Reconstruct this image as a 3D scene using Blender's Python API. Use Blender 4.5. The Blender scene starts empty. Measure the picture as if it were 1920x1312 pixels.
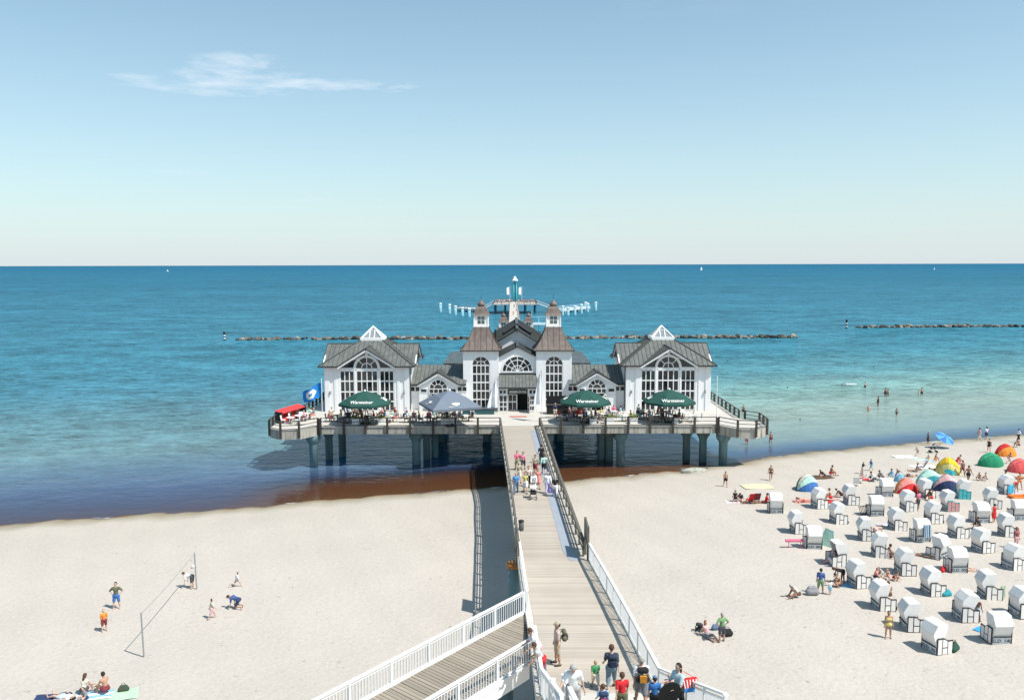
import bpy, math, random
import numpy as np
from mathutils import Vector, Matrix
R = math.radians
random.seed(7); rng = np.random.default_rng(7)
scene = bpy.context.scene
col = scene.collection

# ------------------------------------------------------------ camera
HC, FPX = 22.5, 1530.0
PITCH, ROLL = math.atan(160 / FPX), R(0.149)
cam_data = bpy.data.cameras.new('camera'); cam = bpy.data.objects.new('camera', cam_data); col.objects.link(cam)
cam_data.sensor_width = 36.0; cam_data.lens = 36.0 * FPX / 1920.0
cam_data.clip_start = 0.5; cam_data.clip_end = 120000.0
cam.matrix_world = Matrix.Translation((0, 0, HC)) @ Matrix.Rotation(R(90) - PITCH, 4, 'X') @ Matrix.Rotation(-ROLL, 4, 'Z')
scene.camera = cam

# ------------------------------------------------------------ sky, sun, exposure
SUN_EL, SUN_AZ = R(57), math.atan2(0.866, -0.5)        # azimuth clockwise from +Y
world = bpy.data.worlds.new('World'); scene.world = world; world.use_nodes = True
wn, wl = world.node_tree.nodes, world.node_tree.links
wn.clear()
w_out = wn.new('ShaderNodeOutputWorld'); w_bg = wn.new('ShaderNodeBackground')
sky = wn.new('ShaderNodeTexSky'); sky.sky_type = 'NISHITA'; sky.sun_disc = False
sky.sun_elevation = SUN_EL; sky.sun_rotation = SUN_AZ
sky.altitude = 20; sky.air_density = 1.0; sky.dust_density = 0.6; sky.ozone_density = 1.6
w_bg.inputs['Strength'].default_value = 0.108
sun_data = bpy.data.lights.new('sun', 'SUN'); sun_data.energy = 5.0; sun_data.angle = R(0.53); sun_data.color = (1.0, 0.955, 0.89)
sun = bpy.data.objects.new('sun', sun_data); col.objects.link(sun)
_sd = Vector((0.866 * math.cos(SUN_EL), -0.5 * math.cos(SUN_EL), math.sin(SUN_EL)))
sun.rotation_euler = _sd.to_track_quat('Z', 'Y').to_euler(); sun.location = (60, -40, 90)
vs = scene.view_settings
vs.view_transform = 'Standard'; vs.look = 'None'; vs.exposure = 0.25; vs.gamma = 1.0; vs.use_curve_mapping = False
scene.cycles.max_bounces = 8; scene.cycles.transparent_max_bounces = 12
scene.cycles.caustics_reflective = False; scene.cycles.caustics_refractive = False

# sky colour plus one thin cloud, both functions of the view direction
tc = wn.new('ShaderNodeTexCoord'); sep = wn.new('ShaderNodeSeparateXYZ'); wl.new(tc.outputs['Generated'], sep.inputs[0])
def wmath(op, a, b=None, c=None, clamp=False):
    n = wn.new('ShaderNodeMath'); n.operation = op; n.use_clamp = clamp
    for i, v in enumerate((a, b, c)):
        if v is None: continue
        if isinstance(v, (int, float)): n.inputs[i].default_value = v
        else: wl.new(v, n.inputs[i])
    return n.outputs[0]
az = wmath('ARCTAN2', sep.outputs[0], sep.outputs[1]); elv = wmath('ARCSINE', sep.outputs[2])
def cloud(az0, el0, wa, we, amp, seed, sx=9.0, sy=38.0, lo=0.42):
    cmb = wn.new('ShaderNodeCombineXYZ')
    wl.new(wmath('MULTIPLY', az, sx), cmb.inputs[0]); wl.new(wmath('MULTIPLY', elv, sy), cmb.inputs[1]); cmb.inputs[2].default_value = seed
    nz = wn.new('ShaderNodeTexNoise'); nz.inputs['Scale'].default_value = 2.0; nz.inputs['Detail'].default_value = 7; nz.inputs['Roughness'].default_value = 0.55
    wl.new(cmb.outputs[0], nz.inputs['Vector'])
    da = wmath('DIVIDE', wmath('SUBTRACT', az, az0), wa); de = wmath('DIVIDE', wmath('SUBTRACT', elv, el0), we)
    # flat underside: the lower half falls off faster
    de2 = wmath('MULTIPLY', de, wmath('ADD', 1.0, wmath('MULTIPLY', wmath('LESS_THAN', de, 0.0), 1.2)))
    rr = wmath('ADD', wmath('MULTIPLY', da, da), wmath('MULTIPLY', de2, de2))
    fall = wmath('SUBTRACT', 1.0, rr, clamp=True)
    v = wmath('SUBTRACT', wmath('ADD', nz.outputs['Fac'], wmath('MULTIPLY', fall, 0.36)), lo + 0.28)
    v = wmath('MULTIPLY', v, 2.3, clamp=True)
    return wmath('MULTIPLY', wmath('MULTIPLY', v, wmath('MULTIPLY', fall, 2.2, clamp=True)), amp, clamp=True)
# ------------------------------------------------------------ photograph geometry: a pixel and a height (or a plane) give a point
def ray(u, v):
    a, b = (u - 960) / FPX, (656 - v) / FPX
    c, s = math.cos(ROLL), math.sin(ROLL)
    a, b = a * c + b * s, -a * s + b * c
    return (a, math.cos(PITCH) + b * math.sin(PITCH), -math.sin(PITCH) + b * math.cos(PITCH))
def P(u, v, z):
    r = ray(u, v); t = (z - HC) / r[2]
    return (r[0] * t, r[1] * t, z)
def XZ(u, v, y):
    r = ray(u, v); t = y / r[1]
    return (r[0] * t, HC + r[2] * t)
def X(u, y, v=720): return XZ(u, v, y)[0]
def Z(v, y, u=960): return XZ(u, v, y)[1]

SHX = [-400, -120, -44.8, -36.5, -26.2, -16.6, -4.3, 5.8, 19.4, 25.4, 32.9, 46.3, 60.6, 67.5, 120, 400]
SHY = [-40, 46, 69.3, 71.4, 73.7, 77.1, 80.2, 83.3, 88.0, 90.9, 95.0, 99.5, 103.7, 105.9, 122, 208]
def shore(x, y):                       # metres inland (+) or offshore (-)
    ys = np.interp(x, SHX, SHY)
    ys = ys + 0.25 * np.sin(np.asarray(x) * 0.9) + 0.16 * np.sin(np.asarray(x) * 2.3 + 1.0)
    return (ys - y) * 0.95
def terrain(x, y):
    s = shore(x, y)
    land = 0.85 * (1 - np.exp(-np.maximum(s, 0) / 5.0)) + 0.011 * np.maximum(s, 0)
    land = land + np.clip(s / 6, 0, 1) * (0.05 * np.sin(x * 0.55 + np.sin(y * 0.4)) * np.sin(y * 0.47 + 1.3) + 0.03 * np.sin(x * 1.7 + y * 0.8))
    sea = -0.055 * np.maximum(-s, 0) - 0.0006 * np.maximum(-s, 0) ** 2
    return np.where(s > 0, land, np.maximum(sea, -6.0))
def G(u, v):                           # point of the beach seen at a pixel
    z = 1.0
    for _ in range(8):
        p = P(u, v, z); z = float(terrain(p[0], p[1]))
    return (p[0], p[1], max(z, 0.0))
DECK = 4.7
RY, SY = 46.5, 28.5                     # the deck starts to rise at RY, the stairs at SY
def bridge_z(y): return DECK + (89.2 - y) * 0.010 + max(0.0, RY - max(y, SY)) * 0.078 + max(0.0, SY - y) * 0.42
def B(u, v, dz=0.0):                   # point of the footbridge deck (dz: seen at this height above it) at a pixel
    r = ray(u, v); k = r[2] / r[1]
    lo, hi = 12.0, 95.0                # the line of sight is above the deck at lo and below it at hi
    for _ in range(60):
        y = (lo + hi) / 2
        if HC + k * y > bridge_z(y) + dz: lo = y
        else: hi = y
    return (r[0] / r[1] * y, y, bridge_z(y))

# ------------------------------------------------------------ mesh helpers
class MB:
    def __init__(s): s.v = []; s.f = []; s.m = []
    def add(s, vs_, fs_, mi=0):
        o = len(s.v); s.v += [tuple(map(float, p)) for p in vs_]
        for f in fs_: s.f.append(tuple(i + o for i in f)); s.m.append(mi)
        return s
    def box(s, x0, x1, y0, y1, z0, z1, mi=0):
        return s.add([(x0,y0,z0),(x1,y0,z0),(x1,y1,z0),(x0,y1,z0),(x0,y0,z1),(x1,y0,z1),(x1,y1,z1),(x0,y1,z1)],
                     [(3,2,1,0),(4,5,6,7),(0,1,5,4),(1,2,6,5),(2,3,7,6),(3,0,4,7)], mi)
    def bar(s, a, b, w, h, mi=0, up=(0,0,1)):      # rectangular bar between two points, w sideways, h upwards
        a, b = Vector(a), Vector(b); d = (b - a); d.normalize()
        side = d.cross(Vector(up))
        if side.length < 1e-4: side = d.cross(Vector((1,0,0)))
        side.normalize(); u2 = side.cross(d)
        side *= w / 2; u2 *= h / 2
        q = [a-side-u2, a+side-u2, a+side+u2, a-side+u2, b-side-u2, b+side-u2, b+side+u2, b-side+u2]
        return s.add(q, [(3,2,1,0),(4,5,6,7),(0,1,5,4),(1,2,6,5),(2,3,7,6),(3,0,4,7)], mi)
    def tube(s, a, b, r0, r1=None, n=8, mi=0, caps=True):
        r1 = r0 if r1 is None else r1
        a, b = Vector(a), Vector(b); d = (b - a).normalized()
        e = d.orthogonal().normalized(); f = d.cross(e)
        vs_ = [a + (e*math.cos(2*math.pi*i/n) + f*math.sin(2*math.pi*i/n))*r0 for i in range(n)] + \
              [b + (e*math.cos(2*math.pi*i/n) + f*math.sin(2*math.pi*i/n))*r1 for i in range(n)]
        fs_ = [(i, (i+1)%n, n+(i+1)%n, n+i) for i in range(n)]
        if caps: fs_ += [tuple(range(n-1,-1,-1)), tuple(range(n,2*n))]
        return s.add(vs_, fs_, mi)
    def lathe(s, prof, n=12, c=(0,0,0), mi=0):     # (radius, z) list
        vs_ = [(c[0]+r*math.cos(2*math.pi*i/n), c[1]+r*math.sin(2*math.pi*i/n), c[2]+z) for r, z in prof for i in range(n)]
        fs_ = [(k*n+i, k*n+(i+1)%n, (k+1)*n+(i+1)%n, (k+1)*n+i) for k in range(len(prof)-1) for i in range(n)]
        fs_ += [tuple(range(n-1,-1,-1)), tuple(range((len(prof)-1)*n, len(prof)*n))]
        return s.add(vs_, fs_, mi)
    def sq(s, prof, c=(0,0,0), mi=0):              # square lathe: (half size, z)
        vs_ = [(c[0]+a*r, c[1]+b*r, c[2]+z) for r, z in prof for a, b in ((-1,-1),(1,-1),(1,1),(-1,1))]
        fs_ = [(k*4+i, k*4+(i+1)%4, (k+1)*4+(i+1)%4, (k+1)*4+i) for k in range(len(prof)-1) for i in range(4)]
        fs_ += [(3,2,1,0), tuple(range((len(prof)-1)*4, len(prof)*4))]
        return s.add(vs_, fs_, mi)
    def slab(s, poly, t, mi=0, d=(0,0,-1)):        # polygon with thickness t along d
        n = len(poly); d = Vector(d) * t
        vs_ = [Vector(p) for p in poly] + [Vector(p) + d for p in poly]
        fs_ = [tuple(range(n)), tuple(range(2*n-1, n-1, -1))] + [(i, n+i, n+(i+1)%n, (i+1)%n) for i in range(n)]
        return s.add(vs_, fs_, mi)
    def mesh(s, name, mats, smooth=False, origin=(0,0,0)):
        me = bpy.data.meshes.new(name)
        o = origin
        me.from_pydata([(p[0]-o[0], p[1]-o[1], p[2]-o[2]) for p in s.v], [], s.f)
        for m in (mats if isinstance(mats, (list, tuple)) else [mats]): me.materials.append(m)
        if any(s.m): me.polygons.foreach_set('material_index', s.m)
        if smooth: me.polygons.foreach_set('use_smooth', [True]*len(s.f))
        me.update(); return me
    def build(s, name, mats, parent=None, smooth=False, origin=(0,0,0), **kw):
        return link(name, s.mesh(name, mats, smooth, origin), parent, **kw)
def link(name, me, parent=None, loc=(0,0,0), rot=(0,0,0), scale=(1,1,1), kind=None, label=None):
    o = bpy.data.objects.new(name, me); col.objects.link(o)
    o.location = loc; o.rotation_euler = rot; o.scale = scale
    if parent is not None: o.parent = parent
    if kind: o['kind'] = kind
    if label: o['label'] = label
    return o
def tag(o, label, cat, group=None):
    o['label'] = label; o['category'] = cat
    if group: o['group'] = group
    return o
def thing(name, label, cat, loc=(0,0,0), rz=0.0, group=None):
    o = bpy.data.objects.new(name, None); col.objects.link(o); o.empty_display_size = 0.3
    o.location = loc; o.rotation_euler = (0, 0, rz)
    return tag(o, label, cat, group)
def setmat(o, *ms):
    for i, m in enumerate(ms):
        if m is None: continue
        o.material_slots[i].link = 'OBJECT'; o.material_slots[i].material = m

# ------------------------------------------------------------ materials
MATS = {}
def mat(name, rgb, rough=0.7, vary=0.0, vscale=4.0, bump=0.0, bscale=30.0, spec=0.3, metal=0.0, rand=0.0, stretch=None, dirt=None, dscale=1.5):
    if name in MATS: return MATS[name]
    m = bpy.data.materials.new(name); m.use_nodes = True; MATS[name] = m
    nt = m.node_tree; N, L = nt.nodes, nt.links
    b = N['Principled BSDF']; b.inputs['Roughness'].default_value = rough; b.inputs['Metallic'].default_value = metal
    b.inputs['Specular IOR Level'].default_value = spec
    b.inputs['Base Color'].default_value = (*rgb, 1)
    if vary or rand or dirt or bump:
        t = N.new('ShaderNodeTexCoord'); vec = t.outputs['Object']
        if stretch:
            mp = N.new('ShaderNodeMapping'); mp.inputs['Scale'].default_value = stretch; L.new(vec, mp.inputs[0]); vec = mp.outputs[0]
        c = None
        rgbn = N.new('ShaderNodeRGB'); rgbn.outputs[0].default_value = (*rgb, 1); c = rgbn.outputs[0]
        if vary:
            nz = N.new('ShaderNodeTexNoise'); nz.inputs['Scale'].default_value = vscale; nz.inputs['Detail'].default_value = 5; L.new(vec, nz.inputs['Vector'])
            mr = N.new('ShaderNodeMapRange'); mr.inputs['From Min'].default_value = 0.3; mr.inputs['From Max'].default_value = 0.7
            mr.inputs['To Min'].default_value = 1 - vary; mr.inputs['To Max'].default_value = 1 + vary
            L.new(nz.outputs['Fac'], mr.inputs['Value'])
            hv = N.new('ShaderNodeHueSaturation'); L.new(c, hv.inputs['Color']); L.new(mr.outputs[0], hv.inputs['Value']); c = hv.outputs[0]
        if rand:
            oi = N.new('ShaderNodeObjectInfo')
            mr = N.new('ShaderNodeMapRange'); mr.inputs['To Min'].default_value = 1 - rand; mr.inputs['To Max'].default_value = 1 + rand
            L.new(oi.outputs['Random'], mr.inputs['Value'])
            hv = N.new('ShaderNodeHueSaturation'); L.new(c, hv.inputs['Color']); L.new(mr.outputs[0], hv.inputs['Value']); c = hv.outputs[0]
        if dirt:
            nz = N.new('ShaderNodeTexNoise'); nz.inputs['Scale'].default_value = dscale; nz.inputs['Detail'].default_value = 6
            mp = N.new('ShaderNodeMapping'); mp.inputs['Scale'].default_value = (3.0, 3.0, 0.35); L.new(t.outputs['Object'], mp.inputs[0]); L.new(mp.outputs[0], nz.inputs['Vector'])
            mr = N.new('ShaderNodeMapRange'); mr.inputs['From Min'].default_value = 0.48; mr.inputs['From Max'].default_value = 0.72; L.new(nz.outputs['Fac'], mr.inputs['Value'])
            mx = N.new('ShaderNodeMix'); mx.data_type = 'RGBA'; L.new(mr.outputs[0], mx.inputs['Factor']); L.new(c, mx.inputs['A']); mx.inputs['B'].default_value = (*dirt, 1); c = mx.outputs['Result']
        L.new(c, b.inputs['Base Color'])
        if bump:
            nz = N.new('ShaderNodeTexNoise'); nz.inputs['Scale'].default_value = bscale; nz.inputs['Detail'].default_value = 4; L.new(vec, nz.inputs['Vector'])
            bp = N.new('ShaderNodeBump'); bp.inputs['Strength'].default_value = bump; bp.inputs['Distance'].default_value = 0.02
            L.new(nz.outputs['Fac'], bp.inputs['Height']); L.new(bp.outputs[0], b.inputs['Normal'])
    return m
WHITE = mat('white_paint', (0.80, 0.80, 0.79), 0.5, vary=0.03, vscale=0.8)
RENDER = mat('white_render', (0.80, 0.80, 0.80), 0.8, vary=0.025, vscale=1.2, dirt=(0.755, 0.755, 0.745), dscale=0.7)
RAILW = mat('white_rail_paint', (0.80, 0.80, 0.79), 0.45, vary=0.04, vscale=2.0)
GLASS = mat('dark_window_glass', (0.028, 0.032, 0.032), 0.06, rand=0.85, spec=0.55)
SKYGLASS = mat('skylight_glass', (0.22, 0.25, 0.27), 0.1, spec=0.6)
SLATE = mat('grey_sheet_roof', (0.125, 0.133, 0.124), 0.5, vary=0.14, vscale=0.9, dirt=(0.175, 0.180, 0.160), dscale=0.6)
SLATED = mat('dark_sheet_roof', (0.060, 0.070, 0.070), 0.45, vary=0.15, vscale=0.8, dirt=(0.13, 0.16, 0.15), dscale=0.5)
COPPER = mat('brown_copper_roof', (0.150, 0.116, 0.100), 0.5, vary=0.14, vscale=1.4, dirt=(0.19, 0.165, 0.145), dscale=0.9)
SEAM = mat('roof_seam_metal', (0.085, 0.088, 0.082), 0.5)
COPSEAM = mat('copper_seam_metal', (0.085, 0.065, 0.055), 0.5)
DARKTRIM = mat('dark_gutter', (0.035, 0.036, 0.038), 0.5)
CONCRETE = mat('stained_concrete', (0.42, 0.40, 0.35), 0.85, vary=0.12, vscale=0.8, bump=0.3, bscale=12, dirt=(0.17, 0.155, 0.125), dscale=0.9)
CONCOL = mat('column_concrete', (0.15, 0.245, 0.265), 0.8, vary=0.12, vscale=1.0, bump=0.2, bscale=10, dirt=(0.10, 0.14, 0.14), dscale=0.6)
PAVE = mat('pale_deck_paving', (0.50, 0.47, 0.42), 0.8, vary=0.07, vscale=0.6, bump=0.15, bscale=9)
PLANK = mat('weathered_deck_wood', (0.425, 0.372, 0.310), 0.8, vary=0.07, vscale=1.1, stretch=(0.8, 7, 7), rand=0.10)
PLANKR = mat('ramp_deck_wood', (0.285, 0.245, 0.195), 0.8, vary=0.15, vscale=1.4, stretch=(0.7, 8, 8), rand=0.13)
DWOOD = mat('dark_rail_wood', (0.062, 0.052, 0.042), 0.75, vary=0.2, vscale=3.0)
GWOOD = mat('grey_rail_wood', (0.130, 0.118, 0.098), 0.75, vary=0.2, vscale=3.0)
STRIP = mat('blue_grey_plate', (0.30, 0.33, 0.37), 0.6, vary=0.05, vscale=1.0)
STEEL = mat('grey_steel', (0.35, 0.36, 0.37), 0.4, metal=0.6)
RUST = mat('rusty_orange_steel', (0.42, 0.17, 0.05), 0.8, vary=0.25, vscale=6)
TEAL = mat('teal_painted_steel', (0.025, 0.24, 0.28), 0.4, vary=0.1, vscale=0.6)
PILEB = mat('pale_blue_pile', (0.33, 0.55, 0.63), 0.5, vary=0.15, vscale=0.7, dirt=(0.14, 0.35, 0.42), dscale=0.4)
BLACK = mat('black_plastic', (0.018, 0.018, 0.02), 0.5)
TEALPANEL = mat('blue_grey_panel', (0.22, 0.29, 0.36), 0.6)
REDMAT = mat('red_doormat', (0.45, 0.10, 0.07), 0.9, vary=0.1)
ROCKS = [mat('boulder_stone_%s' % n, c, 0.85, vary=0.25, vscale=1.2, bump=0.6, bscale=4, rand=0.25) for n, c in
         (('grey', (0.125, 0.118, 0.10)), ('pale', (0.24, 0.22, 0.185)), ('dark', (0.055, 0.053, 0.045)))]
# lettering, turned into flat meshes once
def text_mesh(s, size, shear=0.0, bold=0.0):
    cu = bpy.data.curves.new('lettering', 'FONT'); cu.body = s; cu.size = size; cu.align_x = 'CENTER'; cu.align_y = 'CENTER'; cu.shear = shear; cu.resolution_u = 2
    cu.offset = bold
    ob = bpy.data.objects.new('lettering', cu); col.objects.link(ob)
    dg = bpy.context.evaluated_depsgraph_get()
    me_ = bpy.data.meshes.new_from_object(ob.evaluated_get(dg), depsgraph=dg)
    bpy.data.objects.remove(ob); bpy.data.curves.remove(cu)
    return me_
TXT_BRAND = text_mesh('Warsteiner', 0.62, 0.12, 0.012)
TXT_SIGN = text_mesh('SEEBR\u00dcCKE', 0.40, 0.0, 0.010)
HOOD_NUMBERS = ['G.D. %s' % n for n in ('001','068','077','052','084','007','021','064','033','058','090','012','016','061','152','048','027','039','055','023','005','119','074','035','041','057','103','097','062','131','066','028','038','085','117','70','140','126')]
TXT_NUM = {n: text_mesh(n, 0.30, 0.0, 0.006) for n in HOOD_NUMBERS}
# ------------------------------------------------------------ sky nodes
def world_sky():
    mx = None; src = sky.outputs[0]
    # a faint veil: pale towards the horizon, as on a humid summer day
    hs = wn.new('ShaderNodeHueSaturation'); hs.inputs['Saturation'].default_value = 0.92; wl.new(src, hs.inputs['Color']); src = hs.outputs[0]
    tint = wn.new('ShaderNodeMix'); tint.data_type = 'RGBA'; tint.blend_type = 'MULTIPLY'; tint.inputs['Factor'].default_value = 1.0
    wl.new(src, tint.inputs['A']); tint.inputs['B'].default_value = (0.97, 1.27, 1.21, 1); src = tint.outputs['Result']
    # humid air: the lowest few degrees fade to a pale blue all the way round
    veil = wn.new('ShaderNodeMix'); veil.data_type = 'RGBA'
    vf = wmath('MULTIPLY', wmath('POWER', 2.718, wmath('DIVIDE', wmath('MULTIPLY', wmath('MAXIMUM', elv, 0.0), -1.0), 0.17)), 0.86, clamp=True)
    wl.new(vf, veil.inputs['Factor']); wl.new(src, veil.inputs['A']); veil.inputs['B'].default_value = (5.75, 6.25, 6.65, 1); src = veil.outputs['Result']
    def cp(u, v):
        r = ray(u, v); n = math.sqrt(sum(c*c for c in r)); return math.atan2(r[0], r[1]), math.asin(r[2]/n)
    specs = [(468, 152, 0.095, 0.036, 0.75, 3.3), (632, 164, 0.115, 0.016, 0.75, 8.1), (358, 166, 0.11, 0.022, 0.62, 5.7), (462, 126, 0.045, 0.018, 0.75, 6.1),
             (340, 325, 0.05, 0.006, 0.14, 1.2), (1310, 18, 0.20, 0.03, 0.05, 2.2), (590, 378, 0.06, 0.008, 0.14, 9.4)]
    for u, v, wa, we, amp, seed in specs:
        a0, e0 = cp(u, v)
        f = cloud(a0, e0, wa, we, amp, seed)
        m = wn.new('ShaderNodeMix'); m.data_type = 'RGBA'; wl.new(f, m.inputs['Factor']); wl.new(src, m.inputs['A']); m.inputs['B'].default_value = (7.6, 8.0, 8.6, 1)
        src = m.outputs['Result']
    wl.new(src, w_bg.inputs['Color']); wl.new(w_bg.outputs[0], w_out.inputs['Surface'])
world_sky()

# ------------------------------------------------------------ beach (dry sand, wet rim and sea bed in one sheet)
def grid_mesh(name, xs, ys, zf):
    XX, YY = np.meshgrid(xs, ys)
    ZZ = zf(XX, YY)
    v = np.stack([XX, YY, ZZ], -1).reshape(-1, 3)
    nx, ny = len(xs), len(ys)
    i = np.arange(nx - 1)[None, :] + nx * np.arange(ny - 1)[:, None]
    f = np.stack([i, i + 1, i + nx + 1, i + nx], -1).reshape(-1, 4)
    me = bpy.data.meshes.new(name)
    me.vertices.add(len(v)); me.vertices.foreach_set('co', v.astype(np.float32).ravel())
    me.loops.add(f.size); me.loops.foreach_set('vertex_index', f.astype(np.int32).ravel())
    me.polygons.add(len(f)); me.polygons.foreach_set('loop_start', np.arange(0, f.size, 4, dtype=np.int32))
    me.polygons.foreach_set('use_smooth', np.ones(len(f), bool))
    me.update(calc_edges=True); me.validate()
    return me, v
def fattr(me, name, arr):
    a = me.attributes.new(name, 'FLOAT', 'POINT'); a.data.foreach_set('value', np.asarray(arr, np.float32).ravel())
def cattr(me, name, arr):
    a = me.attributes.new(name, 'FLOAT_COLOR', 'POINT'); a.data.foreach_set('color', np.asarray(arr, np.float32).ravel())

xs = np.concatenate([np.linspace(-400, -70, 40)[:-1], np.arange(-70, 95, 0.7), np.linspace(95, 400, 40)])
ys = np.concatenate([np.linspace(-60, 22, 14)[:-1], np.arange(22, 118, 0.7), np.linspace(118, 330, 60)])
me, v = grid_mesh('beach', xs, ys, terrain)
fattr(me, 'shore', shore(v[:, 0], v[:, 1])); fattr(me, 'pale', np.clip((v[:, 0]-22)/12, 0, 1))
m = bpy.data.materials.new('beach_sand'); m.use_nodes = True; N, L = m.node_tree.nodes, m.node_tree.links
b = N['Principled BSDF']; b.inputs['Roughness'].default_value = 0.95; b.inputs['Specular IOR Level'].default_value = 0.1
geo = N.new('ShaderNodeNewGeometry'); at = N.new('ShaderNodeAttribute'); at.attribute_name = 'shore'
n0 = N.new('ShaderNodeTexNoise'); n0.inputs['Scale'].default_value = 0.35; n0.inputs['Detail'].default_value = 6; L.new(geo.outputs['Position'], n0.inputs['Vector'])
ad = N.new('ShaderNodeMath'); ad.operation = 'MULTIPLY_ADD'; L.new(n0.outputs['Fac'], ad.inputs[0]); ad.inputs[1].default_value = 2.4; L.new(at.outputs['Fac'], ad.inputs[2])
mr = N.new('ShaderNodeMapRange'); mr.inputs['From Min'].default_value = -30; mr.inputs['From Max'].default_value = 30; L.new(ad.outputs[0], mr.inputs['Value'])
rp = N.new('ShaderNodeValToRGB'); L.new(mr.outputs[0], rp.inputs[0])
def stops(rp, pts, lo=-30.0, hi=30.0):
    e = rp.color_ramp.elements
    while len(e) < len(pts): e.new(0.5)
    for k, (p_, c_) in enumerate(pts): e[k].position = (p_ - lo) / (hi - lo); e[k].color = (*c_, 1)
stops(rp, [(-28, (0.16, 0.17, 0.13)), (-12, (0.10, 0.060, 0.035)), (-3, (0.155, 0.052, 0.011)), (1.0, (0.16, 0.070, 0.024)), (1.6, (0.27, 0.225, 0.155)), (3.2, (0.37, 0.33, 0.26)), (5.0, (0.472, 0.424, 0.366)), (29, (0.485, 0.440, 0.388))])
n1 = N.new('ShaderNodeTexNoise'); n1.inputs['Scale'].default_value = 5.5; n1.inputs['Detail'].default_value = 8; n1.inputs['Roughness'].default_value = 0.7; L.new(geo.outputs['Position'], n1.inputs['Vector'])
m1 = N.new('ShaderNodeMapRange'); m1.inputs['From Min'].default_value = 0.3; m1.inputs['From Max'].default_value = 0.7; m1.inputs['To Min'].default_value = 0.88; m1.inputs['To Max'].default_value = 1.07; L.new(n1.outputs['Fac'], m1.inputs['Value'])
n2 = N.new('ShaderNodeTexNoise'); n2.inputs['Scale'].default_value = 0.12; n2.inputs['Detail'].default_value = 4; L.new(geo.outputs['Position'], n2.inputs['Vector'])
m2 = N.new('ShaderNodeMapRange'); m2.inputs['From Min'].default_value = 0.3; m2.inputs['From Max'].default_value = 0.7; m2.inputs['To Min'].default_value = 0.955; m2.inputs['To Max'].default_value = 1.03; L.new(n2.outputs['Fac'], m2.inputs['Value'])
# scraps of seaweed and trodden dark spots
vo = N.new('ShaderNodeTexNoise'); vo.inputs['Scale'].default_value = 2.6; vo.inputs['Detail'].default_value = 3; vo.inputs['Roughness'].default_value = 0.75; L.new(geo.outputs['Position'], vo.inputs['Vector'])
m3 = N.new('ShaderNodeMapRange'); m3.inputs['From Min'].default_value = 0.63; m3.inputs['From Max'].default_value = 0.75; m3.inputs['To Min'].default_value = 1.0; m3.inputs['To Max'].default_value = 0.55; L.new(vo.outputs['Fac'], m3.inputs['Value'])
mu = N.new('ShaderNodeMath'); mu.operation = 'MULTIPLY'; L.new(m1.outputs[0], mu.inputs[0]); L.new(m2.outputs[0], mu.inputs[1])
mu2 = N.new('ShaderNodeMath'); mu2.operation = 'MULTIPLY'; L.new(mu.outputs[0], mu2.inputs[0]); L.new(m3.outputs[0], mu2.inputs[1])
rp2 = N.new('ShaderNodeValToRGB'); L.new(mr.outputs[0], rp2.inputs[0])
stops(rp2, [(-28, (0.30, 0.31, 0.24)), (-6, (0.30, 0.28, 0.21)), (-1, (0.16, 0.13, 0.09)), (1.0, (0.20, 0.15, 0.10)), (1.6, (0.28, 0.235, 0.165)), (3.2, (0.38, 0.34, 0.27)), (5.0, (0.472, 0.424, 0.366)), (29, (0.485, 0.440, 0.388))])
pa_ = N.new('ShaderNodeAttribute'); pa_.attribute_name = 'pale'
mxp = N.new('ShaderNodeMix'); mxp.data_type = 'RGBA'; L.new(pa_.outputs['Fac'], mxp.inputs['Factor']); L.new(rp.outputs[0], mxp.inputs['A']); L.new(rp2.outputs[0], mxp.inputs['B'])
hv = N.new('ShaderNodeHueSaturation'); L.new(mxp.outputs['Result'], hv.inputs['Color']); L.new(mu2.outputs[0], hv.inputs['Value']); L.new(hv.outputs[0], b.inputs['Base Color'])
nb = N.new('ShaderNodeTexNoise'); nb.inputs['Scale'].default_value = 3.0; nb.inputs['Detail'].default_value = 5; nb.inputs['Roughness'].default_value = 0.6; L.new(geo.outputs['Position'], nb.inputs['Vector'])
bp = N.new('ShaderNodeBump'); bp.inputs['Strength'].default_value = 0.5; bp.inputs['Distance'].default_value = 0.12; L.new(nb.outputs['Fac'], bp.inputs['Height']); L.new(bp.outputs[0], b.inputs['Normal'])
me.materials.append(m)
link('beach', me, kind='structure')

# ------------------------------------------------------------ sea
far = np.geomspace(330, 60000, 60)
wxs = np.concatenate([-np.geomspace(220, 60000, 40)[::-1], np.arange(-216, 260, 4.0), np.geomspace(260, 60000, 40)])
wys = np.concatenate([[-300, -100, -30, 0, 20], np.arange(36, 130, 1.5), np.arange(130, 330, 4.0), far])
me, v = grid_mesh('sea', wxs, wys, lambda x, y: np.zeros_like(x))
off = -shore(v[:, 0], v[:, 1])
def ss(a, b_, t): t = np.clip((t - a) / (b_ - a), 0, 1); return t * t * (3 - 2 * t)
def bands(o, pts):
    xs_ = [p[0] for p in pts]; return np.stack([np.interp(o, xs_, [p[1][k] for p in pts]) for k in range(3)], -1)
left = bands(off, [(0, (0.052, 0.066, 0.135)), (9, (0.050, 0.080, 0.160)), (18, (0.066, 0.130, 0.190)), (27, (0.10, 0.20, 0.225)), (45, (0.074, 0.180, 0.208)), (75, (0.046, 0.166, 0.222)), (140, (0.038, 0.165, 0.228)), (320, (0.030, 0.145, 0.212)), (900, (0.016, 0.122, 0.192)), (4000, (0.003, 0.105, 0.195)), (20000, (0.002, 0.095, 0.18))])
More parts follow.
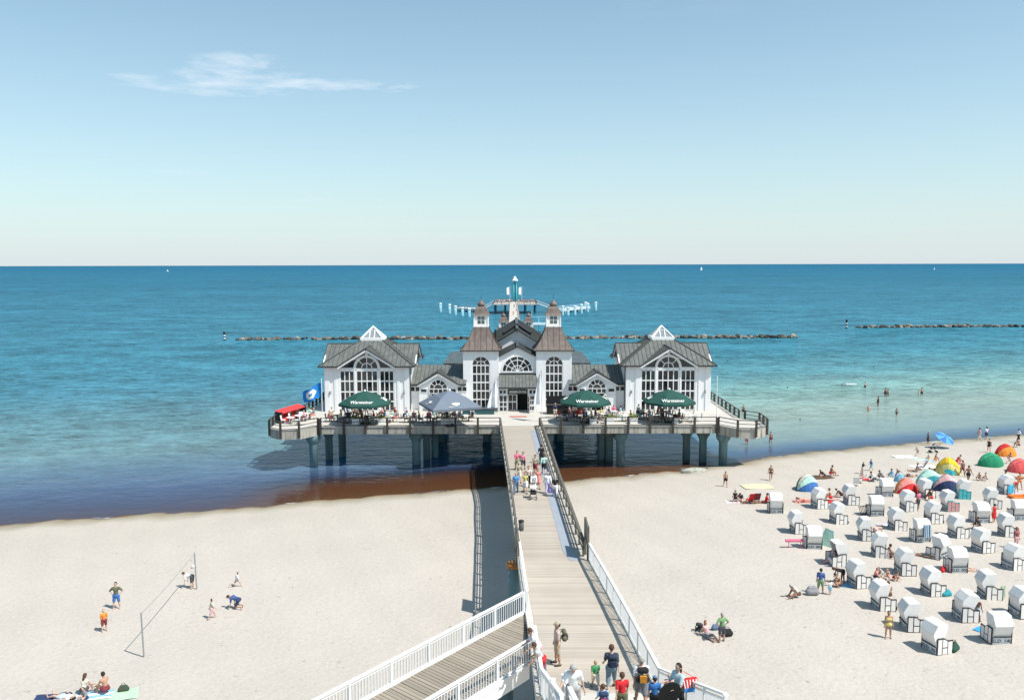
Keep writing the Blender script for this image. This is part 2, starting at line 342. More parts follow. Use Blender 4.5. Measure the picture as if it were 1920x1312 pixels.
right = bands(off, [(0, (0.06, 0.085, 0.12)), (1.5, (0.045, 0.085, 0.16)), (3.5, (0.06, 0.115, 0.185)), (7, (0.165, 0.235, 0.225)), (22, (0.215, 0.29, 0.25)), (42, (0.15, 0.29, 0.27)), (62, (0.070, 0.215, 0.25)), (100, (0.045, 0.18, 0.24)), (140, (0.038, 0.165, 0.228)), (320, (0.030, 0.145, 0.212)), (900, (0.016, 0.122, 0.192)), (4000, (0.003, 0.105, 0.195)), (20000, (0.002, 0.095, 0.18))])
w = ss(8, 40, v[:, 0] + 0.10 * (v[:, 1] - 100))[:, None]
shade_blue = (ss(-25, -20, v[:, 0])*(1-ss(22, 27, v[:, 0]))*ss(90, 93, v[:, 1])*(1-ss(106, 112, v[:, 1])))[:, None]*0.8  # blue look of the platform-shaded water, painted into the tint
tintc = left * (1 - w) + right * w
tintc = tintc*(1-shade_blue)+np.array([[0.012, 0.17, 0.34]])*shade_blue
cl_l = np.interp(off, [-1, 1, 6, 13], [0.9, 0.60, 0.30, 0.0]); cl_m = np.interp(off, [-1, 7, 9.5, 13], [0.97, 0.92, 0.45, 0.0]); cl_r = np.interp(off, [-1, 0.6, 2.5], [0.9, 0.5, 0.0])
wm = ss(-30, -21, v[:, 0])*(1-ss(20, 27, v[:, 0])); wr_ = ss(22, 30, v[:, 0])
clear = cl_l*(1-wm)*(1-wr_)+cl_m*wm+cl_r*wr_*(1-wm)
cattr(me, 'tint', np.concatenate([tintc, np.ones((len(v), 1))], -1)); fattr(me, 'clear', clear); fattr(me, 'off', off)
m = bpy.data.materials.new('sea_water'); m.use_nodes = True; N, L = m.node_tree.nodes, m.node_tree.links
N.remove(N['Principled BSDF']); out = N['Material Output']
geo = N.new('ShaderNodeNewGeometry')
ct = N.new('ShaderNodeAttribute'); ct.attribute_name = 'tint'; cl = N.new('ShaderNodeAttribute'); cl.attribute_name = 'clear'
of = N.new('ShaderNodeAttribute'); of.attribute_name = 'off'
def noise(scale, detail, stretch, rotz=0.0, rough=0.55):
    mp = N.new('ShaderNodeMapping'); mp.inputs['Scale'].default_value = stretch; mp.inputs['Rotation'].default_value = (0, 0, rotz); L.new(geo.outputs['Position'], mp.inputs[0])
    n = N.new('ShaderNodeTexNoise'); n.inputs['Scale'].default_value = scale; n.inputs['Detail'].default_value = detail; n.inputs['Roughness'].default_value = rough; L.new(mp.outputs[0], n.inputs['Vector'])
    return n.outputs['Fac']
def mth(op, a, b_=None, clamp=False):
    n = N.new('ShaderNodeMath'); n.operation = op; n.use_clamp = clamp
    for i, q in enumerate((a, b_)):
        if q is None: continue
        if isinstance(q, (int, float)): n.inputs[i].default_value = q
        else: L.new(q, n.inputs[i])
    return n.outputs[0]
rip = noise(1.3, 4, (0.75, 1.1, 1), R(-14), 0.6); swl = noise(0.42, 5, (0.62, 1.2, 1), R(-12), 0.62); big = noise(0.075, 5, (0.6, 1.15, 1), R(-9), 0.6); huge = noise(0.009, 4, (0.5, 1.1, 1), R(-5), 0.6)
h = mth('ADD', mth('MULTIPLY', rip, 0.26), mth('MULTIPLY', swl, 0.75))
amp = N.new('ShaderNodeMapRange'); amp.inputs['From Min'].default_value = 2; amp.inputs['From Max'].default_value = 40; amp.inputs['To Min'].default_value = 0.10; amp.inputs['To Max'].default_value = 1.0; L.new(of.outputs['Fac'], amp.inputs['Value'])
bp = N.new('ShaderNodeBump'); bp.inputs['Distance'].default_value = 1.0; L.new(h, bp.inputs['Height']); L.new(mth('MULTIPLY', amp.outputs[0], 0.55), bp.inputs['Strength'])
# colour of the water body, light and dark of the wavelets painted in, plus patches of wind and weed
vmul = mth('ADD', mth('MULTIPLY', mth('SUBTRACT', swl, 0.5), 2.3), mth('ADD', mth('MULTIPLY', mth('SUBTRACT', big, 0.5), 1.5), mth('MULTIPLY', mth('SUBTRACT', huge, 0.5), 0.7)))
fine = noise(2.6, 3, (0.8, 1.1, 1), R(-16), 0.7)
vmul = mth('ADD', vmul, mth('ADD', mth('MULTIPLY', mth('SUBTRACT', rip, 0.5), 1.7), mth('MULTIPLY', mth('SUBTRACT', fine, 0.5), 0.8)))
vmul = mth('MAXIMUM', mth('ADD', mth('MULTIPLY', vmul, amp.outputs[0]), 1.0), 0.3)
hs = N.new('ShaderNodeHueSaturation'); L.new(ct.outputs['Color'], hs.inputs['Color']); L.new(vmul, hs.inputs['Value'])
fo = noise(0.35, 5, (0.22, 1.5, 1), R(-16), 0.6); fo2 = noise(1.1, 4, (0.5, 1.3, 1), R(-16), 0.65)
edge_ = N.new('ShaderNodeMapRange'); edge_.inputs['From Min'].default_value = 0.05; edge_.inputs['From Max'].default_value = 0.9; edge_.inputs['To Min'].default_value = 0.22; edge_.inputs['To Max'].default_value = 0.0; L.new(of.outputs['Fac'], edge_.inputs['Value'])
zone = N.new('ShaderNodeMapRange'); zone.inputs['From Min'].default_value = 120; zone.inputs['From Max'].default_value = 10; zone.inputs['To Min'].default_value = 0.0; zone.inputs['To Max'].default_value = 0.045; L.new(of.outputs['Fac'], zone.inputs['Value'])
fsum = mth('ADD', mth('ADD', mth('MULTIPLY', fo, 0.6), mth('MULTIPLY', fo2, 0.4)), mth('MAXIMUM', edge_.outputs[0], zone.outputs[0]))
foam = mth('MULTIPLY', mth('SUBTRACT', fsum, 0.715), 14.0, True)
fmx = N.new('ShaderNodeMix'); fmx.data_type = 'RGBA'; L.new(foam, fmx.inputs['Factor']); L.new(hs.outputs[0], fmx.inputs['A']); fmx.inputs['B'].default_value = (0.62, 0.64, 0.63, 1)
clr = mth('MULTIPLY', cl.outputs['Fac'], mth('SUBTRACT', 1.0, foam))
body = N.new('ShaderNodeBsdfDiffuse'); L.new(fmx.outputs['Result'], body.inputs['Color']); L.new(bp.outputs[0], body.inputs['Normal'])
clearb = N.new('ShaderNodeBsdfTransparent'); clearb.inputs['Color'].default_value = (0.80, 0.82, 0.80, 1)
mixb = N.new('ShaderNodeMixShader'); L.new(clr, mixb.inputs[0]); L.new(body.outputs[0], mixb.inputs[1]); L.new(clearb.outputs[0], mixb.inputs[2])
fr = N.new('ShaderNodeFresnel'); fr.inputs['IOR'].default_value = 1.33; L.new(bp.outputs[0], fr.inputs['Normal'])
gl = N.new('ShaderNodeBsdfGlossy'); gl.inputs['Roughness'].default_value = 0.07; L.new(bp.outputs[0], gl.inputs['Normal'])
mixs = N.new('ShaderNodeMixShader'); cap = N.new('ShaderNodeMapRange'); cap.inputs['From Min'].default_value = 4; cap.inputs['From Max'].default_value = 90; cap.inputs['To Min'].default_value = 0.34; cap.inputs['To Max'].default_value = 0.09; L.new(of.outputs['Fac'], cap.inputs['Value'])
L.new(mth('MINIMUM', mth('MULTIPLY', fr.outputs[0], 0.9), cap.outputs[0]), mixs.inputs[0]); L.new(mixb.outputs[0], mixs.inputs[1]); L.new(gl.outputs[0], mixs.inputs[2])
L.new(mixs.outputs[0], out.inputs['Surface'])
me.materials.append(m)
link('sea', me, kind='structure')
# ------------------------------------------------------------ pier platform
CX = 0.67; FY = 89.2
def pier_platform():
    t = thing('pier_platform', 'wide concrete pier platform on columns carrying the white restaurant', 'pier', (CX, FY, DECK))
    O = (CX, FY, DECK)
    hx = 22.1
    wingR = [(22.9, FY+0.15), (24.5, 87.35), (26.4, 87.0), (27.95, 88.3), (28.1, 91.6), (26.7, 93.0)]
    out = [(CX-hx, FY), (CX+hx, FY)] + wingR + [(26.3, 93.6), (26.3, 109.2), (12.0, 109.2), (12.0, 136), (-10.6, 136), (-10.6, 109.2), (-25.0, 109.2), (-25.0, 93.6)]
    out += [(2*CX-x, y) for x, y in reversed(wingR)]
    m = MB(); m.slab([(x, y, DECK) for x, y in out], 0.10); m.build('deck', PAVE, t, origin=O)
    # edge beam, stained concrete panels between the posts
    def fascia(a, b_, drop=0.78):
        m = MB(); a, b_ = Vector((*a, 0)), Vector((*b_, 0)); d = (b_-a).normalized(); n = Vector((-d.y, d.x, 0))
        q = [a+d*0.02, b_-d*0.02, b_-d*0.02+n*0.35, a+d*0.02+n*0.35]
        m.slab([(p.x, p.y, DECK-0.103) for p in q], drop)
        return m.build('edge_panel', CONCRETE, t, origin=O)
    posts = [-21.42 + 2.55*k for k in range(9)]
    xsl = [CX-hx] + [X(u, FY, 800) for u in (644.6, 685, 726, 769, 812, 854, 896, 939)]
    xsr = [X(u, FY, 798) for u in (1012, 1052, 1094, 1135.6, 1178, 1219, 1262, 1302.5, 1344)]
    for seq in (xsl, xsr):
        for a, b_ in zip(seq, seq[1:]): fascia((a, FY+0.03), (b_, FY+0.03))
    fascia((xsl[-1], FY+0.03), (xsr[0], FY+0.03))
    for W in (wingR, [(2*CX-x, y) for x, y in reversed(wingR)]):
        for a, b_ in zip(W, W[1:]): fascia(a, b_, 0.95)
    m = MB(); m.box(CX-25.2, CX+25.2, 93.7, 100.5, DECK-0.70, DECK-0.11); m.box(-10.4, 11.8, 100.6, 135.8, DECK-0.7, DECK-0.11)
    m.box(CX-hx+.3, CX+hx-.3, FY+0.45, 93.6, DECK-0.69, DECK-0.11); m.build('slab', CONCRETE, t, origin=O)
    m = MB()
    for y in (91.2, 98): m.box(CX-24, CX+24, y-.35, y+.35, DECK-1.15, DECK-0.72)
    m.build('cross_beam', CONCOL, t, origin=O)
    # columns with mushroom heads
    def column(x, y, r=0.44):
        zb = min(float(terrain(x, y)), 0.0) - 1.0
        m = MB(); m.lathe([(r, zb), (r, 2.55), (r+.06, 2.75), (r+.32, 3.15), (r+.36, DECK-0.96)], 14, (x, y, 0))
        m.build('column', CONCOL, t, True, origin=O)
    for u, v in ((589, 875), (781, 870), (1163, 870), (1355, 872)): p = P(u, v, 0); column(p[0], p[1], 0.48)
    for u, v in ((616, 862), (641, 856), (800, 862), (815, 858), (1129, 862), (1143, 864), (1288, 862), (1319, 866)): p = P(u, v, 0); column(p[0], p[1]+0.4)
    for x in (-10, -4, 5.5, 11.5):
        for y in (103, 112): column(CX+x, y)
    return t
pier_platform()

# ------------------------------------------------------------ railings on the platform
def railing(pts, label, wood=DWOOD, step=None, drop=0.85, group=None, h=0.95):
    p0 = pts[0]; t = thing('wooden_railing', label, 'railing', (p0[0], p0[1], DECK), group=group); O = (p0[0], p0[1], DECK)
    pm = None
    V = [Vector((p[0], p[1], DECK)) for p in pts]
    for a, b_ in zip(V, V[1:]):
        for z, w_, hh in ((h, 0.14, 0.07), (h-0.42, 0.05, 0.06), (0.12, 0.05, 0.06)):
            m = MB(); m.bar(a+Vector((0,0,z)), b_+Vector((0,0,z)), w_, hh); m.build('rail', wood, t, origin=O)
    allp = []
    for a, b_ in zip(V, V[1:]):
        L_ = (b_-a).length; n = max(1, round(L_/step)) if step else 1
        allp += [a.lerp(b_, k/n) for k in range(n)]
    allp.append(V[-1])
    pmb = MB(); pmb.box(-.11, .11, -.09, .09, -drop, h-.036); pme = pmb.mesh('post', DWOOD)
    for p in allp: link('post', pme, t, (p.x-O[0], p.y-O[1], 0))
    return t
FR = FY - 0.10
railing([(X(u, FR, 800), FR) for u in (600.7, 644.6, 685, 726, 769, 812, 854, 896, 938)], 'dark wooden railing along the platform front in front of the blue grey parasol', group='railings round the pier platform')
railing([(X(u, FR, 798), FR) for u in (1012, 1052, 1094, 1135.6, 1178, 1219, 1262, 1302.5, 1344)], 'dark wooden railing along the platform front in front of two green parasols', group='railings round the pier platform')
wr = [(22.9, FY+0.02), (24.5, 87.27), (26.42, 86.92), (28.02, 88.27), (28.17, 91.63), (26.9, 93.0)]
railing(wr, 'dark railing round the empty bay at the right corner of the platform', step=1.9, group='railings round the pier platform')
railing([(2*CX-x, y) for x, y in wr], 'dark railing round the bay with the red sofa on the platform', step=1.9, group='railings round the pier platform')
railing([(26.36, 93.6), (26.36, 109.0)], 'long dark railing along the platform side running back from the empty bay', step=2.0, group='railings round the pier platform')
railing([(-25.06, 93.6), (-25.06, 109.0)], 'dark railing along the platform side behind the blue flag', step=2.0, group='railings round the pier platform')

# ------------------------------------------------------------ footbridge
LE = [(941, 797), (957, 900), (972, 1000), (985, 1100), (1001, 1190), (1020, 1312)]
RE = [(1010, 797), (1049, 920), (1091, 1045)]
lpts = [B(u, v) for u, v in LE]; rpts = [B(u, v) for u, v in RE]
r2 = [B(1100, 1046), B(1150, 1140), B(1200, 1240), B(1228, 1300)]
lx = lambda y: float(np.interp(-y, [-89.0] + [-p[1] for p in lpts[1:]], [lpts[0][0]] + [p[0] for p in lpts[1:]])) if y > lpts[-1][1] else lpts[-1][0] + (lpts[-1][1]-y)*.03
rx = lambda y: float(np.interp(-y, [-89.0, -rpts[1][1], -47.0, -46.9] + [-p[1] for p in r2[1:]], [rpts[0][0], rpts[1][0], rpts[2][0], r2[0][0]-.02] + [p[0]-.02 for p in r2[1:]])) if y > r2[-1][1] else r2[-1][0] + (r2[-1][1]-y)*.03
bridge = thing('footbridge', 'long pale wooden footbridge leading from the shore to the pier platform', 'bridge', (2.0, 60, 5.0))
BO = (2.0, 60, 5.0)
PITCHB = 0.15
def plank_box(mb, y0, y1, dz=0.0, e=0.0):
    ym = (y0+y1)/2; z = bridge_z(ym)
    mb.add([(lx(y0)+.12, y0, z-.05), (rx(y0)-.06+e, y0, z-.05), (rx(y1)-.06+e, y1, z-.05), (lx(y1)+.12, y1, z-.05),
            (lx(y0)+.12, y0, z+dz), (rx(y0)-.06+e, y0, z+dz), (rx(y1)-.06+e, y1, z+dz), (lx(y1)+.12, y1, z+dz)],
           [(3,2,1,0),(4,5,6,7),(0,1,5,4),(1,2,6,5),(2,3,7,6),(3,0,4,7)])
y = SY; k = 0; farp = MB()
while y < 89.0:
    dz = random.uniform(-.006, .006)
    if k < 215:
        m = MB(); plank_box(m, y, y+PITCHB-0.016, dz); m.build('plank', PLANK, bridge, origin=(2.0, y, 5.0)).location = (0, y-60, 0)
    else: plank_box(farp, y, y+PITCHB-0.016, dz)
    y += PITCHB; k += 1
farp.build('plank_run', PLANK, bridge, origin=BO, kind='stuff')
def along(fx, off, z0, z1, w_, name, ma, ya=28.5, yb=89.0, n=24):
    m = MB(); ys_ = np.linspace(ya, yb, n)
    for a, b_ in zip(ys_, ys_[1:]):
        za, zb = bridge_z(a), bridge_z(b_)
        xa, xb = fx(a)+off, fx(b_)+off
        m.add([(xa, a, za+z0), (xa+w_, a, za+z0), (xb+w_, b_, zb+z0), (xb, b_, zb+z0), (xa, a, za+z1), (xa+w_, a, za+z1), (xb+w_, b_, zb+z1), (xb, b_, zb+z1)],
              [(3,2,1,0),(4,5,6,7),(0,1,5,4),(1,2,6,5),(2,3,7,6),(3,0,4,7)])
    return m.build(name, ma, bridge, origin=BO)
along(lx, -0.22, -0.45, 0.05, 0.32, 'edge_beam', mat('pale_edge_beam', (0.55, 0.52, 0.47), 0.8, vary=0.08))
along(rx, -0.05, -0.45, 0.0, 0.22, 'edge_beam', CONCRETE, 28.5, 46.8); along(rx, -0.05, -0.45, 0.0, 0.22, 'edge_beam', CONCRETE, 47.0, 89)
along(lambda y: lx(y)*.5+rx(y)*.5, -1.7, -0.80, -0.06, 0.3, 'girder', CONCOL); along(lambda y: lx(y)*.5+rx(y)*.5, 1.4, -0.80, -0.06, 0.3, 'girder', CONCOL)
along(rx, -1.02, 0.008, 0.014, 0.66, 'side_plate', STRIP, 46.6, 86.5)
def bcol(x, y, r, top, name='column'):
    m = MB(); m.lathe([(r, float(terrain(x, y))-.8), (r, top)], 16, (x, y, 0)); return m.build(name, CONCOL, bridge, True, origin=BO)
for yy in (60, 75):
    bcol(lx(yy)+1.0, yy, .38, bridge_z(yy)-.45); bcol(rx(yy)-1.0, yy, .38, bridge_z(yy)-.45)
p = P(963, 1056, 4.55); pc = bcol(p[0]-.02, p[1], .34, 4.3)
m = MB(); m.lathe([(.37, 4.3), (.40, 4.34), (.40, 4.58), (.36, 4.62), (.1, 4.66)], 16, (p[0]-.02, p[1], 0)); m.build('pile_cap', RUST, bridge, True, origin=BO)
bcol(2.0, 35.5, .42, 5.2); bcol(4.0, 36.5, .42, 5.2)

def bridge_rail(fx, off, ya, yb, label, wood, step, h=1.0, group='dark wooden railings of the footbridge'):
    t = thing('wooden_railing', label, 'railing', (fx(ya)+off, ya, bridge_z(ya)), group=group); O = tuple(t.location)
    n = round(abs(yb-ya)/step); ys_ = np.linspace(ya, yb, n+1)
    pm = MB(); pm.box(-.06, .06, -.08, .08, -.35, h-.04); pme = pm.mesh('post', wood)
    pts = [Vector((fx(y)+off, y, bridge_z(y))) for y in ys_]
    for p in pts: link('post', pme, t, p-Vector(O))
    for z, w_, hh in ((h, .16, .07), (h*.66, .05, .10), (h*.33, .05, .10)):
        for a, b_ in zip(pts[::4], pts[4::4] if len(pts) % 4 == 1 else pts[4::4] + [pts[-1]]):
            m = MB(); m.bar(a+Vector((0,0,z)), b_+Vector((0,0,z)), w_, hh); m.build('rail', wood, t, origin=O)
    return t
bridge_rail(lx, -.16, 47.2, 88.8, 'dark weathered wooden railing on the footbridge edge above the shaded sand', GWOOD, 2.1)
bridge_rail(rx, +.12, 47.4, 88.8, 'dark weathered wooden railing with bars beside the blue grey walking strip', GWOOD, 2.1)

# notice boards at the land ends of the wooden railings
def board(x, y, label):
    z = bridge_z(y); t = thing('notice_board', label, 'sign', (x, y, z), group='framed notice boards at the railing ends')
    m = MB(); m.box(-.07, .07, -.95, -.83, -.3, 2.05); m.box(-.07, .07, .83, .95, -.3, 2.05); m.build('post', GWOOD, t)
    m = MB(); m.box(-.05, .05, -.828, .828, .85, .95); m.box(-.05, .05, -.828, .828, 1.95, 2.05); m.build('frame', GWOOD, t)
    m = MB(); m.box(-.025, .025, -.826, .826, .952, 1.948); m.build('panel', mat('notice_panel', (0.20, 0.20, 0.18), 0.6, vary=0.2, vscale=3), t)
board(lx(47.3)-.30, 47.6, 'tall framed notice board at the end of the railing above the rusty pile')
board(rx(47.5)+.34, 47.6, 'tall framed notice board casting its shadow across the footbridge planks')
t = thing('litter_bin', 'small dark bin standing on the pale edge of the footbridge', 'bin', (lx(52.3)+.22, 52.3, bridge_z(52.3)))
m = MB(); m.lathe([(.15, 0), (.17, .05), (.17, .62)], 12); m.build('drum', mat('bin_dark', (0.10, 0.10, 0.09), 0.6), t, True)
m = MB(); m.lathe([(.19, .62), (.19, .68), (.10, .72)], 12); m.build('lid', BLACK, t, True)

# ------------------------------------------------------------ white balustrades
BAL = {}
def baluster(h):
    k = round(h, 2)
    if k not in BAL:
        m = MB(); m.box(-.012, .012, -.02, .02, .10, h-.05); BAL[k] = m.mesh('baluster', RAILW)
    return BAL[k]
def balustrade(pts, label, h=1.05, step=.125, post=2.2, group='white railings with upright bars', low=True):
    O = Vector(pts[0]); t = thing('white_railing', label, 'railing', tuple(O), group=group)
    pm = MB(); pm.box(-.05, .05, -.05, .05, -.15, h-.002); pme = pm.mesh('post', RAILW)
    for a, b_ in zip([Vector(p) for p in pts], [Vector(p) for p in pts[1:]]):
        L_ = (b_-a).length; d = (b_-a).normalized(); ang = math.atan2(d.y, d.x)
        for z, w_, hh in ((h, .13, .06), (h-.13, .04, .04), (.10, .05, .05)):
            m = MB(); m.bar(a+Vector((0,0,z))-O, b_+Vector((0,0,z))-O, w_, hh); m.build('handrail' if z == h else 'rail', RAILW, t)
        n = max(1, round(L_/post))
        for k in range(n+1): link('post', pme, t, a.lerp(b_, k/n)-O, (0, 0, ang))
        nb = int(L_/step)
        for k in range(nb):
            s = (k+.5)/nb
            if min(abs(s*n-round(s*n))*L_/n, 9) < .06: continue
            link('baluster', baluster(h-.10), t, a.lerp(b_, s)-O, (0, 0, ang))
    return t
def bz(x, y): return (x, y, bridge_z(y))
balustrade([bz(rx(y_)+.12, y_) for y_ in (46.6, 40.5, 34.5, 28.6, 24.5, 20.5)], 'white railing casting a barred shadow on the footbridge above the open beach', step=.14)
JY = B(986, 1146)[1]
balustrade([bz(lx(46.9)-.1, 46.9), bz(lx(JY)-.12, JY)], 'short white railing beside the footbridge above the rusty capped pile', step=.14)

# ------------------------------------------------------------ branch ramp running down to the left
RZ = bridge_z(JY) - .06
a1, b1 = Vector(P(988, 1148, RZ)), Vector(P(671, 1312, RZ))
dr = (b1-a1); dr.z = 0; dr.normalize(); nr = Vector((-dr.y, dr.x, 0))
if nr.y > 0: nr = -nr                                     # towards the camera
WR = 3.05; LR = 17.0
fall = -0.02
ramp = thing('branch_ramp', 'weathered plank ramp with white beams branching off the footbridge', 'ramp', tuple(a1))
RO = tuple(a1)
def rp_(s, w_, dz=0.0): p = a1 + dr*s + nr*w_; return Vector((p.x, p.y, RZ + fall*max(s, 0) + dz))
k = 0; s = -3.6
while s < LR:
    m = MB(); w0, w1 = 0.0, WR
    q = [rp_(s, w0), rp_(s, w1), rp_(s+.166, w1), rp_(s+.166, w0)]
    # near the junction the planks stop at the footbridge edge
    def clip(p, r_):
        lim = lx(p.y) - 0.02
        return p
    ok = all(p.x < lx(p.y)-.20 for p in q)
    if not ok:
        # shorten to the part left of the footbridge
        ws = [w_ for w_ in np.linspace(w0, w1, 40) if rp_(s, w_).x < lx(rp_(s, w_).y)-.24 and rp_(s+.166, w_).x < lx(rp_(s+.166, w_).y)-.24]
        if len(ws) < 3: s += .19; continue
        q = [rp_(s, ws[0]), rp_(s, ws[-1]), rp_(s+.166, ws[-1]), rp_(s+.166, ws[0])]
    dz = random.uniform(-.006, .006)
    m.slab([p+Vector((0,0,dz)) for p in q], .05)
    # local frame with the plank's length along x so the grain runs along it
    mid = sum(q, Vector())/4
    o = m.build('plank', PLANKR, None, origin=tuple(mid))
    ang = math.atan2(nr.y, nr.x)
    me_ = o.data; me_.transform(Matrix.Rotation(-ang, 4, 'Z')); o.parent = ramp; o.rotation_euler = (0, 0, ang); o.location = mid-Vector(RO)
    s += .19; k += 1
def rbeam(w_, wd, z0, z1, name, ma, s0=-.2, s1=LR):
    m = MB(); n = nr*wd
    q = [rp_(s0, w_), rp_(s1, w_), rp_(s1, w_+wd), rp_(s0, w_+wd)]
    m.slab([p+Vector((0,0,z1)) for p in q], z1-z0); m.build(name, ma, ramp, origin=RO)
sjb = next(q for q in np.arange(-2.0, 6.0, .05) if rp_(q, WR+.2).x < lx(rp_(q, WR+.2).y) - .25)
rbeam(-.17, .16, -.40, .03, 'edge_beam', WHITE, .2); rbeam(WR+.01, .16, -.62, .03, 'edge_beam', WHITE, sjb)
rbeam(WR+.172, .03, -.10, .06, 'edge_strip', WHITE, sjb)
rbeam(.6, .25, -.75, -.06, 'girder', CONCOL); rbeam(2.2, .25, -.75, -.06, 'girder', CONCOL, -.5)
for s_, w_ in ((2.2, 2.6), (2.2, .5), (9.5, 2.6), (9.5, .5)):
    p = rp_(s_, w_); m = MB(); m.lathe([(.36, float(terrain(p.x, p.y))-.6), (.36, RZ-.9)], 16, (p.x, p.y, 0)); m.build('column', CONCOL, ramp, True, origin=RO)
    m = MB(); m.lathe([(.40, RZ-.88), (.40, RZ-.78)], 16, (p.x, p.y, 0)); m.build('column_cap', RUST, ramp, True, origin=RO)
balustrade([tuple(rp_(.15, -.09)), tuple(rp_(LR, -.09))], 'long white railing on the sand side of the branch ramp', step=.155)
sj = next(q for q in np.arange(-2.0, 6.0, .05) if rp_(q, WR+.09).x < lx(rp_(q, WR+.09).y) - .16)
balustrade([tuple(rp_(sj, WR+.09)), tuple(rp_(LR, WR+.09))], 'white railing on the near side of the branch ramp above dark shade', step=.155)
jl = rp_(sj, WR+.09)
balustrade([bz(lx(jl.y)-.05, jl.y), bz(lx(28.6)-.02, 28.6), bz(lx(24.5)-.02, 24.5), bz(lx(20.5)-.02, 20.5)], 'white railing two people lean over where ramp and footbridge meet', step=.15, post=1.4)

# ------------------------------------------------------------ handrails of the stairs that climb towards the camera
def stair_rail(x, y0, label):
    z = bridge_z(y0); t = thing('stair_handrail', label, 'railing', (x, y0, z), group='white stair handrails')
    m = MB(); m.box(-.09, .09, -.07, .07, 0, 1.12); m.build('newel_post', RAILW, t)
    m = MB(); m.bar((0, .0, 1.08), (0, -7, 3.7), .14, .08); m.build('handrail', RAILW, t)
    m = MB(); m.bar((0, -.07, .62), (0, -7, 3.24), .05, .05); m.bar((0, -.07, .25), (0, -7, 2.87), .05, .05); m.build('rail', RAILW, t)
    m = MB(); m.slab([(-.02, -.08, .04), (-.02, -7, 2.66), (-.02, -7, 3.45), (-.02, -.08, .83)], .04, d=(1,0,0)); m.build('side_panel', RAILW, t)
pa = B(1036, 1272, 1.12); pb = B(1058, 1264, 1.12)
stair_rail(pa[0], pa[1], 'white stair handrail end beside the plaid shorts man, nearer the ramp')
stair_rail(pb[0], pb[1], 'white stair handrail whose post the man in plaid shorts holds')
t = thing('stone_stairs', 'pale stairs climbing from the footbridge towards the viewer', 'stairs', (3.4, SY, bridge_z(SY)))
for k in range(28):
    ya, yb = SY-.36*(k+1), SY-.36*k; z = bridge_z(ya)
    m = MB(); m.box(lx(yb)+.05, rx(yb)-.05, ya, yb-.003, z-.34, z); m.build('step', PAVE, t, origin=tuple(t.location))
# ------------------------------------------------------------ white restaurant on the platform
HY = 98.4
house = thing('pier_restaurant', 'white seaside restaurant with two copper topped towers and glazed corner pavilions', 'building', (CX, HY, DECK))
HO = (CX, HY, DECK)
# everything below is in the building's own frame: x from its axis, y back from the pavilion fronts, z above the deck
def hb(mb, name, ma, smooth=False, parent=None, **kw): return mb.build(name, ma, parent or house, smooth, **kw)
PANE = {}
def pane_box(par, x0, x1, y, z0, z1):
    k = (round(x1-x0, 3), round(z1-z0, 3))
    if k not in PANE:
        m = MB(); w_, h_ = k; m.box(-w_/2, w_/2, 0, .03, 0, h_); PANE[k] = m.mesh('pane', GLASS)
    return link('pane', PANE[k], par, ((x0+x1)/2, y, z0))
def pane_poly(par, pts, y, ma=GLASS):
    m = MB(); m.slab([(p[0], y, p[1]) for p in pts], .03, d=(0,1,0)); return m.build('pane', ma, par)
def arc(cx, cz, r, a0, a1, n=8): return [(cx+r*math.cos(a0+(a1-a0)*i/n), cz+r*math.sin(a0+(a1-a0)*i/n)) for i in range(n+1)]
def arc_band(mb, cx, cz, r0, r1, y0, y1, a0=0, a1=math.pi, n=20):
    A, Bq = arc(cx, cz, r0, a0, a1, n), arc(cx, cz, r1, a0, a1, n)
    for i in range(n):
        q = [A[i], Bq[i], Bq[i+1], A[i+1]]
        mb.slab([(p[0], y0, p[1]) for p in q], y1-y0, d=(0,1,0))
def bar2(mb, p, q, w_, y0, y1):     # flat bar in the facade plane
    p, q = Vector((p[0], 0, p[1])), Vector((q[0], 0, q[1])); d = (q-p).normalized(); s = Vector((-d.z, 0, d.x))*w_/2
    mb.slab([(a.x, y0, a.z) for a in (p-s, q-s, q+s, p+s)], y1-y0, d=(0,1,0))
def grid_window(name, x0, x1, y, zs, ncol, fw=.09, mw=.055, ztop_arch=None):
    """frame and bars as one mesh, every pane its own child"""
    m = MB()
    cols = [x0 + (x1-x0)*i/ncol for i in range(ncol+1)]
    for i, xx in enumerate(cols):
        w_ = fw if i in (0, ncol) else mw
        m.box(xx-w_, xx+w_, y-.05, y+.06, zs[0], zs[-1])
    for i, z in enumerate(zs):
        w_ = fw if i in (0, len(zs)-1) else .075
        for a, b_ in zip(cols, cols[1:]): m.box(a+mw*.98, b_-mw*.98, y-.045, y+.055, z-w_ if i else z, z+w_)
    return m, cols
def glaze(par, cols, y, zs):
    for a, b_ in zip(cols, cols[1:]):
        for c, d in zip(zs, zs[1:]): pane_box(par, a+.03, b_-.03, y, c+.03, d-.03)

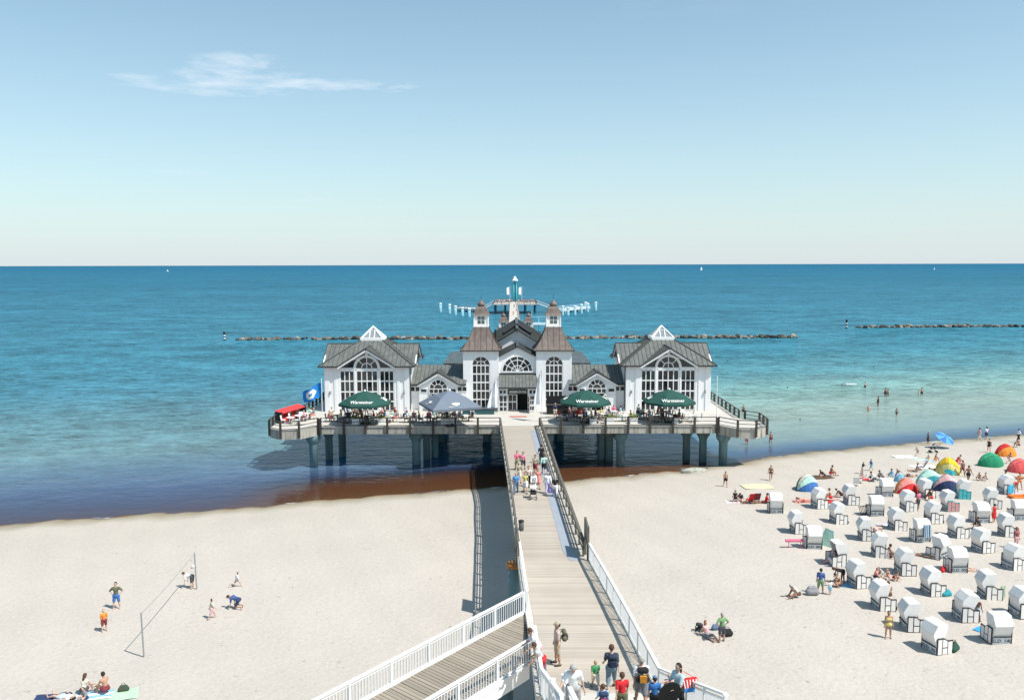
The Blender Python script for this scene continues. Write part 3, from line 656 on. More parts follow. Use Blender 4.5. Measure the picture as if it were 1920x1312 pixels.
SEAMS_S, SEAMS_C = MB(), MB()
def seams(mb, poly, gap=.62, hgt=.05, wid=.045):
    """standing seams running down a planar roof face"""
    V = [Vector(p) for p in poly]; n = (V[1]-V[0]).cross(V[2]-V[0])
    for i in range(3, len(V)):
        if n.length < 1e-6: n = (V[i]-V[0]).cross(V[1]-V[0])
    n.normalize()
    if n.z < 0: n = -n
    down = Vector((n.x, n.y, 0))
    if down.length < 1e-5: return
    down = Vector((0,0,-1)) - n*(-n.z); down.normalize(); across = n.cross(down)
    o = V[0]; uv = [((p-o).dot(across), (p-o).dot(down)) for p in V]
    lo, hi = min(u for u, _ in uv), max(u for u, _ in uv)
    k = math.ceil(lo/gap)
    while k*gap < hi:
        u = k*gap; hits = []
        for (u0, v0), (u1, v1) in zip(uv, uv[1:]+uv[:1]):
            if (u0-u)*(u1-u) < 0: hits.append(v0+(v1-v0)*(u-u0)/(u1-u0))
        hits.sort()
        if len(hits) >= 2 and hits[-1]-hits[0] > .15:
            a = o+across*u+down*hits[0]+n*hgt*.4; b_ = o+across*u+down*hits[-1]+n*hgt*.4
            mb.bar(a, b_, wid, hgt, up=n)
        k += 1
def roof(poly, ma, name='roof', t=.13, gap=.62):
    m = MB(); m.slab(poly, t); hb(m, name, ma)
    seams(SEAMS_C if ma is COPPER else SEAMS_S, poly, gap)
def edge(pts, w_=.10, h_=.16, name='gutter', ma=DARKTRIM):
    m = MB()
    for a, b_ in zip(pts, pts[1:]): m.bar(a, b_, w_, h_)
    hb(m, name, ma)

# ---- corner pavilions
def pavilion(cx):
    yf, H2 = 0.0, 5.2; cy = yf+H2
    ze, zr = 5.63, 7.80; gw = 3.45
    wx0, wx1 = cx-3.28, cx+3.28
    m = MB()
    m.box(cx-H2, cx+H2, yf+.22, yf+2*H2, 0, ze-.02); hb(m, 'wall', RENDER)
    for a, b_ in ((cx-H2, wx0-.02), (wx1+.02, cx+H2)): m = MB(); m.box(a, b_, yf, yf+.218, 0, ze-.025); hb(m, 'wall', RENDER)
    for xx in (cx-H2+.36, cx+H2-.36): m = MB(); m.box(xx-.30, xx+.30, yf-.09, yf-.002, 0, ze-.03); hb(m, 'pilaster', RENDER)
    for xx in (wx0-.55, wx1+.55): m = MB(); m.box(xx-.16, xx+.16, yf-.07, yf-.002, 0, ze-.03); hb(m, 'pilaster', RENDER)
    # big window: 3 + 4 + 3 columns
    zs = [0.06, 1.24, 2.43, 3.74, 5.02]
    y = yf+.08
    ax = 1.30
    for a, b_, n in ((wx0, cx-ax-.26, 3), (cx-ax, cx+ax, 4), (cx+ax+.26, wx1, 3)):
        m, cols = grid_window('window', a, b_, y, zs, n)
        w = hb(m, 'window', WHITE); glaze(w, cols, y, zs)
    for s in (-1, 1): m = MB(); m.box(cx+s*(ax+.18)-.085, cx+s*(ax+.18)+.085, y-.10, y+.10, .06, 5.3); hb(m, 'mullion', WHITE)
    for a, b_ in ((wx0, cx-ax-.28), (cx+ax+.28, wx1)): m = MB(); m.box(a, b_, y-.07, y+.05, 5.115, 5.36); hb(m, 'transom', WHITE)
    # fanlight in the gable
    cz = 5.30; ro = 1.62
    m = MB(); arc_band(m, cx, cz, ro-.30, ro, y-.10, y+.06); arc_band(m, cx, cz, .58, .68, y-.05, y+.05)
    for d in (45, 90, 135): bar2(m, (cx+.66*math.cos(R(d)), cz+.66*math.sin(R(d))), (cx+1.34*math.cos(R(d)), cz+1.34*math.sin(R(d))), .09, y-.052, y+.052)
    m.box(cx-1.33, cx+1.33, y-.06, y+.05, cz-.185, cz-.02); m.box(cx-.045, cx+.045, y-.047, y+.047, cz, cz+.58)
    sl = (zr-.42-5.40)/(wx1-cx+.10)
    rk = lambda xx: 5.40+(wx1-cx+.10-abs(xx-cx))*sl
    m.box(cx-.20, cx+.20, y-.09, y+.05, cz+ro+.005, rk(cx)-.1)
    for s in (-1, 1):
        p0 = (cx+s*(ro+.0)*math.cos(R(50)), cz+ro*math.sin(R(50))); p1x = cx+s*1.85; bar2(m, p0, (p1x, rk(p1x)), .10, y-.045, y+.045)
    fan = hb(m, 'gable_window', WHITE)
    for i in range(4):
        a0, a1 = R(45*i+3), R(45*i+42); pane_poly(fan, arc(cx, cz, 1.31, a0, a1, 5)+arc(cx, cz, .69, a1, a0, 5), y)
    for i in range(2):
        a0, a1 = R(90*i+4), R(90*i+86); pane_poly(fan, [(cx+(.05 if i == 0 else -.05), cz+.01)]+arc(cx, cz, .57, a0, a1, 6), y)
    for s in (-1, 1):
        A = [(cx+s*(ro-.02)*math.cos(R(a)), cz+(ro-.02)*math.sin(R(a))) for a in (4, 16, 28, 40, 49)]
        pts = A+[(cx+s*1.85, rk(cx+s*1.85)-.06), (cx+s*3.15, 5.42), (cx+s*(ro+.1), 5.40)]
        pane_poly(fan, pts if s > 0 else pts[::-1], y)
        A = [(cx+s*(ro-.02)*math.cos(R(a)), cz+(ro-.02)*math.sin(R(a))) for a in (52, 62, 72, 82)]
        pts = A+[(cx+s*.21, rk(cx)-.25), (cx+s*1.75, rk(cx+s*1.75)-.06)]
        pane_poly(fan, pts if s > 0 else pts[::-1], y)
    m = MB(); m.slab([(cx-gw+.1, yf+.16, ze-.05), (cx+gw-.1, yf+.16, ze-.05), (cx, yf+.16, zr-.15)], .12, d=(0,1,0)); hb(m, 'gable_wall', RENDER)
    # bargeboards
    m = MB()
    for s in (-1, 1):
        m.bar((cx+s*(gw+.02), yf-.56, ze-.24), (cx+s*.02, yf-.56, zr-.28), .08, .24)
    hb(m, 'bargeboard', WHITE)
    # roof: hipped, with a gable on each side
    e = H2+.55; gf = H2+.62
    hz = lambda r: ze+(e-r)*.63
    rin = e-(zr-ze)/.63; top = 1.30; zt = hz(top)
    for k in range(4):
        c_, s_ = (1,0,-1,0)[k], (0,1,0,-1)[k]
        rt = lambda px, py, pz: (cx+px*c_-py*s_, cy+px*s_+py*c_, pz)
        # hip face, left and right of the gable, and above it
        roof([rt(-e, -e, ze), rt(-gw, -e, ze), rt(0, -rin, zr), rt(gw, -e, ze), rt(e, -e, ze), rt(top, -top, zt), rt(-top, -top, zt)], SLATE, t=.12, gap=.55)
        for s in (-1, 1):
            q = [rt(s*(gw+.08), -gf, ze-.04), rt(0, -gf, zr+.02), rt(0, -rin+.05, zr+.02), rt(s*(gw-.05), -e+.02, ze+.02)]
            roof(q if s > 0 else q[::-1], SLATE, 'gable_roof', t=.10, gap=.55)
        edge([rt(-e, -e-.03, ze-.08), rt(-gw-.1, -e-.03, ze-.08)]); edge([rt(gw+.1, -e-.03, ze-.08), rt(e, -e-.03, ze-.08)])
        edge([rt(-gw-.1, -gf-.02, ze-.09), rt(0, -gf-.02, zr-.02), rt(gw+.1, -gf-.02, ze-.09)], .06, .12, 'verge')
        if k: # plain rendered gables on the other three sides
            m = MB(); a, b_, c2 = rt(-gw+.1, -H2, ze-.05), rt(gw-.1, -H2, ze-.05), rt(0, -H2, zr-.12); d = rt(0, .12, 0); d0 = rt(0, 0, 0)
            m.slab([a, b_, c2], .12, d=(d[0]-d0[0], d[1]-d0[1], 0) if False else ((d[0]-d0[0])/.12, (d[1]-d0[1])/.12, 0)); hb(m, 'gable_wall', RENDER)
            m = MB()
            for s in (-1, 1): m.bar(rt(s*(gw+.1), -gf+.12, ze-.14), rt(0, -gf+.12, zr-.16), .16, .2)
            hb(m, 'bargeboard', WHITE)
        m = MB(); m.bar(rt(-e, -e, ze+.06), rt(-top, -top, zt+.05), .12, .08); hb(m, 'hip_cap', SEAM)
        m = MB(); m.bar(rt(0, -gf, zr+.06), rt(0, -rin, zr+.06), .14, .07); hb(m, 'ridge_cap', SEAM)
    # glazed pyramid
    za = 10.02; b0 = top+.06
    m = MB(); m.box(cx-b0-.1, cx+b0+.1, cy-b0-.1, cy+b0+.1, zt-.12, zt+.14); sky_l = hb(m, 'skylight', WHITE)
    m = MB()
    for a, b_ in ((-1,-1),(1,-1),(1,1),(-1,1)): m.bar((cx+a*b0, cy+b*0 + b_*b0 if False else cy+b_*b0, zt+.16), (cx, cy, za), .16, .16)
    for k in range(4):
        c_, s_ = (1,0,-1,0)[k], (0,1,0,-1)[k]
        rt = lambda px, py, pz: (cx+px*c_-py*s_, cy+px*s_+py*c_, pz)
        f = lambda px, h: rt(px, -b0*(1-h), zt+.14+h*(za-zt-.14))
        for px in (-.30, .30): m.bar(f(px, .06), f(px, .66), .10, .08)
        m.bar(f(-.30, .66), f(.30, .66), .09, .08); m.bar(f(-b0, .05), f(b0, .05), .14, .10)
    m.build('glazing_bar', WHITE, sky_l)
    for k in range(4):
        c_, s_ = (1,0,-1,0)[k], (0,1,0,-1)[k]
        rt = lambda px, py, pz: (cx+px*c_-py*s_, cy+px*s_+py*c_, pz)
        i = b0-.06
        m = MB(); m.slab([rt(-i, -i, zt+.145), rt(i, -i, zt+.145), rt(0, -.02, za-.08)], .02, d=rt(0,0,0) and (c_*0, 0, -1)); m.build('pane', SKYGLASS, sky_l)
PX = 18.33
pavilion(-PX); pavilion(PX)
for s in (-1, 1):      # downpipes and wall lamps
    m = MB(); m.tube((s*(PX-5.28), -.02, 0), (s*(PX-5.28), -.02, 5.55), .06, n=8); hb(m, 'downpipe', DARKTRIM)
    for xx in (PX-4.5, PX+4.5): m = MB(); m.box(s*xx-.08, s*xx+.08, -.22, -.09, 2.15, 2.55); hb(m, 'wall_lamp', STEEL)

# ---- link wings
def link_wing(s):
    x0, x1 = s*13.12, s*6.3
    xa, xb = min(x0, x1), max(x0, x1); yf = 1.2; ze, zr = 3.25, 5.1
    m = MB(); m.box(xa, xb, yf, yf+7.6, 0, ze); hb(m, 'wall', RENDER)
    roof([(xa, yf-.35, ze-.05), (xb, yf-.35, ze-.05), (xb, yf+3.8, zr), (xa, yf+3.8, zr)], SLATE, t=.12, gap=.5)
    roof([(xb, yf+8.0, ze-.05), (xa, yf+8.0, ze-.05), (xa, yf+3.8, zr), (xb, yf+3.8, zr)], SLATE, t=.12, gap=.5)
    edge([(xa, yf-.42, ze-.10), (xb, yf-.42, ze-.10)])
    # cross gable with a fan window over the doors
    gx = s*9.72; gw = 2.62; gf = yf-.85; gz = 4.72
    m = MB(); m.box(gx-2.35, gx+2.35, gf+.30, yf-.002, 0, ze); hb(m, 'wall', RENDER)
    m = MB(); m.slab([(gx-2.35, gf+.30, ze+.002), (gx+2.35, gf+.30, ze+.002), (gx, gf+.30, gz-.10)], .2, d=(0,1,0)); hb(m, 'gable_wall', RENDER)
    for q in (-1, 1):
        p = [(gx+q*gw, gf, ze-.12), (gx, gf, gz), (gx, yf+3.1, gz), (gx+q*gw, yf+.1, ze+.02)]
        roof(p if q > 0 else p[::-1], SLATE, 'gable_roof', t=.12, gap=.5)
    m = MB()
    for q in (-1, 1): m.bar((gx+q*(gw-.02), gf+.06, ze-.22), (gx, gf+.06, gz-.20), .16, .2)
    hb(m, 'bargeboard', WHITE); edge([(gx-gw, gf-.03, ze-.11), (gx, gf-.03, gz+.0), (gx+gw, gf-.03, ze-.11)], .06, .12, 'verge')
    m = MB(); m.bar((gx, gf, gz+.04), (gx, yf+3.0, gz+.04), .12, .06); hb(m, 'ridge_cap', SEAM)
    y = gf+.22; r = 1.12; cz = 2.72
    m = MB(); arc_band(m, gx, cz, r-.07, r+.05, y-.03, y+.07); arc_band(m, gx, cz, .50, .56, y-.02, y+.06)
    for d in (36, 72, 108, 144): bar2(m, (gx+.55*math.cos(R(d)), cz+.55*math.sin(R(d))), (gx+1.06*math.cos(R(d)), cz+1.06*math.sin(R(d))), .06, y-.025, y+.055)
    m.box(gx-r-.05, gx+r+.05, y-.035, y+.06, cz-.09, cz); m.box(gx-r-.05, gx+r+.05, y-.035, y+.06, 2.08, 2.16)
    for i in range(5): xx = gx-r+2*r*i/4; m.box(xx-.04, xx+.04, y-.028, y+.052, 2.16, cz-.09)
    fan = hb(m, 'fan_window', WHITE)
    for i in range(5):
        a0, a1 = R(36*i+3), R(36*i+33); pane_poly(fan, arc(gx, cz, 1.04, a0, a1, 3)+arc(gx, cz, .57, a1, a0, 3), y)
    pane_poly(fan, arc(gx, cz, .49, 0, math.pi, 8), y)
    for i in range(4): pane_box(fan, gx-r+2*r*i/4+.05, gx-r+2*r*(i+1)/4-.05, y, 2.18, cz-.11)
    # open doorway with glazed leaves
    m = MB(); m.box(gx-r, gx+r, y+.02, y+.05, .02, 2.06); hb(m, 'doorway', mat('dark_interior', (0.012, 0.014, 0.014), 0.9))
    for dx, rz in ((-r-.02, R(-62)), (r+.02, R(62))):
        door_leaf((gx+dx, y-.04, .02), (-.02 if dx < 0 else .02), rz, .82, 2.02, dx > 0)
    # small clerestory lights and side doors
    for xx in (gx-2.9, gx+2.9):
        w_ = .62
        m = MB(); m.box(xx-w_, xx+w_, yf-.06, yf-.002, 2.22, 2.95); win = hb(m, 'window', WHITE)
        for i in range(2): pane_box(win, xx-w_+.08+i*w_*.96, xx-w_+.08+i*w_*.96+.46, yf-.072, 2.34, 2.83)
    for xx in (gx-1.78, gx+1.78):
        m = MB(); m.box(xx-.42, xx+.42, gf+.25, gf+.298, 2.2, 2.75); win = hb(m, 'window', WHITE); pane_box(win, xx-.34, xx+.34, gf+.237, 2.3, 2.65)
def door_leaf(hinge, t, rz, w_, h_, flip):
    s = -1 if flip else 1
    m = MB(); q = .10
    m.box(0 if s > 0 else -w_, w_ if s > 0 else 0, -.02, .02, 0, .12)
    for a in (0, .5, 1): m.box(s*a*(w_-.09)-.0, s*a*(w_-.09)+.09*s, -.022, .022, .121, h_) if s > 0 else m.box(-a*(w_-.09)-.09, -a*(w_-.09), -.022, .022, .121, h_)
    for z in (.60, 1.15, h_-.10): m.box(min(0, s*w_)+.001, max(0, s*w_)-.001, -.019, .019, z, z+.10)
    d = hb(m, 'door', WHITE); d.location = hinge; d.rotation_euler = (0, 0, rz)
    for z0, z1 in ((.14, .60), (.71, 1.15), (1.26, h_-.11)):
        for a in (0, 1):
            x0 = .09+a*(w_-.09)/2; x1 = x0+(w_-.27)/2
            pane_box(d, s*x0 if s > 0 else -x1, s*x1 if s > 0 else -x0, -.008, z0, z1)
for s in (-1, 1): link_wing(s)

# ---- towers at the entrance
TY = 1.8; TW = 2.2
def tower(cx):
    ze = 7.30
    m = MB(); m.box(cx-TW, cx+TW, TY+.16, TY+2*TW, 0, ze); hb(m, 'tower_wall', RENDER)
    # front skin with the arched opening
    r = 1.12; zc = 5.42; y0 = TY
    m = MB(); m.box(cx-TW, cx-r, y0, y0+.158, 0, ze-.002); m.box(cx+r, cx+TW, y0, y0+.158, 0, ze-.002); m.box(cx-r, cx+r, y0+.002, y0+.156, 0, .09)
    n = 12; A = arc(cx, zc, r, 0, math.pi, n)
    for i in range(n):
        q = [A[i], (A[i][0], ze-.002), (A[i+1][0], ze-.002), A[i+1]]
        m.slab([(p[0], y0, p[1]) for p in q], .158, d=(0,1,0))
    hb(m, 'tower_wall', RENDER)
    y = y0+.09
    zs = [.10, 1.16, 2.22, 3.28, 4.34, 5.40]
    m, cols = grid_window('window', cx-r+.06, cx+r-.06, y, zs, 4, .06, .05)
    arc_band(m, cx, zc, r-.07, r+.03, y-.06, y+.05); arc_band(m, cx, zc, .50, .57, y-.05, y+.05)
    for d in (45, 90, 135): bar2(m, (cx+.56*math.cos(R(d)), zc+.56*math.sin(R(d))), (cx+1.07*math.cos(R(d)), zc+1.07*math.sin(R(d))), .08, y-.045, y+.045)
    m.box(cx-.035, cx+.035, y-.047, y+.047, zc, zc+.5)
    w = hb(m, 'window', WHITE); glaze(w, cols, y, zs)
    for i in range(4):
        a0, a1 = R(45*i+3), R(45*i+42); pane_poly(w, arc(cx, zc, 1.04, a0, a1, 4)+arc(cx, zc, .58, a1, a0, 4), y)
    for i in range(2):
        a0, a1 = R(90*i+4), R(90*i+86); pane_poly(w, [(cx+(.04 if i == 0 else -.04), zc+.02)]+arc(cx, zc, .49, a0, a1, 5), y)
    cy = TY+TW
    prof = [(2.52, ze-.02), (2.12, ze+.42), (1.76, ze+.98), (1.42, ze+1.62), (1.14, ze+2.22), (.93, ze+2.86)]
    curved_roof(cx, cy, prof, COPPER, 'tower_roof', 7)
    edge([(cx-2.54, cy-2.54, ze-.05), (cx+2.54, cy-2.54, ze-.05), (cx+2.54, cy+2.54, ze-.05), (cx-2.54, cy+2.54, ze-.05), (cx-2.54, cy-2.54, ze-.05)], .07, .12)
    cupola(cx, cy, ze+2.80, 1.0, house)
def curved_roof(cx, cy, prof, ma, name, nseam, parent=None):
    m = MB(); m.sq(prof, (cx, cy, 0)); hb(m, name, ma)
    if nseam:
        for k in range(4):
            c_, s_ = (1,0,-1,0)[k], (0,1,0,-1)[k]
            for i in range(nseam):
                f = -1+2*(i+.5)/nseam
                for (r0, z0), (r1, z1) in zip(prof, prof[1:]):
                    # seams run straight down; they end where the hip cuts them
                    xx = f*prof[0][0]
                    if abs(xx) > r1*1.0:
                        if abs(xx) >= r0: continue
                        t_ = (r0-abs(xx))/(r0-r1); r1_, z1_ = abs(xx), z0+(z1-z0)*t_
                    else: r1_, z1_ = r1, z1
                    p = lambda r_, z_: (cx+xx*c_+r_*s_, cy+xx*s_-r_*c_, z_+.02)
                    SEAMS_C.bar(p(r0, z0), p(r1_, z1_), .045, .05)
def cupola(cx, cy, z0, k, parent):
    b = .86*k; h = 1.50*k
    m = MB(); m.box(cx-b-.10, cx+b+.10, cy-b-.10, cy+b+.10, z0-.10, z0+.14); m.box(cx-b, cx+b, cy-b, cy+b, z0+.14, z0+h)
    for a, c in ((-1,-1),(1,-1),(1,1),(-1,1)): m.box(cx+a*b-.07, cx+a*b+.07, cy+c*b-.07, cy+c*b+.07, z0+.142, z0+h-.01)
    lan = hb(m, 'lantern', WHITE)
    for q in range(4):
        c_, s_ = (1,0,-1,0)[q], (0,1,0,-1)[q]
        for i in (-1, 1):
            for j in (0, 1):
                xx = i*.235*k; zz = z0+.36*k+j*.50*k
                m = MB(); w_ = .20*k
                pts = [(cx+(xx+d)*c_+(b+.012)*s_, cy+(xx+d)*s_-(b+.012)*c_, zz+e) for d, e in ((-w_, 0), (w_, 0), (w_, .44*k), (-w_, .44*k))]
                m.slab(pts, .02, d=(-s_*1.0, c_*1.0, 0)); m.build('pane', mat('lantern_glass', (0.10, 0.14, 0.13), 0.08, rand=.4, spec=.6), lan)
    z1 = z0+h
    prof = [(1.06*k, z1-.04), (.90*k, z1+.16*k), (.80*k, z1+.42*k), (.72*k, z1+.70*k), (.58*k, z1+.92*k), (.42*k, z1+1.0*k)]
    curved_roof(cx, cy, prof, COPPER, 'lantern_roof', 0)
    m = MB(); m.lathe([(.30*k, z1+.98*k), (.44*k, z1+1.08*k), (.50*k, z1+1.22*k), (.44*k, z1+1.40*k), (.24*k, z1+1.58*k), (.10*k, z1+1.74*k), (.04*k, z1+1.86*k)], 12, (cx, cy, 0)); hb(m, 'onion_cap', COPPER, True)
    m = MB(); m.tube((cx, cy, z1+1.82*k), (cx, cy, z1+2.5*k), .03*k, .015*k, 6); m.lathe([(.02, 0), (.07*k, .05*k), (.02, .1*k)], 8, (cx, cy, z1+2.05*k)); hb(m, 'finial', DARKTRIM)
TX = 4.52
tower(-TX); tower(TX)

# ---- gabled entrance between the towers
def entrance():
    yf = TY+.35; ze, zr = 6.55, 7.62; w2 = TX-TW
    m = MB(); m.box(-w2+.002, w2-.002, yf, yf+4, 0, ze); hb(m, 'wall', RENDER)
    m = MB(); m.slab([(-w2+.002, yf, ze+.002), (w2-.002, yf, ze+.002), (0, yf, zr)], .3, d=(0,1,0)); hb(m, 'gable_wall', RENDER)
    for q in (-1, 1):
        p = [(q*(w2+.05), yf-.25, ze+.02), (0, yf-.25, zr+.16), (0, yf+6, zr+.16), (q*(w2+.05), yf+6, ze+.02)]
        roof(p if q > 0 else p[::-1], SLATED, 'gable_roof', t=.14, gap=.7)
    edge([(-w2, yf-.28, ze-.04), (0, yf-.28, zr+.10), (w2, yf-.28, ze-.04)], .06, .14, 'verge')
    m = MB(); m.bar((0, yf-.28, zr+.22), (0, yf+6, zr+.22), .3, .12); hb(m, 'ridge_cap', SLATED)
    # half round window
    r = 1.92; cz = 4.62; y = yf-.02
    m = MB(); arc_band(m, 0, cz, r-.09, r+.06, y-.06, y+.015, n=28)
    for rr in (1.40, .74): arc_band(m, 0, cz, rr-.045, rr+.045, y-.05, y+.012, n=24)
    m.box(-r-.06, r+.06, y-.09, y+.01, cz-.14, cz)
    for d in range(30, 180, 30): bar2(m, (.16*math.cos(R(d)), cz+.16*math.sin(R(d))), ((r-.05)*math.cos(R(d)), cz+(r-.05)*math.sin(R(d))), .085, y-.045, y+.010)
    arc_band(m, 0, cz, .02, .2, y-.055, y+.011, n=10)
    w = hb(m, 'half_round_window', WHITE)
    for i in range(6):
        for ra, rb, g in ((.79, 1.35, 3), (1.45, 1.82, 2), (.21, .69, 6)):
            a0, a1 = R(30*i+g), R(30*i+30-g); pane_poly(w, arc(0, cz, rb, a0, a1, 4)+arc(0, cz, ra, a1, a0, 3), y-.032)
    # porch
    px, pf = 2.32, -.55; pe = 3.10
    m = MB()
    m.box(-px, -1.22, pf, yf-.02, 0, pe); m.box(1.22, px, pf, yf-.02, 0, pe); m.box(-1.218, 1.218, pf+.02, yf-.02, 2.78, pe-.002)
    hb(m, 'porch_wall', RENDER)
    m = MB(); m.box(-1.2, 1.2, pf+1.6, pf+1.65, 0.01, 2.77); hb(m, 'doorway', mat('dark_interior', (0.012, 0.014, 0.014), 0.9))
    for x0 in (-1.15,):
        m, cols = grid_window('window', x0, x0+1.05, pf+.9, [.05, 1.1, 2.0], 2, .06, .03); d = hb(m, 'door', WHITE); glaze(d, cols, pf+.9, [.05, 1.1, 2.0])
    top = 4.25; e = .42
    F = [(-px-e, pf-e, pe-.02), (px+e, pf-e, pe-.02), (px-.1, yf-.05, top), (-px+.1, yf-.05, top)]
    roof(F, SLATE, 'porch_roof', t=.14, gap=.42)
    for q in (-1, 1):
        p = [(q*(px+e), pf-e, pe-.02), (q*(px+e), yf-.3, pe-.02), (q*(px-.1), yf-.05, top)]
        roof(p if q > 0 else p[::-1], SLATE, 'porch_roof', t=.14, gap=.42)
    edge([(-px-e, pf-e-.03, pe-.10), (px+e, pf-e-.03, pe-.10)], .10, .14)
    m = MB(); m.bar((-px, yf-.1, top+.06), (px, yf-.1, top+.06), .12, .12); hb(m, 'ridge_cap', DARKTRIM)
    # name board
    m = MB(); m.box(-1.14, 1.14, pf-.06, pf-.003, 2.18, 2.80); sb = hb(m, 'sign_board', mat('sign_dark', (0.03, 0.035, 0.035), 0.5))
    lt = link('lettering', TXT_SIGN, sb, (0, pf-.068, 2.46), (R(90), 0, 0)); TXT_SIGN.materials.clear(); TXT_SIGN.materials.append(mat('sign_letter', (0.62, 0.62, 0.58), 0.6))
    for xx in (-2.02, -1.58, 1.58, 2.02):
        m = MB(); m.box(xx-.20, xx+.20, pf-.05, pf-.002, 2.2, 2.72); w = hb(m, 'window', WHITE); pane_box(w, xx-.15, xx+.15, pf-.06, 2.26, 2.66)
    door_leaf((-1.24, pf-.05, .02), 0, R(178), 1.02, 2.08, False)
    door_leaf((1.24, pf-.05, .02), 0, R(-78), 1.02, 2.08, False)
    for xx in (1.72,):
        m = MB(); m.box(xx-.34, xx+.34, pf-.05, pf-.002, .1, 2.05); w = hb(m, 'window', WHITE)
        for z in (.25, .95, 1.5): pane_box(w, xx-.26, xx-.03, pf-.06, z, z+.45); pane_box(w, xx+.03, xx+.26, pf-.06, z, z+.45)
entrance()

# ---- long hall behind, and the small rear towers
def hall():
    y0, y1 = 8.4, 30.0; w2 = 4.6; ze, zr = 6.55, 9.25
    m = MB(); m.box(-w2, w2, y0, y1, 0, ze); hb(m, 'wall', RENDER)
    m = MB(); m.box(-9.5, 9.5, 9.5, 24, 0, 4.6); hb(m, 'wall', RENDER)
    m = MB(); m.box(-9.8, 9.8, 9.2, 24.3, 4.602, 4.8); hb(m, 'flat_roof', SLATED)
    sl = (zr-ze)/w2
    m = MB(); m.slab([(-w2, y0, ze+.002), (w2, y0, ze+.002), (0, y0, zr)], .3, d=(0,1,0)); hb(m, 'gable_wall', RENDER)
    m = MB()
    for q in (-1, 1): m.bar((q*w2, y0-.16, ze-.12), (0, y0-.16, zr-.14), .20, .34)
    hb(m, 'bargeboard', WHITE)
    for q in (-1, 1):
        p = [(q*(w2+.3), y0-.4, ze-.16), (0, y0-.4, zr+.14), (0, y1, zr+.14), (q*(w2+.3), y1, ze-.16)]
        roof(p if q > 0 else p[::-1], SLATED, 'hall_roof', t=.16, gap=.9)
    edge([(-w2-.3, y0-.43, ze-.2), (0, y0-.43, zr+.08), (w2+.3, y0-.43, ze-.2)], .06, .14, 'verge')
    m = MB(); m.bar((0, y0-.43, zr+.22), (0, y1, zr+.22), .36, .14); hb(m, 'ridge_cap', SLATED)
    # raised chevron over the ridge and a vent pipe
    for q in (-1, 1):
        m = MB(); m.bar((q*.05, y0+5, zr+.50), (q*1.9, y0+3.2, zr-.62), .5, .10); m.bar((q*.05, y0+5, zr+.16), (q*1.9, y0+3.2, zr-.86), .16, .6); hb(m, 'roof_vent', DARKTRIM)
    m = MB(); m.tube((-2.9, y0+2.6, 7.3), (-2.9, y0+2.6, 9.1), .13, n=10); hb(m, 'vent_pipe', BLACK)
    m = MB(); m.box(5.6, 7.4, 12, 13.4, 4.8, 6.2); hb(m, 'roof_unit', WHITE)
    m = MB(); m.tube((4.9, 16, 4.8), (4.9, 16, 8.3), .45, n=10); m.box(4.2, 5.9, 15.4, 16.8, 8.3, 8.5); hb(m, 'chimney', SLATED)
    for q in (-1, 1):
        cx, cy = q*2.06, 36.0
        m = MB(); m.box(cx-1.5, cx+1.5, cy-1.5, cy+1.5, 0, 5.2); hb(m, 'tower_wall', RENDER)
        prof = [(1.9, 5.2), (1.5, 5.7), (1.2, 6.5), (.98, 7.55)]
        m = MB(); m.sq(prof, (cx, cy, 0)); hb(m, 'tower_roof', COPPER)
        cupola(cx, cy, 7.25, .80, house)
hall()
SEAMS_S.build('roof_seams', SEAM, house, kind='stuff'); SEAMS_C.build('copper_seams', COPSEAM, house, kind='stuff')
# ------------------------------------------------------------ sea bridge behind the restaurant and its far head
SB = thing('sea_bridge', 'long narrow sea bridge running out behind the restaurant', 'bridge', (CX, 136, DECK)); SO = (CX, 136, DECK)
SX = .8; FE = 372.0
m = MB(); m.box(SX-1.7, SX+1.7, 136, FE, DECK-.3, DECK+.02); m.build('deck', PAVE, SB, origin=SO)
for k, y in enumerate(np.arange(150, 372, 16.0)):
    for s in (-1.2, 1.2):
        m = MB(); m.tube((SX+s, y, -6), (SX+s, y, DECK-.3), .3, n=8); m.build('pile', CONCOL, SB, origin=SO)
for s in (-1.75, 1.75):
    for z in (1.0, .55):
        m = MB(); m.bar((SX+s, 136, DECK+z), (SX+s, FE, DECK+z), .10, .08); m.build('rail', GWOOD, SB, origin=SO)
pm = MB(); pm.box(-.06, .06, -.06, .06, -.1, 1.0); pme = pm.mesh('post', GWOOD)
for y in np.arange(138, FE, 6.0):
    for s in (-1.75, 1.75): link('post', pme, SB, (SX+s-SO[0], y-SO[1], 0))
# head platform
hx0, hx1 = X(926, 380, 575), X(1006, 380, 575); HYF, HYB = 372.0, 394.0
ph = thing('landing_platform', 'distant platform at the far end of the sea bridge', 'pier', (3, 380, DECK)); PO = (3, 380, DECK)
m = MB(); m.box(hx0, hx1, HYF, HYB, DECK-.5, DECK+.01); m.build('deck', PAVE, ph, origin=PO)
for x in np.linspace(hx0+.6, hx1-.6, 5):
    for y in (374, 384, 392): m = MB(); m.tube((x, y, -6), (x, y, DECK-.5), .45, n=8); m.build('pile', mat('blue_pile', (.03, .16, .24), .6), ph, origin=PO)
for (xa, ya), (xb, yb) in (((hx0, HYF), (SX-1.8, HYF)), ((SX+1.8, HYF), (hx1, HYF)), ((hx0, HYF), (hx0, HYB)), ((hx1, HYF), (hx1, HYB)), ((hx0, HYB), (hx1, HYB))):
    for z in (1.05, .6): m = MB(); m.bar((xa, ya, DECK+z), (xb, yb, DECK+z), .14, .12); m.build('rail', GWOOD, ph, origin=PO)
    n = max(2, int(math.hypot(xb-xa, yb-ya)/2.5))
    for k in range(n+1): link('post', pme, ph, (xa+(xb-xa)*k/n-PO[0], ya+(yb-ya)*k/n-PO[1], 0), scale=(1.6, 1.6, 1.05))
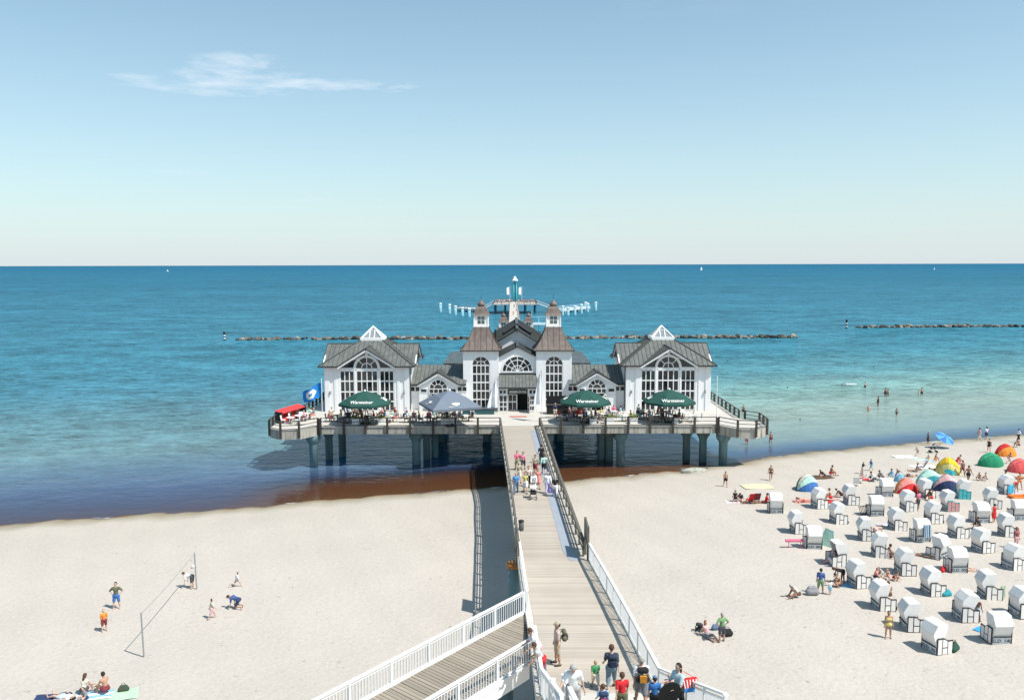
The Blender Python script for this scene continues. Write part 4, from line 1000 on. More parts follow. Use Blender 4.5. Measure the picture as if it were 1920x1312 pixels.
# stairs down to the side jetties
for s, x0, x1 in ((-1, hx0, X(905, 386, 585)), (1, hx1, X(1038, 386, 585))):
    t = thing('jetty_stairs', 'white stair flight dropping from the pier head to its %s landing stage' % ('shorter' if s < 0 else 'longer'), 'stairs', (x0, 384, DECK), group='stair flights of the pier head')
    for yy in (382.6, 385.4):
        m = MB(); m.bar((0, yy-384, -.1), (x1-x0, yy-384, -3.1), .2, .35); m.build('stringer', WHITE, t)
        m = MB(); m.bar((0, yy-384, .95), (x1-x0, yy-384, -2.05), .14, .14); m.build('handrail', WHITE, t)
    m = MB()
    for k in range(14): f = k/13; m.box((x1-x0)*f-.22, (x1-x0)*f+.22, -1.3, 1.3, -3.0*f-.06, -3.0*f); 
    m.build('tread', GWOOD, t, kind='stuff')
# landing stages
def stage(pts, label):
    a, b_ = Vector((*pts[0], 1.9)), Vector((*pts[1], 1.9)); t = thing('landing_stage', label, 'jetty', tuple(a), group='landing stages of the pier head')
    d = (b_-a).normalized(); n = Vector((-d.y, d.x, 0))
    m = MB(); m.slab([a-n*2.6, b_-n*2.6, b_+n*2.6, a+n*2.6], 1.0); m.build('deck', mat('pale_stage', (.62, .62, .60), .7, vary=.1), t, origin=tuple(a))
    for s in (-2.5, 2.5):
        for z in (1.0, .5): m = MB(); m.bar(a+n*s+Vector((0,0,z)), b_+n*s+Vector((0,0,z)), .12, .12); m.build('rail', PILEB, t, origin=tuple(a))
        for k in range(9): m = MB(); p = a.lerp(b_, k/8)+n*s; m.box(p.x-.07, p.x+.07, p.y-.07, p.y+.07, 1.5, 2.95); m.build('post', PILEB, t, origin=tuple(a))
    for k in range(9):
        for s in (-2.2, 2.2): p = a.lerp(b_, (k+.5)/9)+n*s; m = MB(); m.tube((p.x, p.y, -6), (p.x, p.y, 0.9), .42, n=8); m.build('pile', PILEB if k % 3 else TEAL, t, origin=tuple(a))
def gp(u, v, z): p = P(u, v, z); return (p[0], p[1])
stage((gp(899, 578, 1.9), gp(857, 576, 1.9)), 'short landing stage off the pier head among five pale piles')
stage((gp(1042, 580, 1.9), gp(1098, 574, 1.9)), 'long landing stage off the pier head lined with pale blue piles')
def dolphin(u, v0, v1, label):
    p = P(u, v1, 0); z = Z(v0, p[1], u)
    t = thing('mooring_pile', label, 'pile', p, group='pale blue mooring piles')
    m = MB(); m.tube((0,0,-5), (0,0,z), .62, n=10); m.build('shaft', PILEB, t, True)
    m = MB(); m.lathe([(.70, z-.5), (.70, z), (.4, z+.25)], 10); m.build('cap', WHITE, t, True)
for k, (u, v0, v1) in enumerate(((826, 569, 585), (843, 571, 588), (854, 574, 590), (867, 577, 592), (880, 579, 594))):
    dolphin(u, v0, v1, ['outermost pale mooring pile off the short landing stage, standing alone', 'second pale mooring pile from the outer end of the short stage', 'pale mooring pile at the outer end of the short landing stage deck', 'pale mooring pile before the middle of the short landing stage', 'pale mooring pile nearest the stairs of the short landing stage'][k])
for k, (u, v0, v1) in enumerate(((1055, 574, 591), (1065, 577, 591), (1078, 574, 590), (1090, 571, 587), (1098, 567, 582), (1102, 569, 585), (1117, 567, 582))):
    dolphin(u, v0, v1, ['pale mooring pile of the long stage closest to the copper tower', 'second pale mooring pile along the long landing stage', 'pale mooring pile before the middle of the long landing stage', 'fourth pale mooring pile along the long landing stage', 'tallest pale mooring pile at the outer end of the long stage', 'pale mooring pile in front of the tallest one at the stage end', 'outermost pale mooring pile beyond the long stage, standing alone'][k])
# diving gondola tower
yT = 396.0; xT = X(965.5, yT, 560); zt0 = Z(532, yT); zc = Z(519, yT)
t = thing('gondola_tower', 'slim teal steel tower with a white bell shaped cap at the pier head', 'tower', (xT, yT, 0))
for a in (-1, 1):
    for b_ in (-1, 1): m = MB(); m.tube((a*.62, b_*.62, -6), (a*.62, b_*.62, zt0), .42, n=10); m.build('leg', TEAL, t, True)
m = MB(); m.box(-.5, .5, -.5, .5, 4.8, zt0-.1); m.build('shaft', TEAL, t)
m = MB(); m.lathe([(.55, zt0), (.30, zt0+.7), (.28, Z(526, yT)+.1)], 10); m.build('neck', TEAL, t, True)
zb = Z(526.5, yT)
m = MB(); m.lathe([(1.6, zb-.05), (1.45, zb+.35), (1.0, zb+.8), (.75, zb+1.4), (.45, zc+.1), (.05, zc+.3)], 14); m.build('cap', WHITE, t, True)
# two banner flags
def banner(u, v0, v1, vb, label, y=386.0, w_=1.45):
    x = X(u, y, 550); t = thing('banner_flag', label, 'flag', (x, y, DECK), group='white banner flags at the pier head')
    z0, z1 = Z(v1, y)-DECK, Z(v0, y)-DECK
    m = MB(); m.tube((0,0,0), (0,0,z1+.2), .07, n=8); m.build('pole', WHITE, t)
    m = MB(); n = 6
    for k in range(n):
        a, b_ = k/n, (k+1)/n
        f = lambda q: (-.1-w_*q, .22*math.sin(q*5), z1-.5*q*q)
        g = lambda q: (-.1-w_*q, .22*math.sin(q*5+.6), z0+.35*q)
        m.slab([f(a), f(b_), g(b_), g(a)], .03, d=(0,1,0))
    m.build('cloth', WHITE, t)
banner(956, 538, 553, 570, 'white banner flag standing before the teal tower on the landing stair side')
banner(978.5, 538, 553, 570, 'white banner flag on the far side of the teal tower, nearer the long stage')
# gangway frame near the head
p = gp(1010, 606, 3.0); t = thing('boarding_frame', 'white steel boarding frame beside the sea bridge', 'frame', (p[0], p[1], 0))
for a, b_ in ((-2.4, 0), (2.4, 0), (0, 0)): m = MB(); m.tube((a, b_, -5), (a, b_, 7.0 if a else 5.2), .16, n=8); m.build('post', PILEB, t)
for z in (5.2, 3.2): m = MB(); m.bar((-2.4, 0, z), (2.4, 0, z), .25, .3); m.build('beam', PILEB, t)
m = MB(); m.box(-2.6, 4.2, -1.0, 1.4, 2.55, 2.9); m.build('platform', WHITE, t)

# ------------------------------------------------------------ boulder breakwaters: each boulder its own part
def boulder(seed):
    r = random.Random(seed); bmv = []
    t_ = (1+5**.5)/2
    v = [(-1,t_,0),(1,t_,0),(-1,-t_,0),(1,-t_,0),(0,-1,t_),(0,1,t_),(0,-1,-t_),(0,1,-t_),(t_,0,-1),(t_,0,1),(-t_,0,-1),(-t_,0,1)]
    f = [(0,11,5),(0,5,1),(0,1,7),(0,7,10),(0,10,11),(1,5,9),(5,11,4),(11,10,2),(10,7,6),(7,1,8),(3,9,4),(3,4,2),(3,2,6),(3,6,8),(3,8,9),(4,9,5),(2,4,11),(6,2,10),(8,6,7),(9,8,1)]
    m = MB(); m.add([tuple(c/1.9*(1+r.uniform(-.28, .25)) for c in p) for p in v], f); return m.mesh('boulder', ROCKS[seed % 3])
BOUL = [boulder(k) for k in range(6)]
def breakwater(pa, pb, n, label, gaps=()):
    t = thing('breakwater', label, 'breakwater', (pa[0], pa[1], 0), group='boulder breakwaters out at sea')
    for k in range(n):
        f = (k+random.uniform(-.4, .4))/n
        if any(a < f < b_ for a, b_ in gaps) and random.random() < .85: continue
        x, y = pa[0]+(pb[0]-pa[0])*f, pa[1]+(pb[1]-pa[1])*f+random.gauss(0, .9)
        s = random.uniform(.45, 1.1)
        link('boulder', BOUL[random.randrange(6)], t, (x-pa[0], y-pa[1], random.uniform(-.15, .45)), (random.uniform(-.4,.4), random.uniform(-.4,.4), random.uniform(0, 6.3)), (s*random.uniform(.9, 1.5), s, s*random.uniform(.6, .95)))
a_, b_ = P(449, 637, 0), P(1496, 633, 0)
breakwater(a_, b_, 285, 'long low line of dark boulders in the sea behind the restaurant', ((.022, .026), (.07, .076), (.118, .128)))
breakwater(P(1609, 614.5, 0), P(1990, 612, 0), 120, 'line of pale boulders farther out, cut by the frame edge')
def beacon(u, v0, v1, label):
    p = P(u, v1, 0); h_ = Z(v0, p[1], u); t = thing('sea_mark', label, 'beacon', p, group='black and white sea marks')
    for k in range(5): m = MB(); m.tube((0,0,h_*k/5-(2 if k == 0 else 0)), (0,0,h_*(k+1)/5), .32, n=8); m.build('band', BLACK if k % 2 == 0 else WHITE, t)
    m = MB(); m.lathe([(.32, h_), (.5, h_+.2), (.05, h_+.7)], 8); m.build('topmark', BLACK, t)
beacon(421, 625, 638, 'black and white banded sea mark at the lone end of the long breakwater')
beacon(1587, 602, 616, 'black and white banded sea mark off the pale boulder line')
def sail(u, v, hpx, label):
    p = P(u, v+.0, 0.0) if False else None
    y = 3000.0; r = ray(u, 503); x = r[0]/r[1]*y; k = hpx/FPX*y/9.0
    t = thing('sailing_boat', label, 'boat', (x, y, 0), R(30), group='tiny sailing boats near the horizon'); t.scale = (k, k, k)
    m = MB(); m.slab([(-3,-.9,.9),(2.2,-1,.9),(4,0,1.0),(2.2,1,.9),(-3,.9,.9)], 1.1); m.build('hull', WHITE, t)
    m = MB(); m.tube((.5,0,.9), (.5,0,10.5), .08); m.build('mast', STEEL, t)
    m = MB(); m.slab([(.4,0,1.8),(-3,.25,1.8),(.4,0,10.2)], .05, d=(0,1,0)); m.build('sail', WHITE, t)
    m = MB(); m.slab([(.7,0,9),(.7,.1,1.6),(3.7,0,1.3)], .05, d=(0,1,0)); m.build('sail', WHITE, t)
sail(314, 500, 4, 'tiny sailing boat on the horizon high over the volleyball net'); sail(1315, 502, 6.5, 'small white sailing boat on the horizon beyond the second pavilion'); sail(1752, 499, 4, 'tiny sailing boat on the horizon above the pale boulder line')
# ------------------------------------------------------------ people: one continuous body surface grown from a posed skeleton
SKINS = [mat('skin_%s' % n, c, 0.6, vary=0.05) for n, c in (('fair', (0.56, 0.36, 0.27)), ('tan', (0.42, 0.235, 0.155)), ('brown', (0.27, 0.14, 0.09)))]
HAIRS = {k: mat('hair_%s' % k, c, 0.7) for k, c in dict(dark=(0.025, 0.018, 0.014), brown=(0.085, 0.045, 0.025), blond=(0.42, 0.30, 0.14), grey=(0.36, 0.35, 0.33), red=(0.20, 0.06, 0.03)).items()}
CLO = {}
def cloth(rgb):
    k = tuple(rgb)
    if k not in CLO: CLO[k] = mat('cloth_%d' % len(CLO), k, 0.85, vary=0.14, vscale=6, bump=0.5, bscale=9)
    return CLO[k]
CC = dict(white=(.74,.74,.73), black=(.02,.02,.022), navy=(.03,.05,.12), blue=(.05,.16,.42), sky=(.22,.45,.62), teal=(.03,.28,.32), green=(.06,.28,.10), olive=(.12,.12,.07),
          sage=(.22,.32,.18), mint=(.40,.62,.52), yellow=(.62,.55,.20), orange=(.75,.24,.04), red=(.60,.03,.03), coral=(.72,.26,.22), pink=(.70,.16,.25), rose=(.66,.40,.40), grey=(.25,.25,.26),
          khaki=(.42,.36,.26), jeans=(.11,.18,.28), lavender=(.46,.42,.60), maroon=(.20,.04,.05), brown=(.12,.07,.045), cream=(.62,.58,.48), lightblue=(.45,.62,.72), charcoal=(.07,.07,.08))
EYE = mat('eye_dark', (0.02, 0.015, 0.012), 0.3); LIP = mat('lip', (0.36, 0.13, 0.11), 0.6); SHOE = mat('shoe', (0.06, 0.05, 0.05), 0.7)

def fk(torso=0, lean=0, head=0, hturn=0, arms=((5,10,10),(5,10,10)), legs=((0,4,0),(0,4,0)), tilt=0, twist=0, child=False):
    """joint positions; x = the body's right, y = forward, z = up. angles in degrees; arms (forward, out, elbow), legs (forward, out, knee)"""
    J = {}
    T, Ln = R(torso), R(lean)
    up = Vector((math.sin(Ln), math.sin(T), math.cos(T)*math.cos(Ln))).normalized(); side = Vector((1,0,0))
    fw = up.cross(side) * -1; fw = side.cross(up) * -1; fw = Vector((0, math.cos(T), -math.sin(T)))
    pel = Vector((0,0,0))
    J['pel'] = pel; J['waist'] = pel+up*.17; J['chest'] = pel+up*.34; J['neck'] = pel+up*.53
    Hd = R(torso+head); hup = Vector((0, math.sin(Hd), math.cos(Hd))); hfw = Vector((math.sin(R(hturn)), math.cos(Hd)*math.cos(R(hturn)), -math.sin(Hd)))
    J['head'] = J['neck']+hup*.17; J['hup'], J['hfw'] = hup, hfw
    for i, s in enumerate((1, -1)):
        sh = J['neck']-up*.07+side*s*.185
        p, a, e = (R(q) for q in arms[i])
        d = (-up*math.cos(p)+fw*math.sin(p)); d = (d*math.cos(a)+side*s*math.sin(a)).normalized()
        d2 = (-up*math.cos(p+e)+fw*math.sin(p+e)); a2 = -a*.95 if a > R(40) else a*(1 if e < R(60) else -.35); d2 = (d2*math.cos(a2)+side*s*math.sin(a2)).normalized()
        el = sh+d*.30; wr = el+d2*.255
        J['sh%d' % i], J['el%d' % i], J['wr%d' % i], J['ha%d' % i] = sh, el, wr, wr+d2*.08; J['hd%d' % i] = d2
        hp = pel+side*s*.095-Vector((0,0,.02))
        p, a, k = (R(q) for q in legs[i])
        d = Vector((s*math.sin(a), math.sin(p)*math.cos(a), -math.cos(p)*math.cos(a)))
        q = p-k; a2 = a*.6
        d2 = Vector((s*math.sin(a2)*(1 if abs(k) < 1 else .5), math.sin(q)*math.cos(a2), -math.cos(q)*math.cos(a2)))
        kn = hp+d*.43; an = kn+d2*.41
        f = Vector((0, math.cos(q), math.sin(q)*1.0)); f = (f+Vector((s*.12, 0, 0))).normalized()
        if abs(q) < R(50): f = Vector((s*.15, 1, -.12)).normalized()
        J['hp%d' % i], J['kn%d' % i], J['an%d' % i], J['to%d' % i] = hp, kn, an, an+f*.17
    if tilt:
        M = Matrix.Rotation(R(tilt), 3, 'X')
        for k_ in J: J[k_] = M @ J[k_]
    if child:
        for k_ in list(J):
            if k_ in ('hup', 'hfw', 'hd0', 'hd1'): continue
            J[k_] = J[k_]*.92 if k_ != 'head' else J['neck']*1.0+J['hup']*.16
    return J
def body_caps(J, child=False):
    hr = .108 if child else .098
    C = [(J['pel']+Vector((0,0,-.0)), J['waist'], .135, .118), (J['hp0'], J['hp1'], .112, .112), (J['waist'], J['chest'], .115, .130),
         (J['sh0']*.55+J['chest']*.45, J['sh1']*.55+J['chest']*.45, .098, .098), (J['sh0']*.9+J['neck']*.1, J['sh1']*.9+J['neck']*.1, .062, .062), (J['neck']-J['hup']*.04, J['head'], .056, .050),
         (J['head']-J['hup']*.035+J['hfw']*.012, J['head']+J['hup']*.045, hr*.80, hr), (J['head']+J['hfw']*.085-J['hup']*.015, J['head']+J['hfw']*.105-J['hup']*.03, .022, .020)]
    for i in '01':
        C += [(J['sh'+i], J['el'+i], .056, .043), (J['el'+i], J['wr'+i], .043, .028), (J['wr'+i], J['ha'+i]*.7+J['wr'+i]*.3, .030, .036),
              (J['hp'+i], J['kn'+i], .100, .062), (J['kn'+i], (J['kn'+i]*.6+J['an'+i]*.4)+(J['an'+i]-J['kn'+i]).cross(Vector((1,0,0)))*.0, .060, .058), (J['kn'+i]*.6+J['an'+i]*.4, J['an'+i], .058, .037),
              (J['an'+i], J['to'+i], .042, .036)]
    return C
def part_caps(J, what, child=False):
    L_ = lambda a, b_, t: J[a].lerp(J[b_], t)
    tor = [(J['pel'], J['waist'], .148, .134), (J['waist'], J['chest'], .132, .146), (J['sh0']*.55+J['chest']*.45, J['sh1']*.55+J['chest']*.45, .116, .116), (J['sh0']*.92+J['neck']*.08, J['sh1']*.92+J['neck']*.08, .075, .075)]
    hips = [(J['pel'], J['waist'].lerp(J['pel'], .55), .152, .142), (J['hp0'], J['hp1'], .128, .128)]
    out = []
    if what in ('shirt', 'longshirt', 'tunic'):
        out = list(tor)
        for i in '01':
            out.append((J['sh'+i], L_('sh'+i, 'el'+i, .75), .076, .068))
            if what == 'longshirt': out += [(J['sh'+i], J['el'+i], .074, .060), (J['el'+i], L_('el'+i, 'wr'+i, .85), .060, .046)]
        if what == 'tunic': out += [(J['hp0'], L_('hp0', 'kn0', .25), .13, .12), (J['hp1'], L_('hp1', 'kn1', .25), .13, .12), (J['hp0'], J['hp1'], .13, .13)]
    elif what == 'vest': out = list(tor)
    elif what == 'dress':
        out = list(tor)+hips+[(J['pel'], (J['kn0']+J['kn1'])/2, .16, .17)]
        for i in '01': out += [(J['hp'+i], L_('hp'+i, 'kn'+i, .85), .13, .12)]
    elif what in ('shorts', 'trunks', 'trousers', 'capri'):
        t = dict(shorts=.85, trunks=.38, trousers=1, capri=1)[what]; out = list(hips)
        for i in '01':
            out.append((J['hp'+i], L_('hp'+i, 'kn'+i, t), .118, .118-.026*t))
            if what in ('trousers', 'capri'): out.append((J['kn'+i], L_('kn'+i, 'an'+i, .95 if what == 'trousers' else .45), .080, .066))
    elif what == 'briefs': out = hips
    elif what == 'bikini_top': out = [(J['chest']+(J['sh0']-J['sh1'])*.18-(J['neck']-J['chest'])*.05, J['chest']-(J['sh0']-J['sh1'])*.18-(J['neck']-J['chest'])*.05, .142, .142)]
    elif what == 'swimsuit': out = [tor[0], tor[1], (tor[2][0]*.97+J['chest']*.03, tor[2][1]*.97+J['chest']*.03, .11, .11)]+hips
    elif what in ('hair', 'longhair'):
        h, u, f = J['head'], J['hup'], J['hfw']
        out = [(h+u*.055-f*.018, h+u*.02-f*.03, .104, .102)]
        if what == 'longhair': out += [(h-f*.05, h-u*.14-f*.075, .085, .062), (h-u*.14-f*.075, h-u*.24-f*.09, .062, .04)]
    elif what == 'cap':
        h, u, f = J['head'], J['hup'], J['hfw']; out = [(h+u*.065-f*.01, h+u*.055+f*.01, .106, .106), (h+u*.055+f*.10, h+u*.05+f*.155, .045, .028)]
    elif what == 'shoes':
        for i in '01': out += [(J['an'+i]+(J['to'+i]-J['an'+i])*-.12, J['to'+i]+(J['to'+i]-J['an'+i])*.12, .056, .050)]
    return out
def sdf_mesh(name, caps, vox, mats, k=.016, extra=None):
    lo = np.min([[min(a[i], b_[i])-max(r0, r1) for i in range(3)] for a, b_, r0, r1 in caps], 0)-2.5*vox
    hi = np.max([[max(a[i], b_[i])+max(r0, r1) for i in range(3)] for a, b_, r0, r1 in caps], 0)+2.5*vox
    n = np.ceil((hi-lo)/vox).astype(int)+1
    ax = [lo[i]+vox*np.arange(n[i]) for i in range(3)]
    Pp = np.stack(np.meshgrid(*ax, indexing='ij'), -1)
    acc = np.zeros(Pp.shape[:3])
    for a, b_, r0, r1 in caps:
        a, b_ = np.array(a), np.array(b_); d = b_-a; L2 = max(d @ d, 1e-9)
        t = np.clip(((Pp-a) @ d)/L2, 0, 1)
        q = np.linalg.norm(Pp-a-t[..., None]*d, axis=-1)-(r0+(r1-r0)*t)
        acc += np.exp(np.clip(-q/k, -60, 60))
    D = -k*np.log(np.maximum(acc, 1e-26))+k*.35
    neg = D < 0
    c = [neg[i:n[0]-1+i, j:n[1]-1+j, l:n[2]-1+l] for i in (0,1) for j in (0,1) for l in (0,1)]
    s = sum(x.astype(int) for x in c); act = (s > 0) & (s < 8)
    idx = -np.ones(act.shape, int); ijk = np.argwhere(act); idx[act] = np.arange(len(ijk))
    sumv = np.zeros((len(ijk), 3)); cnt = np.zeros(len(ijk))
    corners = [(i, j, l) for i in (0,1) for j in (0,1) for l in (0,1)]
    for p in corners:
        for axn in range(3):
            if p[axn]: continue
            q = list(p); q[axn] = 1
            d0 = D[tuple((ijk+p).T)]; d1 = D[tuple((ijk+q).T)]; mk = (d0 < 0) != (d1 < 0)
            t = np.where(mk, d0/np.where(mk, d0-d1, 1), 0)
            pos = np.array(p, float)[None]+np.zeros((len(ijk), 3)); pos[:, axn] += t
            sumv += pos*mk[:, None]; cnt += mk
    V = lo+vox*(ijk+sumv/cnt[:, None])
    F = []
    for axn in range(3):
        a1_, a2_ = (axn+1) % 3, (axn+2) % 3
        sl0 = [slice(None)]*3; sl1 = [slice(None)]*3; sl0[axn] = slice(0, -1); sl1[axn] = slice(1, None)
        x0, x1 = neg[tuple(sl0)], neg[tuple(sl1)]
        e = np.argwhere(x0 != x1)
        e = e[(e[:, a1_] > 0) & (e[:, a2_] > 0)]
        if not len(e): continue
        inside = neg[tuple(e.T)]
        def at_(o1, o2):
            q = e.copy(); q[:, a1_] -= o1; q[:, a2_] -= o2; return idx[tuple(np.minimum(q, np.array(idx.shape)-1).T)]
        Q = np.stack([at_(1,1), at_(0,1), at_(0,0), at_(1,0)], -1); Q[~inside] = Q[~inside][:, ::-1]
        F.append(Q[(Q >= 0).all(1)])
    F = np.concatenate(F)
    mb = MB(); mb.v = [tuple(p) for p in V]; mb.f = [tuple(f) for f in F.tolist()]; mb.m = [0]*len(mb.f)
    if extra: extra(mb)
    return mb.mesh(name, mats, True)
def hand_extra(J, child=False):
    def f(mb):
        for i, s in (('0', 1), ('1', -1)):
            w_, d = J['wr'+i], J['hd'+i]; side = d.cross(Vector((0,0,1)))
            if side.length < .3: side = Vector((0, 1, 0))
            side.normalize(); curl = d.cross(side).normalized()
            palm = w_+d*.075
            for q, ln in ((-.030, .062), (-.011, .072), (.010, .068), (.029, .052)):
                a = palm+side*q; b_ = a+(d*.9+curl*.25).normalized()*ln*.5; c_ = b_+(d*.75+curl*.65).normalized()*ln*.5
                mb.tube(a, b_, .0105, .0095, 6); mb.tube(b_, c_, .0095, .0075, 6)
            a = w_+d*.035-side*.028; b_ = a+(d*.6-side*.8).normalized()*.035; mb.tube(a, b_, .013, .011, 6); mb.tube(b_, b_+(d*.9-side*.25).normalized()*.03, .011, .008, 6)
        h, u, fw = J['head'], J['hup'], J['hfw']; sd = u.cross(fw).normalized()
        for s in (-1, 1):
            c_ = h+fw*.088+sd*s*.034+u*.012; mb.tube(c_-fw*.01, c_+fw*.006, .012, .010, 6, 1)
            e = h+sd*s*.092-fw*.005; mb.tube(e-fw*.012, e+fw*.012+sd*s*.012, .026, .018, 6)
        c_ = h+fw*.084-u*.062; mb.tube(c_-sd*.026, c_+sd*.026, .010, .010, 6, 2)
    return f
POSES = dict(
    stand=fk(arms=((4,9,12),(-2,9,14)), legs=((3,5,2),(-4,5,3))),
    akimbo=fk(arms=((-14,44,34),(-14,44,34)), legs=((2,7,2),(-3,7,2))),
    walk=fk(torso=3, arms=((24,7,22),(-22,7,14)), legs=((-20,3,14),(24,3,8))),
    walk2=fk(torso=4, head=4, arms=((-24,8,16),(26,8,28)), legs=((26,3,12),(-18,3,18))),
    run=fk(torso=14, arms=((42,10,70),(-38,10,60)), legs=((-34,3,60),(46,3,34))),
    reach=fk(torso=8, head=10, arms=((58,6,22),(12,8,20)), legs=((3,5,4),(-10,5,8))),
    carry=fk(torso=2, arms=((32,8,66),(28,8,62)), legs=((6,4,4),(-8,4,8))),
    push=fk(torso=12, arms=((36,6,36),(36,6,36)), legs=((-22,3,8),(20,3,14))),
    lookdown=fk(torso=10, head=34, arms=((34,24,28),(-6,14,24)), legs=((14,5,14),(-12,5,6))),
    leanrail=fk(torso=32, head=-8, arms=((52,10,34),(48,10,40)), legs=((-6,4,2),(6,4,10))),
    bend=fk(torso=82, head=-12, arms=((88,8,8),(80,8,10)), legs=((6,7,6),(-2,7,4))),
    kneel=fk(torso=72, head=24, arms=((66,8,12),(70,8,20)), legs=((34,8,118),(22,8,112))),
    squat=fk(torso=34, head=4, arms=((62,10,18),(58,10,20)), legs=((104,14,142),(98,14,140))),
    sit=fk(torso=14, head=4, arms=((46,8,34),(42,10,38)), legs=((118,12,108),(112,12,112))),
    sitlong=fk(torso=-12, head=14, arms=((-38,14,6),(-36,14,8)), legs=((88,6,4),(100,8,34))),
    sitfold=fk(torso=46, head=8, arms=((62,6,18),(58,6,14)), legs=((116,10,92),(92,14,30))),
    chair=fk(torso=2, head=6, arms=((28,8,66),(34,8,54)), legs=((88,8,84),(84,8,88))),
    chair2=fk(torso=10, head=2, arms=((44,12,50),(20,10,84)), legs=((86,10,92),(94,6,74))),
    lie=fk(tilt=86, torso=0, head=6, arms=((4,16,10),(-2,22,16)), legs=((2,6,6),(10,7,26))),
    lieprone=fk(tilt=-88, torso=-6, head=-16, arms=((120,30,40),(110,34,50)), legs=((-2,5,0),(-2,7,2))),
    swim=fk(torso=38, head=-30, arms=((88,30,14),(70,40,10)), legs=((-30,6,10),(-34,8,20))),
)
CHILD = {k: None for k in ()}
VOX = .028
_pm = {}
SITZ = {'chair': .13, 'chair2': .13}
def pose_mesh(pose, what, child):
    key = (pose, what, child)
    if key in _pm: return _pm[key]
    J = POSES[pose]
    if child:
        J = {k_: v_.copy() for k_, v_ in J.items()}; J['head'] = J['neck']+J['hup']*.165
    bc = body_caps(J, child)
    if pose in SITZ: zoff = .115                        # origin at the seat under the hips
    elif pose == 'swim': zoff = -.40
    else: zoff = -min(min(a[2]-r0, b_[2]-r1) for a, b_, r0, r1 in bc)
    if (pose, 'off') not in _pm: _pm[(pose, 'off')] = zoff
    zoff = _pm[(pose, 'off')]
    caps = bc if what == 'body' else part_caps(J, what, child)
    Jo = {k_: (v_ if k_ in ('hup', 'hfw', 'hd0', 'hd1') else v_+Vector((0,0,zoff))) for k_, v_ in J.items()}
    caps = [(a+Vector((0,0,zoff)), b_+Vector((0,0,zoff)), r0, r1) for a, b_, r0, r1 in caps]
    if what == 'body': me_ = sdf_mesh('person_body', caps, VOX, [SKINS[0], EYE, LIP], extra=hand_extra(Jo))
    else: me_ = sdf_mesh(what, caps, VOX if what not in ('hair', 'cap') else .022, [cloth(CC['white'])], k=.014)
    _pm[key] = me_; return me_
NICE = dict(briefs='swim_briefs', trunks='swim_trunks', bikini_top='bikini_top', longshirt='shirt', tunic='shirt', vest='vest', longhair='hair', capri='trousers')
def C_(c): return cloth(CC[c]) if isinstance(c, str) else cloth(c)
def person(pose, pos, rz, label, wear=(), skin=0, hair='dark', long_=False, h=1.75, group=None, cap=None, shoes=False, tilt=0):
    """rz = heading in degrees: 0 faces out to sea (+Y), 90 faces left, -90 right, 180 faces the viewer"""
    child = h < 1.45
    J = POSES[pose]
    o = bpy.data.objects.new('person', pose_mesh(pose, 'body', child)); col.objects.link(o)
    o.location = pos; o.rotation_euler = (0, R(tilt), R(rz)); k = h/1.76; o.scale = (k, k, k)
    tag(o, label, 'child' if child else 'person', group)
    setmat(o, SKINS[skin])
    def sub(what, m, nm=None):
        c = link(nm or NICE.get(what, what), pose_mesh(pose, what, child), o); setmat(c, m)
    if cap: sub('cap', C_(cap))
    if hair: sub('longhair' if long_ else 'hair', HAIRS[hair], 'hair')
    for what, c in wear: sub(what, C_(c))
    if shoes: sub('shoes', SHOE)
    return o
# usual outfits
def tee(c, d, e='shorts'): return (('shirt', c), (e, d))
def swim(c): return (('trunks', c),)
def bik(c): return (('bikini_top', c), ('briefs', c))
def suit(c): return (('swimsuit', c),)
